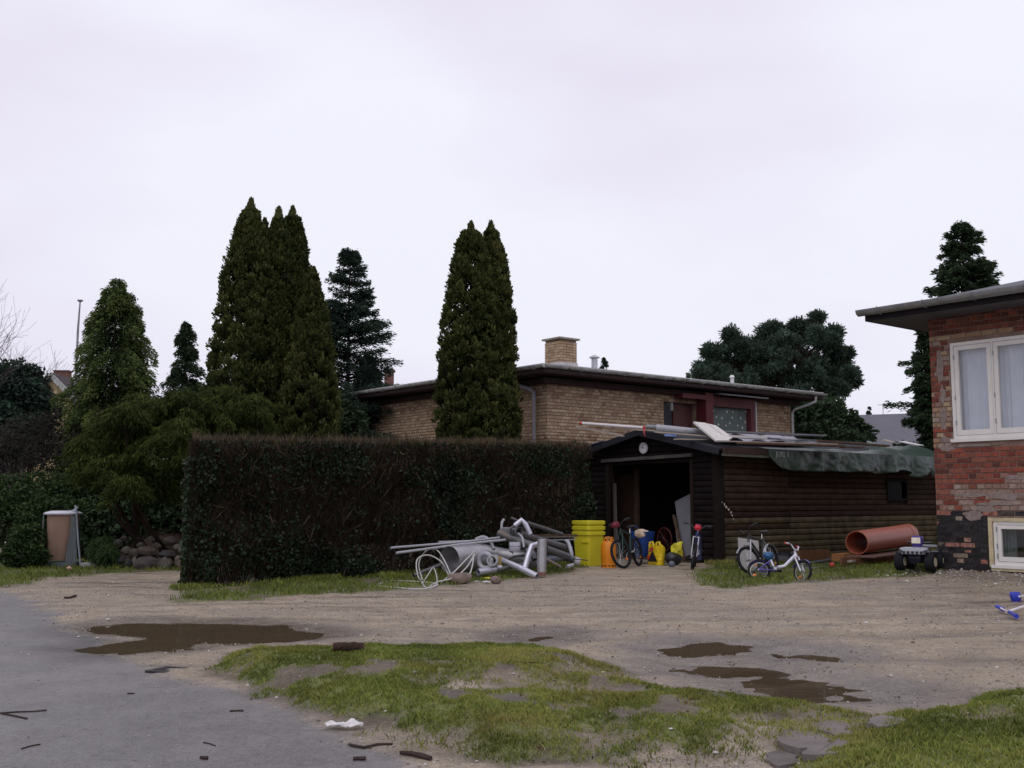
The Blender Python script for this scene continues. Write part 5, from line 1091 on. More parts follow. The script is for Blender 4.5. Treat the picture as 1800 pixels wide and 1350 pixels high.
mb = MB(); mb.loft([(.19, .12, .03, -.08, 0, 0), (.2, .13, .03, -.07, 0, 0), (.2, .13, .03, -.01, 0, 0), (.17, .1, .03, 0, 0, 0), (.2, .13, .03, .01, 0, 0), (.2, .13, .03, .07, 0, 0)], None, P(905, 960, 18.6)); solo('metal_box', 'bright square metal fitting in the middle of the heap', 'fitting', mb, M_shiny, True)
duct('white curved strip in front of the thick dark pipe', [(911, 938, 18.8), (918, 945, 18.6), (921, 962, 18.5)], .018, M_gpl, False, 'strip', 'strip', True)
duct('grey rod lying left of the widest duct behind the cable', [(727, 1012, 17.3), (778, 991, 17.9)], .03, M_galv2)
mb = MB(); mb.tube([P(985, 980, 19.2), P(1033, 985, 19.3)], .010, 6); solo('black_rod', 'thin black rod pointing at the yellow tubs', 'rod', mb, M_blkp)
# cable loops
M_cab = mat('white cable', (.50, .49, .47), .55, .1, 9, .05)
def cable(label, pts, r=.011, Y0=17.2):
    p = bez([onground(G(u, v))+UP*(h+r) for (u, v, h) in pts], 60); solo('cable', label, 'cable', MB().tube(p, r, 6), M_cab, True, 'loops of white cable')
cable('white cable lying flat in a long loop on the grass', [(668, 1027, 0), (690, 1022, 0), (728, 1026, .02), (765, 1027, 0), (766, 1033, .01), (740, 1037, 0), (700, 1034, 0), (664, 1030, 0), (672, 1026, 0)])
cable('white cable in large loops over the lying loop', [(745, 1030, 0), (734, 1022, .1), (733, 1020, .32), (752, 1018, .38), (775, 1020, .28), (788, 1020, .08), (800, 1026, 0), (824, 1024, .1), (832, 1018, .32), (829, 1014, .42)])
cable('white cable springing up in a wide arc', [(742, 1026, .05), (736, 1016, .22), (748, 1016, .42), (766, 1016, .45), (780, 1018, .30), (792, 1022, .1)])
cable('white cable bundle slanting up to the right', [(775, 1026, 0), (800, 1022, .15), (822, 1018, .33), (835, 1015, .42)])
cable('white cable strand beside the slanting bundle', [(756, 1031, 0), (770, 1028, .03), (798, 1026, .08), (820, 1021, .2), (834, 1017, .38)])
cable('thin white cable curling low round the loops', [(742, 1028, 0), (750, 1024, .08), (762, 1022, .2), (768, 1028, .02), (752, 1034, 0), (744, 1032, .02)], .009)
solo('rubble_block', 'brown grey lump of rubble behind the white cable', 'rubble', blob(G(808, 1026)+UP*.08, .13, (1.6, .7, .75), 33, .35, 2), mat('rubble', (.20, .155, .13), .9, .3, 9, .6, 30), True)
solo('rubble_block', 'small brown stone in front of the low bright pipe', 'rubble', blob(G(871, 1026)+UP*.05, .075, (1.1, .8, .9), 35, .3, 2), MATS['rubble'], True)
for i, (u, v, c_, lb) in enumerate(((857, 1018, M_yel, 'yellow scrap of plastic at the foot of the heap'), (855, 1025, M_upvc, 'white scrap of plastic below the yellow scrap'), (838, 1024, M_upvc, 'small white crumb between cable and yellow scrap'), (943, 1034, M_pine, 'pale chip below the bright pipe end'))):
    solo('scrap', lb, 'scrap', blob(G(u, v)+UP*.02, .05 if i < 2 else .028, (1.7, .8, .35), i+60, .4, 1), c_)
# ---------------------------------------------------------------- toy tractor / quad at the corner of the red house
q = onG(1618, 1006); qz = q.z; quad = thing('toy_quad', 'black toy quad bike with silver grille parked at the corner of the red house', 'toy vehicle', (q.x, q.y, qz))
M_qb = mat('quad black plastic', (.018, .018, .035), .35, .1); M_qs = mat('quad silver plastic', (.30, .31, .33), .35, .08, 6, .0, dirt=((.35, .33, .3), 8, .65)); M_hub = mat('quad hub', (.50, .44, .30), .45)
def qpart(mb, nm, m, par=quad, sm=True): o = bpy.data.objects.new(nm, mb.mesh(nm, m, None, sm)); link(o, par); return o
YA = (Vector((1, 0, 0)), UP, Vector((0, 1, 0)))
for x, rr, ww in ((.20, .145, .13), (-.22, .155, .15)):
    for y in (-.21, .21):
        c = Vector((x, y, rr)); w = qpart(MB().lathe(c, [(.0, -ww/2+.01), (rr*.45, -ww/2), (rr*.5, -ww/2+.01), (rr*.5, ww/2-.01), (rr*.45, ww/2), (0, ww/2-.01)], 20, YA), 'wheel', M_hub)
        qpart(MB().lathe(c, [(rr*.48, -ww*.46), (rr*.8, -ww*.5), (rr*.97, -ww*.38), (rr, 0), (rr*.97, ww*.38), (rr*.8, ww*.5), (rr*.48, ww*.46), (rr*.48, -ww*.46)], 24, YA), 'tyre', mat('quad tyre', (.016, .016, .02), .8, .2, 20, .8, 30), w)
qpart(MB().loft([(.50, .16, .04, .12, 0, 0), (.56, .20, .06, .2, 0, 0), (.50, .22, .06, .27, 0, 0), (.34, .16, .05, .30, -.02, 0)]), 'body', M_qb)
qpart(MB().loft([(.05, .32, .02, .26, .31, 0), (.07, .37, .02, .28, .30, 0), (.10, .39, .03, .335, .27, 0), (.13, .36, .04, .355, .235, 0), (.11, .26, .04, .362, .225, 0)]), 'front_cowl', M_qs)
for k in range(5): qpart(MB().box((.336, -.12+.06*k, .285), .012, .035, .04), 'grille_slot', M_qb, quad, False)
for y in (-.17, .17): qpart(MB().lathe(Vector((.31, y, .30)), [(0, .035), (.025, .035), (.03, 0)], 14, (Vector((0, 1, 0)), UP, Vector((1, 0, 0)))), 'headlight', mat('toy lens', (.05, .05, .07), .2))
for y in (-.19, .19): qpart(MB().loft([(.26, .15, .04, .255, -.22, y), (.28, .15, .05, .285, -.22, y), (.2, .13, .04, .30, -.22, y)]), 'mudguard', M_qb)
qpart(MB().loft([(.24, .14, .04, .29, -.10, 0), (.26, .17, .05, .34, -.10, 0), (.24, .15, .05, .365, -.11, 0)]), 'seat', M_qb)
qpart(MB().beam(Vector((-.28, -.17, .36)), Vector((-.28, .17, .36)), .03, .02), 'rack', M_qs); qpart(MB().tube([Vector((-.32, -.15, .27)), Vector((-.33, -.15, .37)), Vector((-.33, .15, .37)), Vector((-.32, .15, .27))], .012, 8), 'rack', M_qs)
qpart(MB().tube([Vector((.12, 0, .30)), Vector((.06, 0, .42))], .02, 8), 'steering_column', M_qb)
qpart(MB().tube([Vector((.02, -.17, .43)), Vector((.06, -.06, .42)), Vector((.06, .06, .42)), Vector((.02, .17, .43))], .013, 8), 'handlebar', M_qb)
qpart(MB().loft([(.10, .13, .03, .38, .16, .02), (.12, .15, .03, .42, .16, .02), (.12, .15, .04, .51, .15, .02), (.09, .12, .03, .53, .15, .02)]), 'lamp_housing', mat('violet toy plastic', (.07, .04, .22), .3, .1))
qpart(MB().box((.222, .02, .462), .012, .12, .085), 'lamp_lens', mat('cream lens', (.78, .74, .60), .3)); qpart(MB().loft([(.16, .2, .04, .325, .16, .02), (.13, .16, .04, .345, .16, .02), (.08, .1, .03, .385, .16, .02)]), 'lamp_foot', MATS['violet toy plastic'])
quad.rotation_euler = (0, 0, yawof(-.60, -.80)); quad.scale = (1.15, 1.15, 1.08)
# toy scooter lying at the right edge
q = onG(1772, 1076); sc = thing('toy_scooter', 'white and blue toy scooter lying on the gravel at the right edge', 'scooter', (q.x, q.y, gz(q.x, q.y)))
def sp_(u, v, h=0): g_ = onG(u, v+h*150); return Vector((g_.x, g_.y, g_.z+h))
M_tb = mat('toy blue plastic', (.03, .045, .42), .35, .1)
MB().tube([sp_(1770, 1076, .03), sp_(1800, 1066, .05), sp_(1850, 1050, .09)], .014, 8).build('stem', mat('toy white tube', (.75, .72, .76), .3), sc, smooth=True)
MB().tube([sp_(1757, 1068, .05), sp_(1784, 1082, .04)], .012, 8).build('handlebar', MATS['toy white tube'], sc, smooth=True)
for a_, b_ in (((1752, 1066), (1764, 1072)), ((1774, 1077), (1787, 1084))): MB().tube([sp_(*a_, .05), sp_(*b_, .045)], [.018, .026], 10).build('grip', M_tb, sc, smooth=True)
MB().loft([(.09, .07, .02, 0, 0, 0), (.12, .09, .03, .03, 0, 0), (.13, .09, .03, .09, -.01, 0), (.10, .06, .02, .12, -.01, 0)], None, sp_(1786, 1058, 0)).build('footboard_end', M_tb, sc, smooth=True)
MB().tube([sp_(1792, 1048, .08), sp_(1830, 1046, .08)], .013, 8).build('crossbar', MATS['toy white tube'], sc, smooth=True)
MB().beam(sp_(1840, 1050, .07), sp_(1900, 1040, .06), .10, .03).build('deck', M_tb, sc)
# ---------------------------------------------------------------- refuse sack stand on the left
bL = G(108, 996); sk = thing('refuse_stand', 'brown paper refuse sack in a grey wire stand with white lid at the left', 'refuse stand', bL)
FX = Vector((.995, .1, 0)).normalized(); FY = FX.cross(UP)*-1; FY = Vector((-FX.y, FX.x, 0)); bx = (FX, FY, UP)
MB().loft([(.36, .34, .10, .13, -.05, 0), (.40, .38, .12, .20, -.045, 0), (.50, .46, .14, .65, -.015, 0), (.56, .50, .16, 1.0, .0, 0)], bx, bL, q=6).build('paper_sack', mat('brown paper sack', (.28, .185, .14), .85, .10, 4, .3, 12, dirt=((.26, .17, .13), 4, .6)), sk, smooth=True)
M_std = mat('grey green stand', (.10, .125, .13), .5, .2, 5, .2); M_std2 = mat('pale grey stand tube', (.30, .33, .38), .4, .15)
MB().loft([(.66, .52, .05, .0, .02, 0), (.67, .53, .05, .10, .02, 0), (.66, .52, .05, .10, .02, 0)], bx, bL).build('tray', M_std, sk, smooth=True)
mb = MB()
for s_ in (-1, 1): mb.beam(bL+FX*.27+FY*(.24*s_)+UP*.08, bL+FX*.22+FY*(.24*s_)+UP*1.02, .03, .03)
mb.beam(bL-FX*.31+FY*.24+UP*.08, bL-FX*.30+FY*.24+UP*1.02, .03, .03); mb.beam(bL-FX*.31-FY*.24+UP*.08, bL-FX*.30-FY*.24+UP*1.02, .02, .02); mb.build('stand_leg', M_std, sk)
vs_ = [bL+FX*.14-FY*.262+UP*.1, bL+FX*.36-FY*.262+UP*.1, bL+FX*.30-FY*.262+UP*.98, bL+FX*.24-FY*.262+UP*.98]; mb = MB(); mb.add([v for v in vs_]+[v+FY*.01 for v in vs_], [(0, 1, 2, 3), (7, 6, 5, 4), (0, 4, 5, 1), (1, 5, 6, 2), (2, 6, 7, 3), (3, 7, 4, 0)]); mb.build('side_sheet', M_std, sk)
for k in range(4): MB().beam(bL+FX*(.17+.05*k)-FY*.268+UP*.12, bL+FX*(.25+.012*k)-FY*.268+UP*.96, .008, .006).build('stand_wire', mat('stand wire', (.18, .2, .21), .4), sk)
MB().tube([bL+FX*.42-FY*.22+UP*.02, bL+FX*.36-FY*.24+UP*.5, bL+FX*.30-FY*.24+UP*1.12, bL+FX*.27-FY*.2+UP*1.17], .018, 8).build('strut', M_std2, sk, smooth=True)
mb = MB(); mb.loft([(.62, .56, .18, 1.0, -.01, 0), (.66, .60, .2, 1.01, -.01, 0), (.66, .60, .2, 1.035, -.01, 0), (.58, .52, .18, 1.055, -.01, 0), (.40, .36, .15, 1.075, -.03, 0), (.15, .12, .05, 1.08, -.03, 0)], bx, bL, q=5); mb.build('lid', mat('white lid', (.58, .60, .66), .4, .1, 5, .05), sk, smooth=True)
MB().tube([bL+FX*.1+UP*1.03-FY*.1, bL+FX*.22+UP*1.06-FY*.1, bL+FX*.29+UP*1.15-FY*.1], [.05, .04, .02], 8).build('lid_hinge', M_std2, sk, smooth=True)
q = G(152, 997); MB().box((q.x, q.y, .035), .30, .18, .08, (FX, FY, UP), .006).mesh
mb = MB(); mb.box((q.x+.04, q.y+.05, .045), .28, .18, .09, (FX, FY, UP), .008); solo('kerb_stone', 'pale stone block on the ground right of the refuse stand', 'stone', mb, mat('pale block', (.36, .36, .36), .85, .2, 9, .4))
solo('scrap', 'small red and white scrap in front of the refuse stand', 'scrap', blob(G(122, 1002)+UP*.03, .045, (1.3, .8, .8), 71, .5, 1), mat('red scrap', (.5, .1, .05), .6, .5, 20, col2=(.6, .5, .45)))
# ---------------------------------------------------------------- rockery
rk = thing('rockery', 'low rockery of rounded boulders under the dark evergreen at the left', 'rockery', G(262, 1000))
M_rock = tintmat('field stone', [(.08, .07, .06), (.12, .105, .085), (.10, .082, .07), (.05, .05, .052), (.13, .12, .10), (.09, .055, .045)], .85, bump=.8, bscale=20, nscale=7, nvar=.35)
rocks = [(260, 991, 22, 14), (291, 993, 13, 14), (321, 990, 15, 14), (259, 970, 18, 10), (292, 975, 15, 8), (299, 951, 13, 8), (236, 974, 9, 10), (222, 968, 9, 8), (208, 955, 8, 7), (226, 990, 6, 8), (213, 985, 8, 7), (203, 977, 5, 9), (236, 988, 5, 9), (275, 960, 8, 6), (322, 968, 10, 8), (248, 958, 8, 5), (312, 962, 8, 6), (281, 986, 6, 6), (218, 947, 7, 5), (324, 952, 7, 6), (196, 984, 4, 8), (340, 984, 8, 12), (240, 946, 6, 4), (268, 947, 7, 5)]
for i, (u, v, w, h) in enumerate(rocks):
    Y = 20.4-(v-990)*.028; c = P(u, v, Y); o = blob(c, 1, (w*Y/1911, w*Y/1911*.85, h*Y/1911), 100+i, .28, 3).build('boulder', M_rock, rk, smooth=True)
mb = MB(); gm = G(262, 985); mound = blob((gm.x, gm.y+1.2, -.1), 1, (1.25, 1.25, .95), 9, .1, 3); mound.build('soil_bed', mat('rockery soil', (.05, .035, .028), .95, .35, 6, .6, 30), rk, smooth=True)
# ---------------------------------------------------------------- flagstones in the verge
fp = bpy.data.objects.new('flagstone_path', None); link(fp); fp['kind'] = 'structure'; g_ = G(1450, 1290); fp.location = (g_.x, g_.y, 0)
M_flag = tintmat('flagstone', [(.18, .158, .145), (.21, .185, .165), (.155, .138, .128), (.20, .17, .15)], .8, bump=.5, bscale=50, nscale=4, nvar=.25)
def flag(pts, h=.0, m=None):
    px = [(1150+x/2.769, 1050+y/2.769) for x, y in pts]; base = [G(u, v, .07) for u, v in px]; c = sum(base, Vector())/len(base); out = []
    for i, p_ in enumerate(base):
        q_ = base[(i+1) % len(base)]; out.append(p_)
        for k in (.33, .66): r_ = p_.lerp(q_, k); out.append(r_+(r_-c).normalized()*random.uniform(-.015, .022))
    zc = max(gz(p_.x, p_.y) for p_ in out)*.35+gz(c.x, c.y)*.65+.010+h; mb = MB(); mb.prism([(p_.x, p_.y) for p_ in out], zc-.09, zc, .004)
    top = [(c.x+(p_.x-c.x)*.985, c.y+(p_.y-c.y)*.985) for p_ in out]; mb.build('flagstone', m or M_flag, fp)
flag([(765, 592), (830, 582), (930, 590), (985, 605), (990, 636), (880, 648), (800, 622)]); flag([(1035, 640), (1060, 610), (1130, 597), (1235, 618), (1190, 645), (1090, 655)])
flag([(600, 676), (612, 640), (680, 620), (770, 630), (858, 664), (850, 690), (705, 708)]); flag([(722, 750), (740, 715), (860, 695), (905, 665), (1065, 668), (1078, 688), (950, 716), (890, 748)])
flag([(540, 706), (600, 688), (700, 714), (690, 745), (610, 760), (560, 740)]); flag([(600, 585), (660, 560), (810, 574), (745, 596), (660, 604)], -.015); flag([(985, 605), (1045, 598), (1040, 620), (995, 640)], -.012); flag([(640, 764), (700, 752), (720, 764), (660, 800), (610, 790)], -.012)
# ---------------------------------------------------------------- drain grate, log, litter, sticks
dg = G(293, 1177); dr_ = thing('drain_grate', 'rusty black iron drain grate sunk at the edge of the road', 'drain', (dg.x, dg.y, gz(dg.x, dg.y)))
gx_ = (G(318, 1180)-G(268, 1176)).normalized(); gy_ = Vector((-gx_.y, gx_.x, 0)); ga = (gx_, gy_, UP); c = dr_.location.copy()-UP*.026
M_iron = mat('cast iron', (.045, .038, .036), .6, .3, 9, .4, 60, metal=.3)
mb = MB(); W, H_ = .17, .21; mb.box(c+UP*.012-gy_*H_/2, W+.03, .03, .03, ga); mb.box(c+UP*.012+gy_*H_/2, W+.03, .03, .03, ga); mb.box(c+UP*.012-gx_*W/2, .03, H_-.03, .03, ga); mb.box(c+UP*.012+gx_*W/2, .03, H_-.03, .03, ga); mb.build('frame', M_iron, dr_)
for k in range(5): MB().beam(c+gx_*(-W/2+.010+.03*(k+.5))+gy_*(-H_/2+.015)+UP*.016, c+gx_*(-W/2+.010+.03*(k+.5))+gy_*(H_/2-.015)+UP*.016, .013, .02).build('bar', M_iron, dr_)
MB().box(c-UP*.0+UP*.004, W, H_, .004, ga).build('dark_plate', mat('drain dark', (.006, .006, .006), .9, 0, 5, 0), dr_)  # near-black plate stands for the dark below the bars
a0 = onground(G(586, 1180)); a1 = onground(G(637, 1180)); a0 = Vector((a0.x, a0.y, gz(a0.x, a0.y)+.035)); a1 = Vector((a1.x, a1.y+.03, gz(a1.x, a1.y)+.035))
lg = thing('log', 'short dark sawn log lying on the grass verge', 'log', a0.lerp(a1, .5)-UP*.035); mb = MB(); pts = [a0.lerp(a1, i/6)+Vector((0, 0, random.uniform(-.004, .004))) for i in range(7)]; mb.tube(pts, [.036+random.uniform(-.004, .004) for _ in pts], 12, False); mb.build('bark', mat('dark bark', (.045, .028, .02), .9, .4, 20, .8, 60), lg, smooth=True)
mb = MB(); mb.tube([pts[-1]-Vector((.002, 0, 0)), pts[-1]+Vector((.004, 0, 0))], .034, 12); mb.tube([pts[0]+Vector((.002, 0, 0)), pts[0]-Vector((.004, 0, 0))], .034, 12); mb.build('cut_end', mat('cut wood', (.14, .09, .06), .85, .3, 12), lg)
M_pap = mat('wet white paper', (.66, .64, .63), .6, .12, 12, .3)
pc = onground(G(606, 1279))
cloth('paper_litter', 'crumpled torn white packaging at the road edge in front', 'litter', lambda u, v: pc+Vector((-.10+.21*u-.02*v, .07*v-.02*u-.03+.03*n1(u*5, v*4, 1), .012+.035*(n1(u*6, v*6, 3)+.5)+.03*max(0, 1-abs(u-.72)*6)*v)), 18, 10, M_pap)
M_stick = mat('wet stick', (.05, .035, .03), .8, .3, 20, .3)
def stick(label, pts, r, hz=.0):
    p = [onground(G(u, v))+UP*(r*.9+hz) for u, v in pts]; return solo('stick', label, 'stick', MB().tube(p, [r*random.uniform(.7, 1.1) for _ in p], 6), M_stick, True, 'sticks lying on the road')
stick('long dark stick right of the torn packaging', [(704, 1327), (722, 1330), (740, 1333), (757, 1339)], .013)
stick('thin dark twigs below the torn packaging', [(613, 1308), (640, 1313), (662, 1311), (690, 1312)], .008)
stick('short thick stick at the bottom edge of the road', [(621, 1332), (643, 1332)], .010)
stick('forked thin twig at the left edge, upper arm', [(0, 1251), (30, 1249), (60, 1248), (82, 1246)], .005)
stick('forked thin twig at the left edge, lower arm', [(4, 1252), (25, 1256), (48, 1261)], .006)
stick('thin twig low at the left of the road', [(38, 1313), (55, 1308), (71, 1305)], .004)
stick('small dark chip of wood at the bottom of the road', [(352, 1330), (365, 1331)], .010)
stick('dark stick at the driveway near the hedge', [(113, 1053), (122, 1053), (133, 1050)], .018)
stick('short dark twig on the road below the drain', [(224, 1217), (236, 1217)], .006)
stick('bent dark twig on the road at its middle', [(404, 1248), (415, 1247), (428, 1247)], .006)
stick('thin crooked twig on the lower road', [(358, 1302), (368, 1304), (379, 1308)], .004)
stick('pale thin twig crossing the bare patch of the verge', [(905, 1200), (930, 1198), (942, 1196)], .005, .01)
M_lit = tintmat('leaf litter', [(.10, .06, .035), (.16, .09, .045), (.05, .035, .028), (.22, .14, .07)], .8, bump=0)
n_ = 5200; X = rng.uniform(-9, 9, n_); Y = rng.uniform(5, 21, n_); f_ = fields(X, Y); kk = (rng.random(n_) < (.25+.75*f_['verge']+.5*f_['strip'])*(1-f_['pud'])*(1-.6*f_['road'])) & (abs(X) < Y*.5+.5); X, Y, Z = X[kk], Y[kk], f_['z'][kk]
an = rng.uniform(0, 6.28, len(X)); leaves('leaf_litter', M_lit, np.stack([X, Y, Z+.008], 1), np.stack([np.cos(an), np.sin(an), rng.uniform(-.15, .25, len(X))], 1), rng.uniform(.012, .035, len(X)), .55, stuff=True)
M_chip = mat('white crumbs', (.6, .58, .55), .8)
for i, (u, v, w, lb) in enumerate([(190, 1090, 6, 'pale chip at the upper edge of the big puddle'), (171, 1121, 5, 'pale chip left of the big puddle'), (138, 1118, 5, 'pale chip farther left of the big puddle'), (518, 1035, 7, 'pale chip in the grass below the hedge'),
    (535, 1020, 7, 'pale chip close under the foot of the hedge'), (1085, 1262, 5, 'pale chip in the grass between bare patches'), (1258, 1337, 7, 'pale chip on the sandy patch at the bottom edge'), (1180, 1326, 6, 'pale chip at the grass edge beside the sandy patch'), (838, 1340, 4, 'pale chip on the lower bank of the verge'),
    (1522, 1095, 6, 'pale chip lying alone on the open gravel yard'), (1060, 1186, 5, 'pale chip on the bare top of the verge'), (678, 1270, 5, 'pale chip on the soil bank right of the packaging')]):
    p_ = onground(G(u, v)); solo('pale_chip', lb, 'chip', blob(p_+UP*.008, w*p_.y/1911*.55, (1.3, .9, .5), i+300, .3, 1), M_chip, False, 'pale chips scattered on the ground')
# ---------------------------------------------------------------- hedge
M_ivy = tintmat('dark ivy leaf', [(.008, .015, .006), (.011, .023, .009), (.015, .032, .014), (.019, .032, .013), (.045, .08, .05)], .5, trans=.12, bump=0, nscale=1.2, nvar=.4, spec=.22)
M_twig = tintmat('hedge twig', [(.020, .014, .010), (.031, .021, .014), (.044, .031, .021), (.016, .012, .009), (.065, .049, .035)], .85, trans=.05, bump=0, nscale=1.5, nvar=.35)
M_twigtop = tintmat('sunlit hedge twig', [(.085, .060, .043), (.125, .092, .062), (.065, .047, .033), (.16, .125, .085)], .85, trans=.15, bump=0, nscale=1.5, nvar=.3)  # lighter copy for the hedge top, its light put into the colour
M_hleaf = tintmat('hedge green leaf', [(.05, .08, .02), (.09, .12, .035), (.12, .13, .05)], .6, trans=.2, bump=0, nscale=1.5)
HA = Vector((-4.66, 15.85, 0)); HB_ = Vector((1.62, 22.75, 0)); HD = (HB_-HA).normalized(); HN = Vector((HD.y, -HD.x, 0)); HL = (HB_-HA).length; HT = .75
hedge = thing('hedge', 'long clipped dark hedge of brown twigs and ivy in front of the yellow house', 'hedge', HA)
def hedge_h(s): return 2.16+.30*s/HL
def hedge_pts(n, face_bias=3., top=False):
    s = rng.uniform(-.02, HL, n); d = HT*rng.random(n)**face_bias; h = hedge_h(s)
    z = rng.uniform(.02, 1, n)*(h-.02) if not top else h-rng.random(n)**1.5*.22
    bul = (fbm(s*1.3, z*1.7+3, 3)-.5)*.46
    # rounded left end and shoulders
    ds = np.maximum(0, .25-s)/.25; d = d+bul*(1-d/HT)+ds**2*.12
    s = np.maximum(s, .68*d+rng.normal(0, .02, n))
    x = HA.x+HD.x*s-HN.x*d; y = HA.y+HD.y*s-HN.y*d
    return s, d, z, np.stack([x, y, z], 1)
hdv, hnv = np.array(HD[:]), np.array(HN[:])
n = 105000; s, d, z, C = hedge_pts(n, 2.2)
thin = (s > HL-1.0)&(rng.random(n) < .45); keep = ~thin; s, d, z, C = s[keep], d[keep], z[keep], C[keep]; n = len(s)
D = np.stack([rng.normal(0, .42, n), rng.normal(0, .42, n), rng.normal(.9, .3, n)], 1)+hnv*(rng.random((n, 1))*.35)
leaves('twigs', M_twig, C, D, rng.uniform(.10, .26, n), rng.uniform(.03, .07, n), hedge, stuff=True, bend=.08)
# ends of the hedge: the left end face
n = 16000; q2 = rng.random((n, 1))*HT; C2 = np.array(HA[:])+hdv*(.68*q2+rng.normal(0, .035, (n, 1)))-hnv*q2+np.array([0, 0, 1.])*rng.uniform(.02, 2.14, (n, 1))
leaves('twigs', M_twig, C2, np.stack([rng.normal(0, .4, n), rng.normal(0, .4, n), rng.normal(.8, .3, n)], 1), rng.uniform(.08, .2, n), .06, hedge, stuff=True)
# ivy leaves, patchy
n = 150000; s, d, z, C = hedge_pts(n, 3.2); pn = fbm(s*.75+2, z*.9, 3)
den = sm(pn, .40, .60)*(.25+.75*sm(s, .9, 2.6))*(1-.75*sm(z, hedge_h(s)-.45, hedge_h(s)-.1)); den = np.maximum(den, .5*(s < .35)); k = rng.random(n) < den*.70+.05
C = C[k]; C = C+hnv*rng.uniform(0, .05, (len(C), 1)); n = len(C)
D = rng.normal(0, .6, (n, 3))+hnv*.5-np.array([0, 0, .45]); tt = np.clip(rng.beta(1.6, 2.2, n)+.3*(fbm(C[:, 0]*3, C[:, 2]*3)-.5), 0, .99); leaves('ivy_leaves', M_ivy, C, D, rng.uniform(.035, .075, n), rng.uniform(.6, .95, n), hedge, tint=tt, bend=.2, stuff=True)
n = 7000; q2 = rng.random((n, 1))*HT; C = np.array(HA[:])+hdv*(.68*q2+rng.normal(-.04, .05, (n, 1)))-hnv*q2+np.array([0, 0, 1.])*rng.uniform(.02, 1.9, (n, 1)); C = C[fbm(C[:, 1]*2, C[:, 2]*1.5, 2) > .42]; n = len(C)
leaves('ivy_leaves', M_ivy, C, rng.normal(0, .6, (n, 3))-hdv*.4, rng.uniform(.04, .08, n), .8, hedge, stuff=True)
# pale twiggy fringe on top
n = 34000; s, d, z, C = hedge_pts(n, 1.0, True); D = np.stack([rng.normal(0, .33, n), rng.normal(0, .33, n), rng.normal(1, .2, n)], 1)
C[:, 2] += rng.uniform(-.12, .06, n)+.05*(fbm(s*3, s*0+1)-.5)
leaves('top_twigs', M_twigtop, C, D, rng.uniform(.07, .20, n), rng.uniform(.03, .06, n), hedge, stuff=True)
n = 5000; s, d, z, C = hedge_pts(n, 1.0, True); k = fbm(s*.9+7, s*0) > .5; C = C[k]; n = len(C); leaves('top_leaves', M_hleaf, C, rng.normal(0, .6, (n, 3))+np.array([0, 0, .6]), rng.uniform(.03, .06, n), .6, hedge, stuff=True)
n = 900; s, d, z, C = hedge_pts(n, 1.0, True); C[:, 2] = hedge_h(s)+rng.uniform(-.02, .07, n); leaves('stray_shoots', M_twigtop, C, np.stack([rng.normal(0, .35, n), rng.normal(0, .35, n), np.ones(n)], 1), rng.uniform(.15, .34, n), .03, hedge, stuff=True)
n = 500; s, d, z, C = hedge_pts(n, 8.0); C = C+hnv*rng.uniform(.02, .09, (n, 1)); leaves('stray_shoots', M_twigtop, C, np.stack([rng.normal(0, .6, n), rng.normal(0, .6, n), rng.normal(.7, .4, n)], 1)+hnv*.3, rng.uniform(.15, .4, n), .028, hedge, stuff=True)
st = MB()
for i in range(60):
    s_ = HL*(i+.5)/60+random.uniform(-.06, .06); b = HA+HD*s_-HN*(HT*.45+random.uniform(-.1, .1)); st.tube([b, b+Vector((random.uniform(-.1, .1), random.uniform(-.1, .1), .9)), b+Vector((random.uniform(-.2, .2), random.uniform(-.2, .2), 1.9))], [.022, .016, .006], 5)
o = st.build('stems', mat('hedge stem', (.07, .05, .035), .85, .3, 8, .3), hedge); o['kind'] = 'stuff'
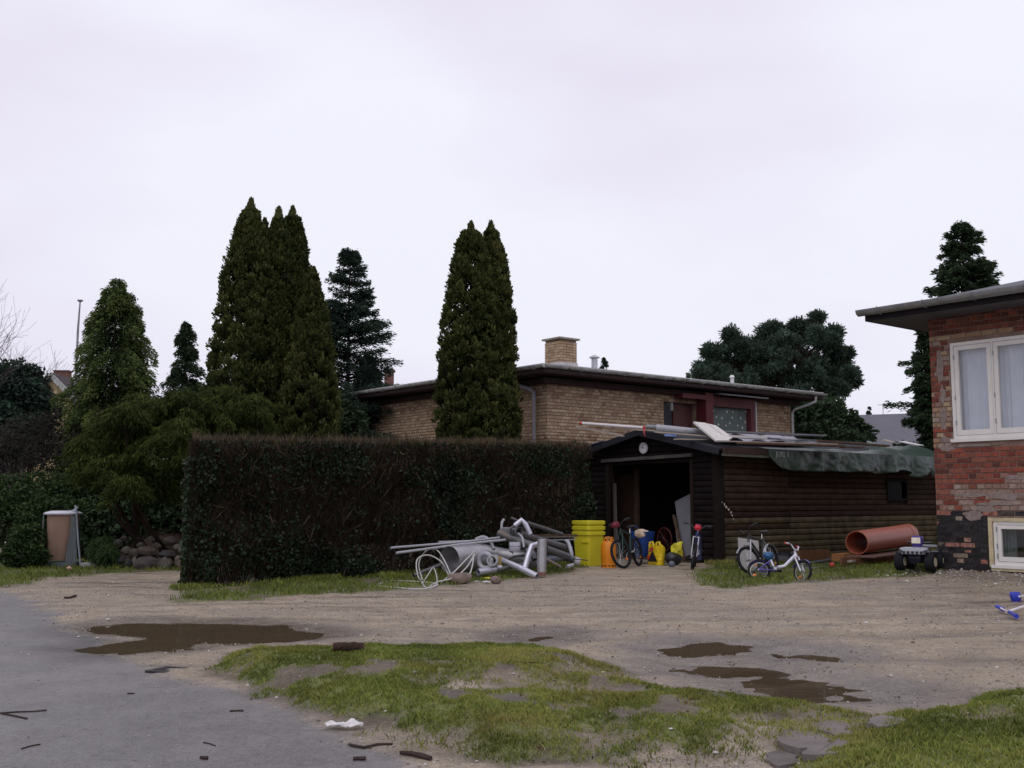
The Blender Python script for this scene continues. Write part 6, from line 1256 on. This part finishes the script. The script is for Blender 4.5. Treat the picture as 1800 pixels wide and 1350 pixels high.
# ---------------------------------------------------------------- conifers
M_trunk = mat('conifer bark', (.035, .024, .018), .9, .35, 8, .8, 30, stretch=(1, 1, .3))
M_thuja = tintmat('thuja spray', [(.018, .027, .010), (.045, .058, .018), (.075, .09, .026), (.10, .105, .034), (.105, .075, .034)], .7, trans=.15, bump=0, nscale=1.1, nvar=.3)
def trunk(parent, H, r, lean=(0, 0), m=None):
    L0 = parent.location; pts = [Vector((L0.x+lean[0]*t, L0.y+lean[1]*t, L0.z-.05+H*t)) for t in (0, .3, .6, 1)]; MB().tube(pts, [r, r*.8, r*.5, r*.12], 8).build('trunk', m or M_trunk, parent, smooth=True)
def thuja(label, u, Y, vtop, rpx, cap, n, seed, group, p=.58):
    """column of small upright clumps of spray; r = min(rpx * t^p, cap) below the tip"""
    X = (u-900)/1911*Y; H = (882-vtop)/1911*Y+EYE; R = rpx/1911*Y; Rc = cap/1911*Y; t = thing('thuja', label, 'tree', (X, Y, 0), group)
    trunk(t, H*.93, .13); nc = int(n/46)
    q = np.clip(rng.random(nc)**1.15, .012, 1); hz = 1-q; rad = np.minimum(R*(q+.014)**p, Rc*(.86+.14*np.clip(q*2, 0, 1))); th = rng.uniform(0, 2*pi, nc)
    rad = rad*(.93+.28*(fbm(th*1.6+seed, hz*H*.9, 2)-.5)+rng.normal(0, .035, nc)); lay = (rng.random(nc) < .38)
    rad = np.where(lay, rad*rng.uniform(.5, .85, nc), rad-.07); rad = np.maximum(rad, .02)
    cc = np.stack([X+rad*np.cos(th), Y+rad*np.sin(th), hz*H-.03], 1); cr = rng.uniform(.07, .16, nc)*np.clip(rad/.25, .45, 1)
    k = 46; dv = unit(rng.normal(0, 1, (nc*k, 3))+np.repeat(np.stack([np.cos(th), np.sin(th), np.full(nc, .35)], 1), k, 0)*.9); c_i = np.repeat(np.arange(nc), k)
    C = cc[c_i]+dv*(cr[c_i]*rng.uniform(.35, 1.05, nc*k))[:, None]*np.array([1, 1, 1.35])
    D = dv*np.array([.8, .8, .5])+np.array([0, 0, .75])+rng.normal(0, .25, (nc*k, 3))
    hue = rng.random(nc); tint = np.clip(.36+.28*(hue[c_i]-.5)+.30*dv[:, 2]+.5*(fbm(th[c_i]*2+seed*2, hz[c_i]*H*1.1, 3)-.5)+rng.normal(0, .08, nc*k)-.18*lay[c_i], 0, .99)  # clump tops tinted lighter, inner layers darker: shading put into the colour
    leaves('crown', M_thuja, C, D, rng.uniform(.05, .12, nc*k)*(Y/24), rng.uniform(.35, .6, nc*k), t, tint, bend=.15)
    m_ = 700; hz = rng.uniform(.955, 1.022, m_); th = rng.uniform(0, 6.28, m_); rr = rng.uniform(.2, 1, m_)*.16*np.clip((1.03-hz)*18, .12, 1)
    C = np.stack([X+rr*np.cos(th), Y+rr*np.sin(th), hz*H], 1); leaves('top_sprays', M_thuja, C, np.stack([rng.normal(0, .35, m_), rng.normal(0, .35, m_), np.ones(m_)], 1), rng.uniform(.08, .2, m_), .35, t)
    return t
TG1, TG2 = 'columnar thujas left of the house', 'twin columnar thujas in front of the yellow house'
thuja('tallest columnar thuja, leftmost of the group left of the yellow house', 427, 23.6, 352, 115, 82, 90000, 1, TG1)
thuja('second thuja crown just right of the tallest one', 453, 24.5, 388, 90, 50, 36000, 2, TG1)
thuja('columnar thuja in the middle of the left group with pointed top', 478, 23.9, 368, 84, 56, 72000, 3, TG1)
thuja('columnar thuja right of the middle one with blunt tilted top', 503, 24.4, 366, 84, 60, 72000, 4, TG1, .5)
thuja('shortest columnar thuja at the right edge of the left group', 543, 23.3, 476, 80, 56, 60000, 5, TG1)
thuja('left one of the twin columnar thujas before the yellow house wall', 826, 25.2, 394, 90, 60, 80000, 6, TG2, .45)
thuja('right one of the twin columnar thujas before the yellow house wall', 862, 25.6, 393, 72, 51, 72000, 7, TG2, .45)
def conifer(label, u, Y, vtop, rpx, nb, nl, m, droop=.25, up=0., leaf=(.08, .2), asp=.3, spread=.10, name='conifer', p=.8, base=.05, top_thin=0, group=None, hang=.5, cat='tree', trunk_r=.12, ragged=.35):
    X = (u-900)/1911*Y; H = (882-vtop)/1911*Y+EYE; R = rpx/1911*Y; t = thing(name, label, cat, (X, Y, 0), group); trunk(t, H*.96, trunk_r)
    whorl = max(6, int(nb/4.5)); wl = (rng.integers(0, whorl, nb)+.5)/whorl; hb = base+(1-base)*np.clip(wl**1.0+rng.normal(0, .5/whorl, nb), 0, .985)
    wr = rng.uniform(1-ragged*.6, 1.08, whorl)[np.minimum((wl*whorl).astype(int), whorl-1)]
    ln = R*((1-hb)**p)*wr*rng.uniform(1-ragged*.8, 1.08, nb)+.06; th = rng.uniform(0, 2*pi, nb)
    limbs = MB()
    for i in range(nb):
        a = Vector((X, Y, hb[i]*H-.05)); e_ = a+Vector((cos(th[i])*ln[i], sin(th[i])*ln[i], ln[i]*(up-droop))); mid = a.lerp(e_, .5)+UP*ln[i]*droop*.25
        limbs.tube([a, mid, e_], [.022, .014, .004], 4, False)
    o = limbs.build('limbs', M_trunk, t); o['kind'] = 'stuff'
    w = ln/ln.sum(); cnt = rng.multinomial(nl, w*.8+.2/nb); bi = np.repeat(np.arange(nb), cnt); N_ = len(bi)
    tt = rng.uniform(.10, 1.0, N_)**.7; l = ln[bi]*tt
    lat = rng.normal(0, 1, N_)*(.20*ln[bi]*(1.08-tt)+.05); wisp = rng.random(N_)
    zz = hb[bi]*H+l*up-droop*l*tt+droop*l*.5*(1-tt)-np.abs(lat)*(.25+hang*.6)-wisp**2*hang*spread*2.2+rng.normal(0, spread*.28, N_)
    ca, sa = np.cos(th[bi]), np.sin(th[bi])
    C = np.stack([X+ca*l-sa*lat, Y+sa*l+ca*lat, zz], 1)
    D = np.stack([ca*.8-sa*np.sign(lat)*.45, sa*.8+ca*np.sign(lat)*.45, -hang*(.3+wisp)+np.full(N_, .1)], 1)+rng.normal(0, .22, (N_, 3))
    bt = rng.random(nb)
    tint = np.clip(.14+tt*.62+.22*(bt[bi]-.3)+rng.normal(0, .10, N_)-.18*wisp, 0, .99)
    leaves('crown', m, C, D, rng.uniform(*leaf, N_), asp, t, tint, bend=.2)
    return t
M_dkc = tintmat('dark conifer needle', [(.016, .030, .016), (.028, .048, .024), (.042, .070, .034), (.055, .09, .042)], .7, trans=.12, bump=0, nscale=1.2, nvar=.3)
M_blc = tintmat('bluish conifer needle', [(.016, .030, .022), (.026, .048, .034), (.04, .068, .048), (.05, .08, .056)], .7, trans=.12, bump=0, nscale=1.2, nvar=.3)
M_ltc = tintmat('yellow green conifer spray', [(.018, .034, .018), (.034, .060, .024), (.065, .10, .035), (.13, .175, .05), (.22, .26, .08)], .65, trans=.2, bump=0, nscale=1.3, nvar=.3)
conifer('airy dark conifer rising right behind the left thuja group', 608, 33.5, 428, 150, 520, 95000, M_blc, .18, .34, (.06, .16), .28, .15, p=.62, base=.03, hang=.3, ragged=.35)
conifer('broad yellow green conifer with drooping tips at the left', 190, 27.0, 480, 148, 260, 110000, M_ltc, .50, .20, (.05, .13), .26, .12, p=.55, base=.04, hang=.85, ragged=.4)
conifer('second leader of the broad yellow green conifer', 221, 27.2, 498, 64, 70, 18000, M_ltc, .5, .2, (.05, .12), .26, .10, p=.62, base=.3, hang=.8)
conifer('small dark conifer between the yellow green one and the thujas', 318, 30.0, 558, 95, 130, 32000, M_dkc, .40, .15, (.06, .15), .26, .11, p=.70, base=.06, hang=.7, ragged=.45)
conifer('ragged conifer rising behind the roof of the red house', 1712, 31.0, 376, 165, 380, 95000, M_dkc, .20, .38, (.07, .18), .26, .12, p=.60, base=.03, hang=.3, ragged=.5)
conifer('dark cypress column showing left of the red house', 1640, 29.5, 560, 50, 150, 60000, M_dkc, .25, .35, (.06, .16), .28, .12, p=.35, base=.02, hang=.5, ragged=.5)
conifer('dark conifer low behind the right end of the shed', 1470, 38, 700, 72, 170, 36000, M_dkc, .25, .2, (.10, .24), .28, .2, p=.5, base=.03, hang=.4)
conifer('dark conifer directly behind the corner of the yellow house', 1425, 37, 690, 65, 170, 36000, M_dkc, .25, .2, (.10, .24), .28, .2, p=.45, base=.03, hang=.4)
conifer('small far conifer seen above the roof vent', 1064, 60, 624, 22, 40, 3500, M_blc, .1, .2, (.15, .3), .3, .2, p=.5, base=.3)
conifer('tiny far conifer above the ridge of the grey roof', 1533, 75, 714, 12, 30, 2500, M_dkc, .1, .1, (.15, .3), .4, .1, base=.6)
conifer('small far treetop left of the pine above the roof', 1212, 55, 650, 14, 30, 1200, M_dkc, .1, .1, (.2, .4), .4, .15, base=.6)
conifer('dark green filler conifer behind the left thuja group', 645, 36, 620, 100, 140, 40000, M_dkc, .2, .3, (.09, .22), .28, .16, p=.7)
# the big pine: limbs with round needle clumps
M_pine_ = tintmat('pine needle', [(.028, .048, .033), (.045, .073, .052), (.065, .10, .072), (.085, .125, .09)], .7, trans=.1, bump=0, nscale=1.0, nvar=.3)
Yp = 42.0; X0 = (1378-900)/1911*Yp; pine = thing('pine', 'wide dark pine with rounded needle clumps behind the right end of the yellow house', 'tree', (X0, Yp, 0))
trunk(pine, 8.6, .28, (.9, 0))
cl = [(1426, 572, 24), (1440, 590, 22), (1412, 592, 22), (1456, 612, 24), (1470, 622, 14), (1465, 586, 14), (1385, 604, 26), (1345, 594, 26), (1362, 580, 17), (1330, 610, 24), (1292, 600, 24), (1282, 590, 16), (1310, 622, 26), (1270, 622, 22), (1258, 636, 20), (1246, 618, 13), (1240, 648, 19), (1232, 660, 14), (1290, 645, 26), (1330, 640, 28), (1370, 635, 30), (1410, 630, 30), (1448, 640, 26), (1480, 636, 18), (1488, 622, 12), (1492, 660, 15), (1470, 664, 22), (1440, 672, 26), (1400, 668, 28), (1360, 668, 28), (1310, 672, 26), (1480, 684, 16), (1500, 672, 9), (1420, 700, 26), (1380, 700, 28), (1455, 690, 18), (1275, 668, 22), (1350, 615, 24), (1390, 625, 26), (1375, 650, 28), (1315, 650, 26), (1425, 650, 28), (1345, 655, 24), (1445, 652, 22), (1300, 612, 18), (1400, 575, 12), (1436, 558, 12), (1478, 660, 18), (1400, 690, 26), (1340, 690, 26), (1256, 655, 18), (1500, 658, 10), (1460, 600, 16)]
Cs = []; Ds = []; Ti = []; lb = MB()
for (u, v, r_) in cl:
    r_ = r_*1.02; c = P(u, v, Yp+random.uniform(-1.6, 1.6)); R = r_/1911*Yp
    lb.tube([Vector((X0+(c.z/9)*.5, Yp, max(3, c.z-1.6))), Vector((X0, Yp, c.z-1)).lerp(c, .6)+UP*-.2, c], [.06, .035, .015], 5, False)
    for k in range(30):
        sc_ = np.array(c[:])+unit(rng.normal(0, 1, (1, 3)))[0]*np.array([1, 1, .8])*R*random.uniform(.15, 1.0); m_ = 90
        dv = unit(rng.normal(0, 1, (m_, 3))+np.array([0, 0, .3])); Cs.append(sc_+dv*rng.uniform(.04, .24, (m_, 1))); Ds.append(dv); Ti.append(np.clip(rng.normal(.45, .2, m_)+dv[:, 2]*.2, 0, .99))
leaves('needles', M_pine_, np.concatenate(Cs), np.concatenate(Ds), rng.uniform(.10, .22, sum(len(c) for c in Cs)), .26, pine, np.concatenate(Ti)); o = lb.build('limbs', M_trunk, pine); o['kind'] = 'stuff'
# ---------------------------------------------------------------- shrubs and the weeping evergreen
def bush(label, blobs, m, nper, leaf, asp, name='shrub', hang=0, droop_dir=-.2, group=None, depth_f=1.0, bend=.2, stem=True):
    """blobs: (u, v, rx_px, rz_px, Y)"""
    b0 = blobs[0]; L0 = G(b0[0], 1000); L0 = Vector(((b0[0]-900)/1911*b0[4], b0[4], 0)); t = thing(name, label, 'shrub', L0, group)
    Cs, Ds, Ti = [], [], []; stm = MB()
    for j, (u, v, rx, rz, Y) in enumerate(blobs):
        c = np.array(P(u, v, Y)[:]); RX, RZ = rx/1911*Y, rz/1911*Y; n = int(nper*rx*rz/900)
        dv = unit(rng.normal(0, 1, (n, 3))); dep = rng.random(n)**2.0; k = (1-.55*dep)*(1+(fbm(dv[:, 0]*3+j*5+8, dv[:, 2]*3+dv[:, 1]*2+9, 3)-.5)*.7)
        Cn = c+dv*np.array([RX, RX*depth_f, RZ])*k[:, None]; Cn[:, 2] = np.maximum(Cn[:, 2], .02); Cs.append(Cn)
        Dn = dv*np.array([.7, .7, .4])+np.array([0, 0, droop_dir])+rng.normal(0, .35, (n, 3)); Ds.append(Dn); Ti.append(np.clip((1-dep)*.65+rng.normal(0, .15, n)+dv[:, 2]*.18, 0, .99))
        cv = Vector(c); stm.tube([Vector((L0.x+(cv.x-L0.x)*.35, L0.y+(cv.y-L0.y)*.35, 0)), Vector((cv.x, cv.y, cv.z*.5)).lerp(L0, .2), cv], [.05, .035, .01], 5, False)
    C = np.concatenate(Cs); leaves('foliage', m, C, np.concatenate(Ds), rng.uniform(*leaf, len(C)), asp, t, np.concatenate(Ti), bend=bend)
    if stem: o = stm.build('stems', M_trunk, t); o['kind'] = 'stuff'
    return t
M_weep = tintmat('weeping evergreen thread', [(.013, .020, .006), (.032, .048, .011), (.060, .082, .018), (.090, .112, .024), (.10, .105, .028)], .7, trans=.15, bump=0, nscale=1.4, nvar=.35)
tiers = [(255, 715, 42, 20), (318, 712, 60, 22), (392, 708, 60, 22), (440, 718, 40, 18), (220, 738, 45, 24), (290, 740, 55, 26), (370, 740, 60, 24), (440, 742, 40, 20), (178, 768, 38, 24), (245, 770, 55, 28), (320, 768, 50, 28), (395, 762, 50, 22), (150, 795, 34, 24), (205, 800, 50, 30), (270, 802, 50, 30), (320, 800, 30, 30), (150, 824, 26, 20), (195, 832, 44, 26), (250, 840, 46, 28), (300, 838, 34, 28), (225, 860, 34, 18), (280, 865, 32, 18)]
wv = thing('weeping_evergreen', 'sprawling dark weeping evergreen between the refuse stand and the hedge', 'tree', ((262-900)/1911*21.6, 21.6, 0))
Cs, Ds, Ti = [], [], []; st = MB()
for j, (u, v, rx, rz) in enumerate(tiers):
    Y = 21.2+(.9 if u > 330 else 0)+random.uniform(-.7, .3)-.004*(v-700); c = np.array(P(u, v, Y)[:]); RX, RZ = rx/1911*Y*1.05, rz/1911*Y*1.1
    nc = int(rx*rz*.045); kk = 75; th = rng.uniform(0, 2*pi, nc); q = rng.random(nc)**.55; top = np.sqrt(np.maximum(0, 1-q*q))
    cc = c+np.stack([np.cos(th)*q*RX, np.sin(th)*q*RX*.9, (top-.6*q**2)*RZ-rng.random(nc)**2*.25], 1); ci = np.repeat(np.arange(nc), kk); n = nc*kk
    a2 = rng.uniform(0, 2*pi, n); q2 = rng.random(n)**.6; dn = rng.random(n)
    C = cc[ci]+np.stack([np.cos(a2)*q2*.17, np.sin(a2)*q2*.17, .07*(1-q2**2)-dn*.20*q2], 1)
    D = np.stack([np.cos(a2)*q2*.7+np.cos(th[ci])*q[ci]*.4, np.sin(a2)*q2*.7+np.sin(th[ci])*q[ci]*.4, .1-.9*q2], 1)+rng.normal(0, .2, (n, 3)); Cs.append(C); Ds.append(D)
    Ti.append(np.clip(.12+.6*(1-dn)*rng.random(nc)[ci]**.6+.15*(1-q2)+rng.normal(0, .06, n), 0, .99))
    cv = Vector(c); b = Vector((wv.location.x+random.uniform(-.5, .5), wv.location.y+random.uniform(.2, .8), 0))
    if j % 4 == 0: st.tube([b, b.lerp(cv, .5)+UP*-.1, cv], [.055, .04, .012], 6, False)
leaves('foliage', M_weep, np.concatenate(Cs), np.concatenate(Ds), rng.uniform(.06, .16, sum(map(len, Cs))), .13, wv, np.concatenate(Ti), bend=.1)
o = st.build('stems', M_trunk, wv); o['kind'] = 'stuff'
M_shr = tintmat('dull shrub leaf', [(.02, .026, .014), (.035, .042, .022), (.05, .055, .032), (.07, .06, .04), (.06, .075, .04)], .7, trans=.15, bump=0, nscale=1.2, nvar=.35)
M_shg = tintmat('green shrub leaf', [(.014, .03, .012), (.025, .05, .018), (.04, .07, .025), (.055, .085, .03)], .6, trans=.15, bump=0, nscale=1.2, nvar=.3)
M_shr2 = tintmat('grey twiggy shrub', [(.026, .022, .020), (.04, .033, .03), (.022, .026, .018), (.06, .05, .042)], .85, trans=.05, bump=0, nscale=1.2, nvar=.3)
bush('dark bluish evergreen mass at the far left edge', [(-10, 690, 70, 60, 31), (40, 700, 50, 60, 31), (70, 720, 35, 50, 31.5), (10, 760, 80, 55, 30.5), (-60, 720, 70, 80, 31), (50, 665, 22, 24, 31), (-40, 655, 40, 30, 31)], M_blc, 900, (.10, .22), .45)
bush('grey brown twiggy shrubs below the little gable', [(60, 770, 60, 45, 27), (110, 760, 45, 45, 27), (20, 800, 60, 40, 26), (100, 810, 50, 40, 26), (140, 790, 34, 40, 26.5)], M_shr2, 700, (.08, .2), .18)
bush('low clipped green hedge at the far left', [(20, 870, 70, 40, 24.5), (80, 872, 60, 42, 24.5), (140, 872, 50, 45, 24.5), (-60, 870, 70, 45, 24.5), (20, 915, 70, 45, 24), (90, 915, 60, 45, 24), (-60, 915, 70, 45, 24), (160, 920, 60, 45, 24)], M_shg, 900, (.05, .11), .6)
bush('bushy shrub beside the refuse stand at its left', [(45, 960, 32, 40, 20.9), (25, 975, 22, 24, 20.6), (60, 975, 24, 24, 20.7), (50, 925, 22, 24, 21.2)], M_shg, 1500, (.05, .11), .5)
bush('tuft of arching green plant right of the refuse stand', [(178, 968, 24, 24, 20.8), (192, 975, 18, 18, 20.5)], M_shg, 2200, (.10, .22), .08, droop_dir=-.7)
bush('dark undergrowth behind the rockery', [(200, 930, 70, 50, 24.2), (270, 925, 60, 55, 24.4), (330, 920, 60, 60, 24.6), (130, 925, 60, 50, 24.4), (240, 880, 80, 50, 24.8), (320, 870, 60, 60, 24.8), (160, 870, 60, 50, 24.8), (380, 880, 70, 90, 25), (390, 800, 80, 60, 25.2)], M_dkc, 900, (.10, .2), .5)
bush('dark evergreen undergrowth behind the left end of the hedge', [(360, 730, 60, 60, 26.2), (450, 740, 60, 50, 26.5), (540, 740, 60, 50, 27), (600, 745, 45, 50, 28)], M_dkc, 700, (.10, .2), .5)
bush('dark shrub mass behind the shed roof', [(1410, 740, 40, 40, 35.5), (1460, 745, 45, 45, 35.5), (1500, 765, 34, 34, 35), (1440, 780, 80, 40, 35)], M_dkc, 900, (.14, .28), .45)
bush('climbing shrub between the hedge and the shed', [(1022, 850, 16, 40, 23.9), (1030, 900, 18, 50, 23.6), (1012, 800, 16, 24, 24)], M_ivy, 1500, (.05, .10), .7)
# ---------------------------------------------------------------- bare trees at the left
M_bare = mat('bare bark', (.10, .085, .085), .9, .3, 8, .4)
def bare_tree(label, base, H, n0, seed, spread=.5, r0=.10, bias=(0, 0)):
    r_ = random.Random(seed); t = thing('bare_tree', label, 'tree', base, 'bare trees at the left edge'); mb = MB()
    def grow(p, d, L, r, lv):
        pts = [p]; q = p.copy(); dd = d.copy()
        for i in range(4): dd = (dd+Vector((r_.gauss(0, .10), r_.gauss(0, .10), r_.gauss(.03, .05)))).normalized(); q = q+dd*L/4; pts.append(q.copy())
        rt = r*.55 if lv < 4 else .003; mb.tube(pts, [r+(rt-r)*i/4 for i in range(5)], 6 if lv < 2 else 4, False)
        if lv >= 5: return
        for k in range(3 if lv < 4 else 2):
            a = pts[r_.choice([2, 3, 4, 4])]; s_ = spread*(1 if lv else .6); nd = (dd+Vector((r_.gauss(bias[0], s_), r_.gauss(bias[1], s_), r_.gauss(.1, s_*.5)))).normalized(); grow(a, nd, L*r_.uniform(.58, .82), rt*.9, lv+1)
    for i in range(n0): grow(Vector(base)+Vector((r_.uniform(-.3, .3), 0, 0)), Vector((r_.gauss(bias[0], .18), r_.gauss(0, .15), 1)).normalized(), H*.30, r0, 0)
    mb.build('branches', M_bare, t); return t
bare_tree('tall bare tree reaching in from the left edge', ((-70-900)/1911*28, 28, 0), 9.4, 3, 3, .42, .10, (.12, 0))
bare_tree('shorter bare tree with fine twigs above the dark bush', ((42-900)/1911*33, 33, 0), 7.6, 3, 11, .42, .07, (.10, 0))
# ---------------------------------------------------------------- far houses, mast
fh = P(88, 700, 55); fh = Vector((fh.x, fh.y, 0)); far = thing('far_house', 'small pale yellow gabled house far behind the left trees', 'house', fh)
M_fw = mat('pale yellow render', (.50, .40, .22), .9, .1); w_ = 1.05; ez = 1.25+(882-688)/1911*55; rz = 1.25+(882-657)/1911*55
def fx(x, y, z): return Vector((fh.x+x, fh.y+y, z))
mb = MB(); mb.add([fx(-w_, 0, 0), fx(w_, 0, 0), fx(w_, 0, ez), fx(.1, 0, rz-.25), fx(-w_, 0, ez), fx(-w_, 9, 0), fx(w_, 9, 0), fx(w_, 9, ez), fx(.1, 9, rz-.25), fx(-w_, 9, ez)], [(0, 1, 2, 3, 4), (5, 9, 8, 7, 6), (0, 4, 9, 5), (1, 6, 7, 2)]); mb.build('wall', M_fw, far)
for sx in (-1, 1):
    a_ = fx(.1, -.3, rz); b_ = fx(.1+sx*1.35, -.3, rz-1.3); mb = MB(); k_ = Vector((0, 9.6, 0)); mb.add([a_, b_, b_+k_, a_+k_, a_+UP*.09, b_+UP*.09, b_+k_+UP*.09, a_+k_+UP*.09], [(0, 1, 2, 3), (4, 7, 6, 5), (0, 4, 5, 1), (2, 6, 7, 3), (1, 5, 6, 2)]); mb.build('roof', mat('dark roof tile', (.07, .055, .06), .8), far)
    MB().beam(a_-Vector((0, .03, .05)), b_-Vector((0, .03, .05)), .05, .26).build('barge_board', mat('grey white trim', (.35, .37, .36), .6), far)
MB().box(fx(-.45, 2.5, rz-.1), .75, .5, 1.1).build('chimney', mat('brown chimney', (.17, .09, .075), .9, .2), far)
MB().box(fx(-.45, 2.5, rz+.47), .86, .6, .07).build('chimney_cap', mat('brown chimney cap', (.12, .09, .08), .9), far)
MB().box(fx(-4.2, 4, 2.6), 6, 6, 5.2).build('side_wing', mat('dark wing', (.07, .055, .06), .8), far)
gh = P(1545, 760, 62); gh = Vector((gh.x, gh.y, 0)); g2 = thing('far_house', 'house with plain grey roof far behind the shed', 'house', gh); zr_ = 1.25+(882-726)/1911*62
def gx2(x, y, z): return Vector((gh.x+x, gh.y+y, z))
mb = MB(); mb.add([gx2(-2.2, -3, zr_-3.2), gx2(7, -3.4, zr_-3.2), gx2(7, 0, zr_+.15), gx2(-1.2, 0, zr_-.1), gx2(7, 3.4, zr_-3.2), gx2(-2.2, 3.4, zr_-3.2)], [(0, 1, 2, 3), (3, 2, 4, 5), (0, 3, 5)]); mb.build('roof', mat('flat grey roof', (.135, .135, .155), .7, .12, 1.2, .1), g2)
MB().box(gx2(2.6, 0, (zr_-3.2)/2), 8.6, 6, zr_-3.2).build('wall', mat('far grey wall', (.3, .28, .26), .9), g2)
mb = MB(); mb.beam(gx2(.35, .2, zr_-.1), gx2(.35, .2, zr_+.55), .03, .03, Vector((1, 0, 0))); mb.beam(gx2(0.05, .2, zr_+.5), gx2(.5, .2, zr_+.5), .03, .03); mb.build('aerial', mat('aerial metal', (.3, .3, .3), .5), g2)
ch = P(684, 668, 52); t = thing('far_house', 'brown chimney with wire cage of a house hidden behind the left conifers', 'house', (ch.x, ch.y, 0)); M_bc = mat('reddish brown chimney', (.16, .085, .075), .9, .2)
MB().box((ch.x, ch.y, 6.2), .42, .42, 2.6).build('chimney', M_bc, t); MB().box((ch.x, ch.y, 7.54), .55, .55, .08).build('chimney_cap', M_bc, t)
mb = MB(); mb.tube([Vector((ch.x-.14, ch.y, 7.55)), Vector((ch.x-.12, ch.y, 7.8)), Vector((ch.x, ch.y, 7.88)), Vector((ch.x+.12, ch.y, 7.8)), Vector((ch.x+.14, ch.y, 7.55))], .025, 6); mb.build('chimney_cowl', mat('cowl iron', (.05, .05, .05), .6), t)
mb = MB(); mb.box((ch.x-1, ch.y+1, 2.5), 7, 5, 5); mb.build('wall', mat('hidden house wall', (.25, .2, .17), .9), t)
mp = P(137, 600, 45); ms = thing('mast', 'slim grey mast with small cup top rising behind the yellow green conifer', 'mast', (mp.x, mp.y, 0)); mz = 1.25+(882-524)/1911*45
MB().tube([Vector((mp.x-.03, mp.y, 0)), Vector((mp.x-.02, mp.y, mz-1.2)), Vector((mp.x+.02, mp.y, mz))], [.06, .05, .03], 8).build('pole', mat('mast metal', (.22, .21, .24), .5), ms, smooth=True)
MB().lathe((mp.x+.02, mp.y, mz-.04), [(0, 0), (.06, .0), (.13, .05), (.12, .08), (0, .1)], 12).build('top_cup', mat('mast metal', (.22, .21, .24)), ms, smooth=True)
# ---------------------------------------------------------------- weeds at the foot of walls and bikes
n_ = 6000; s_ = rng.uniform(-.6, 8.0, n_); d_ = rng.exponential(.12, n_); B = np.array(S[:])+s_[:, None]*np.array(RD[:])+(d_+.07)[:, None]*np.array(NS[:]); k = fbm(s_*2.3, d_*2, 2) > .45; B = B[k]; n_ = len(B); hh_ = rng.uniform(.05, .16, n_); B[:, 2] = hh_*.4
leaves('weeds', M_grass, B, np.stack([rng.normal(0, .4, n_), rng.normal(0, .4, n_), np.ones(n_)], 1), hh_, .09, stuff=True)
n_ = 14000; s_ = rng.uniform(-.3, HL, n_); d_ = rng.exponential(.14, n_); B = np.array(HA[:])+s_[:, None]*hdv+(d_-.05)[:, None]*hnv; k = fbm(s_*1.7, d_*2, 2) > .42; B = B[k]; n_ = len(B); hh_ = rng.uniform(.04, .13, n_); B[:, 2] = hh_*.4
leaves('weeds', M_grass, B, np.stack([rng.normal(0, .4, n_), rng.normal(0, .4, n_), np.ones(n_)], 1), hh_, .10, tint=rng.random(n_)*.6, stuff=True)
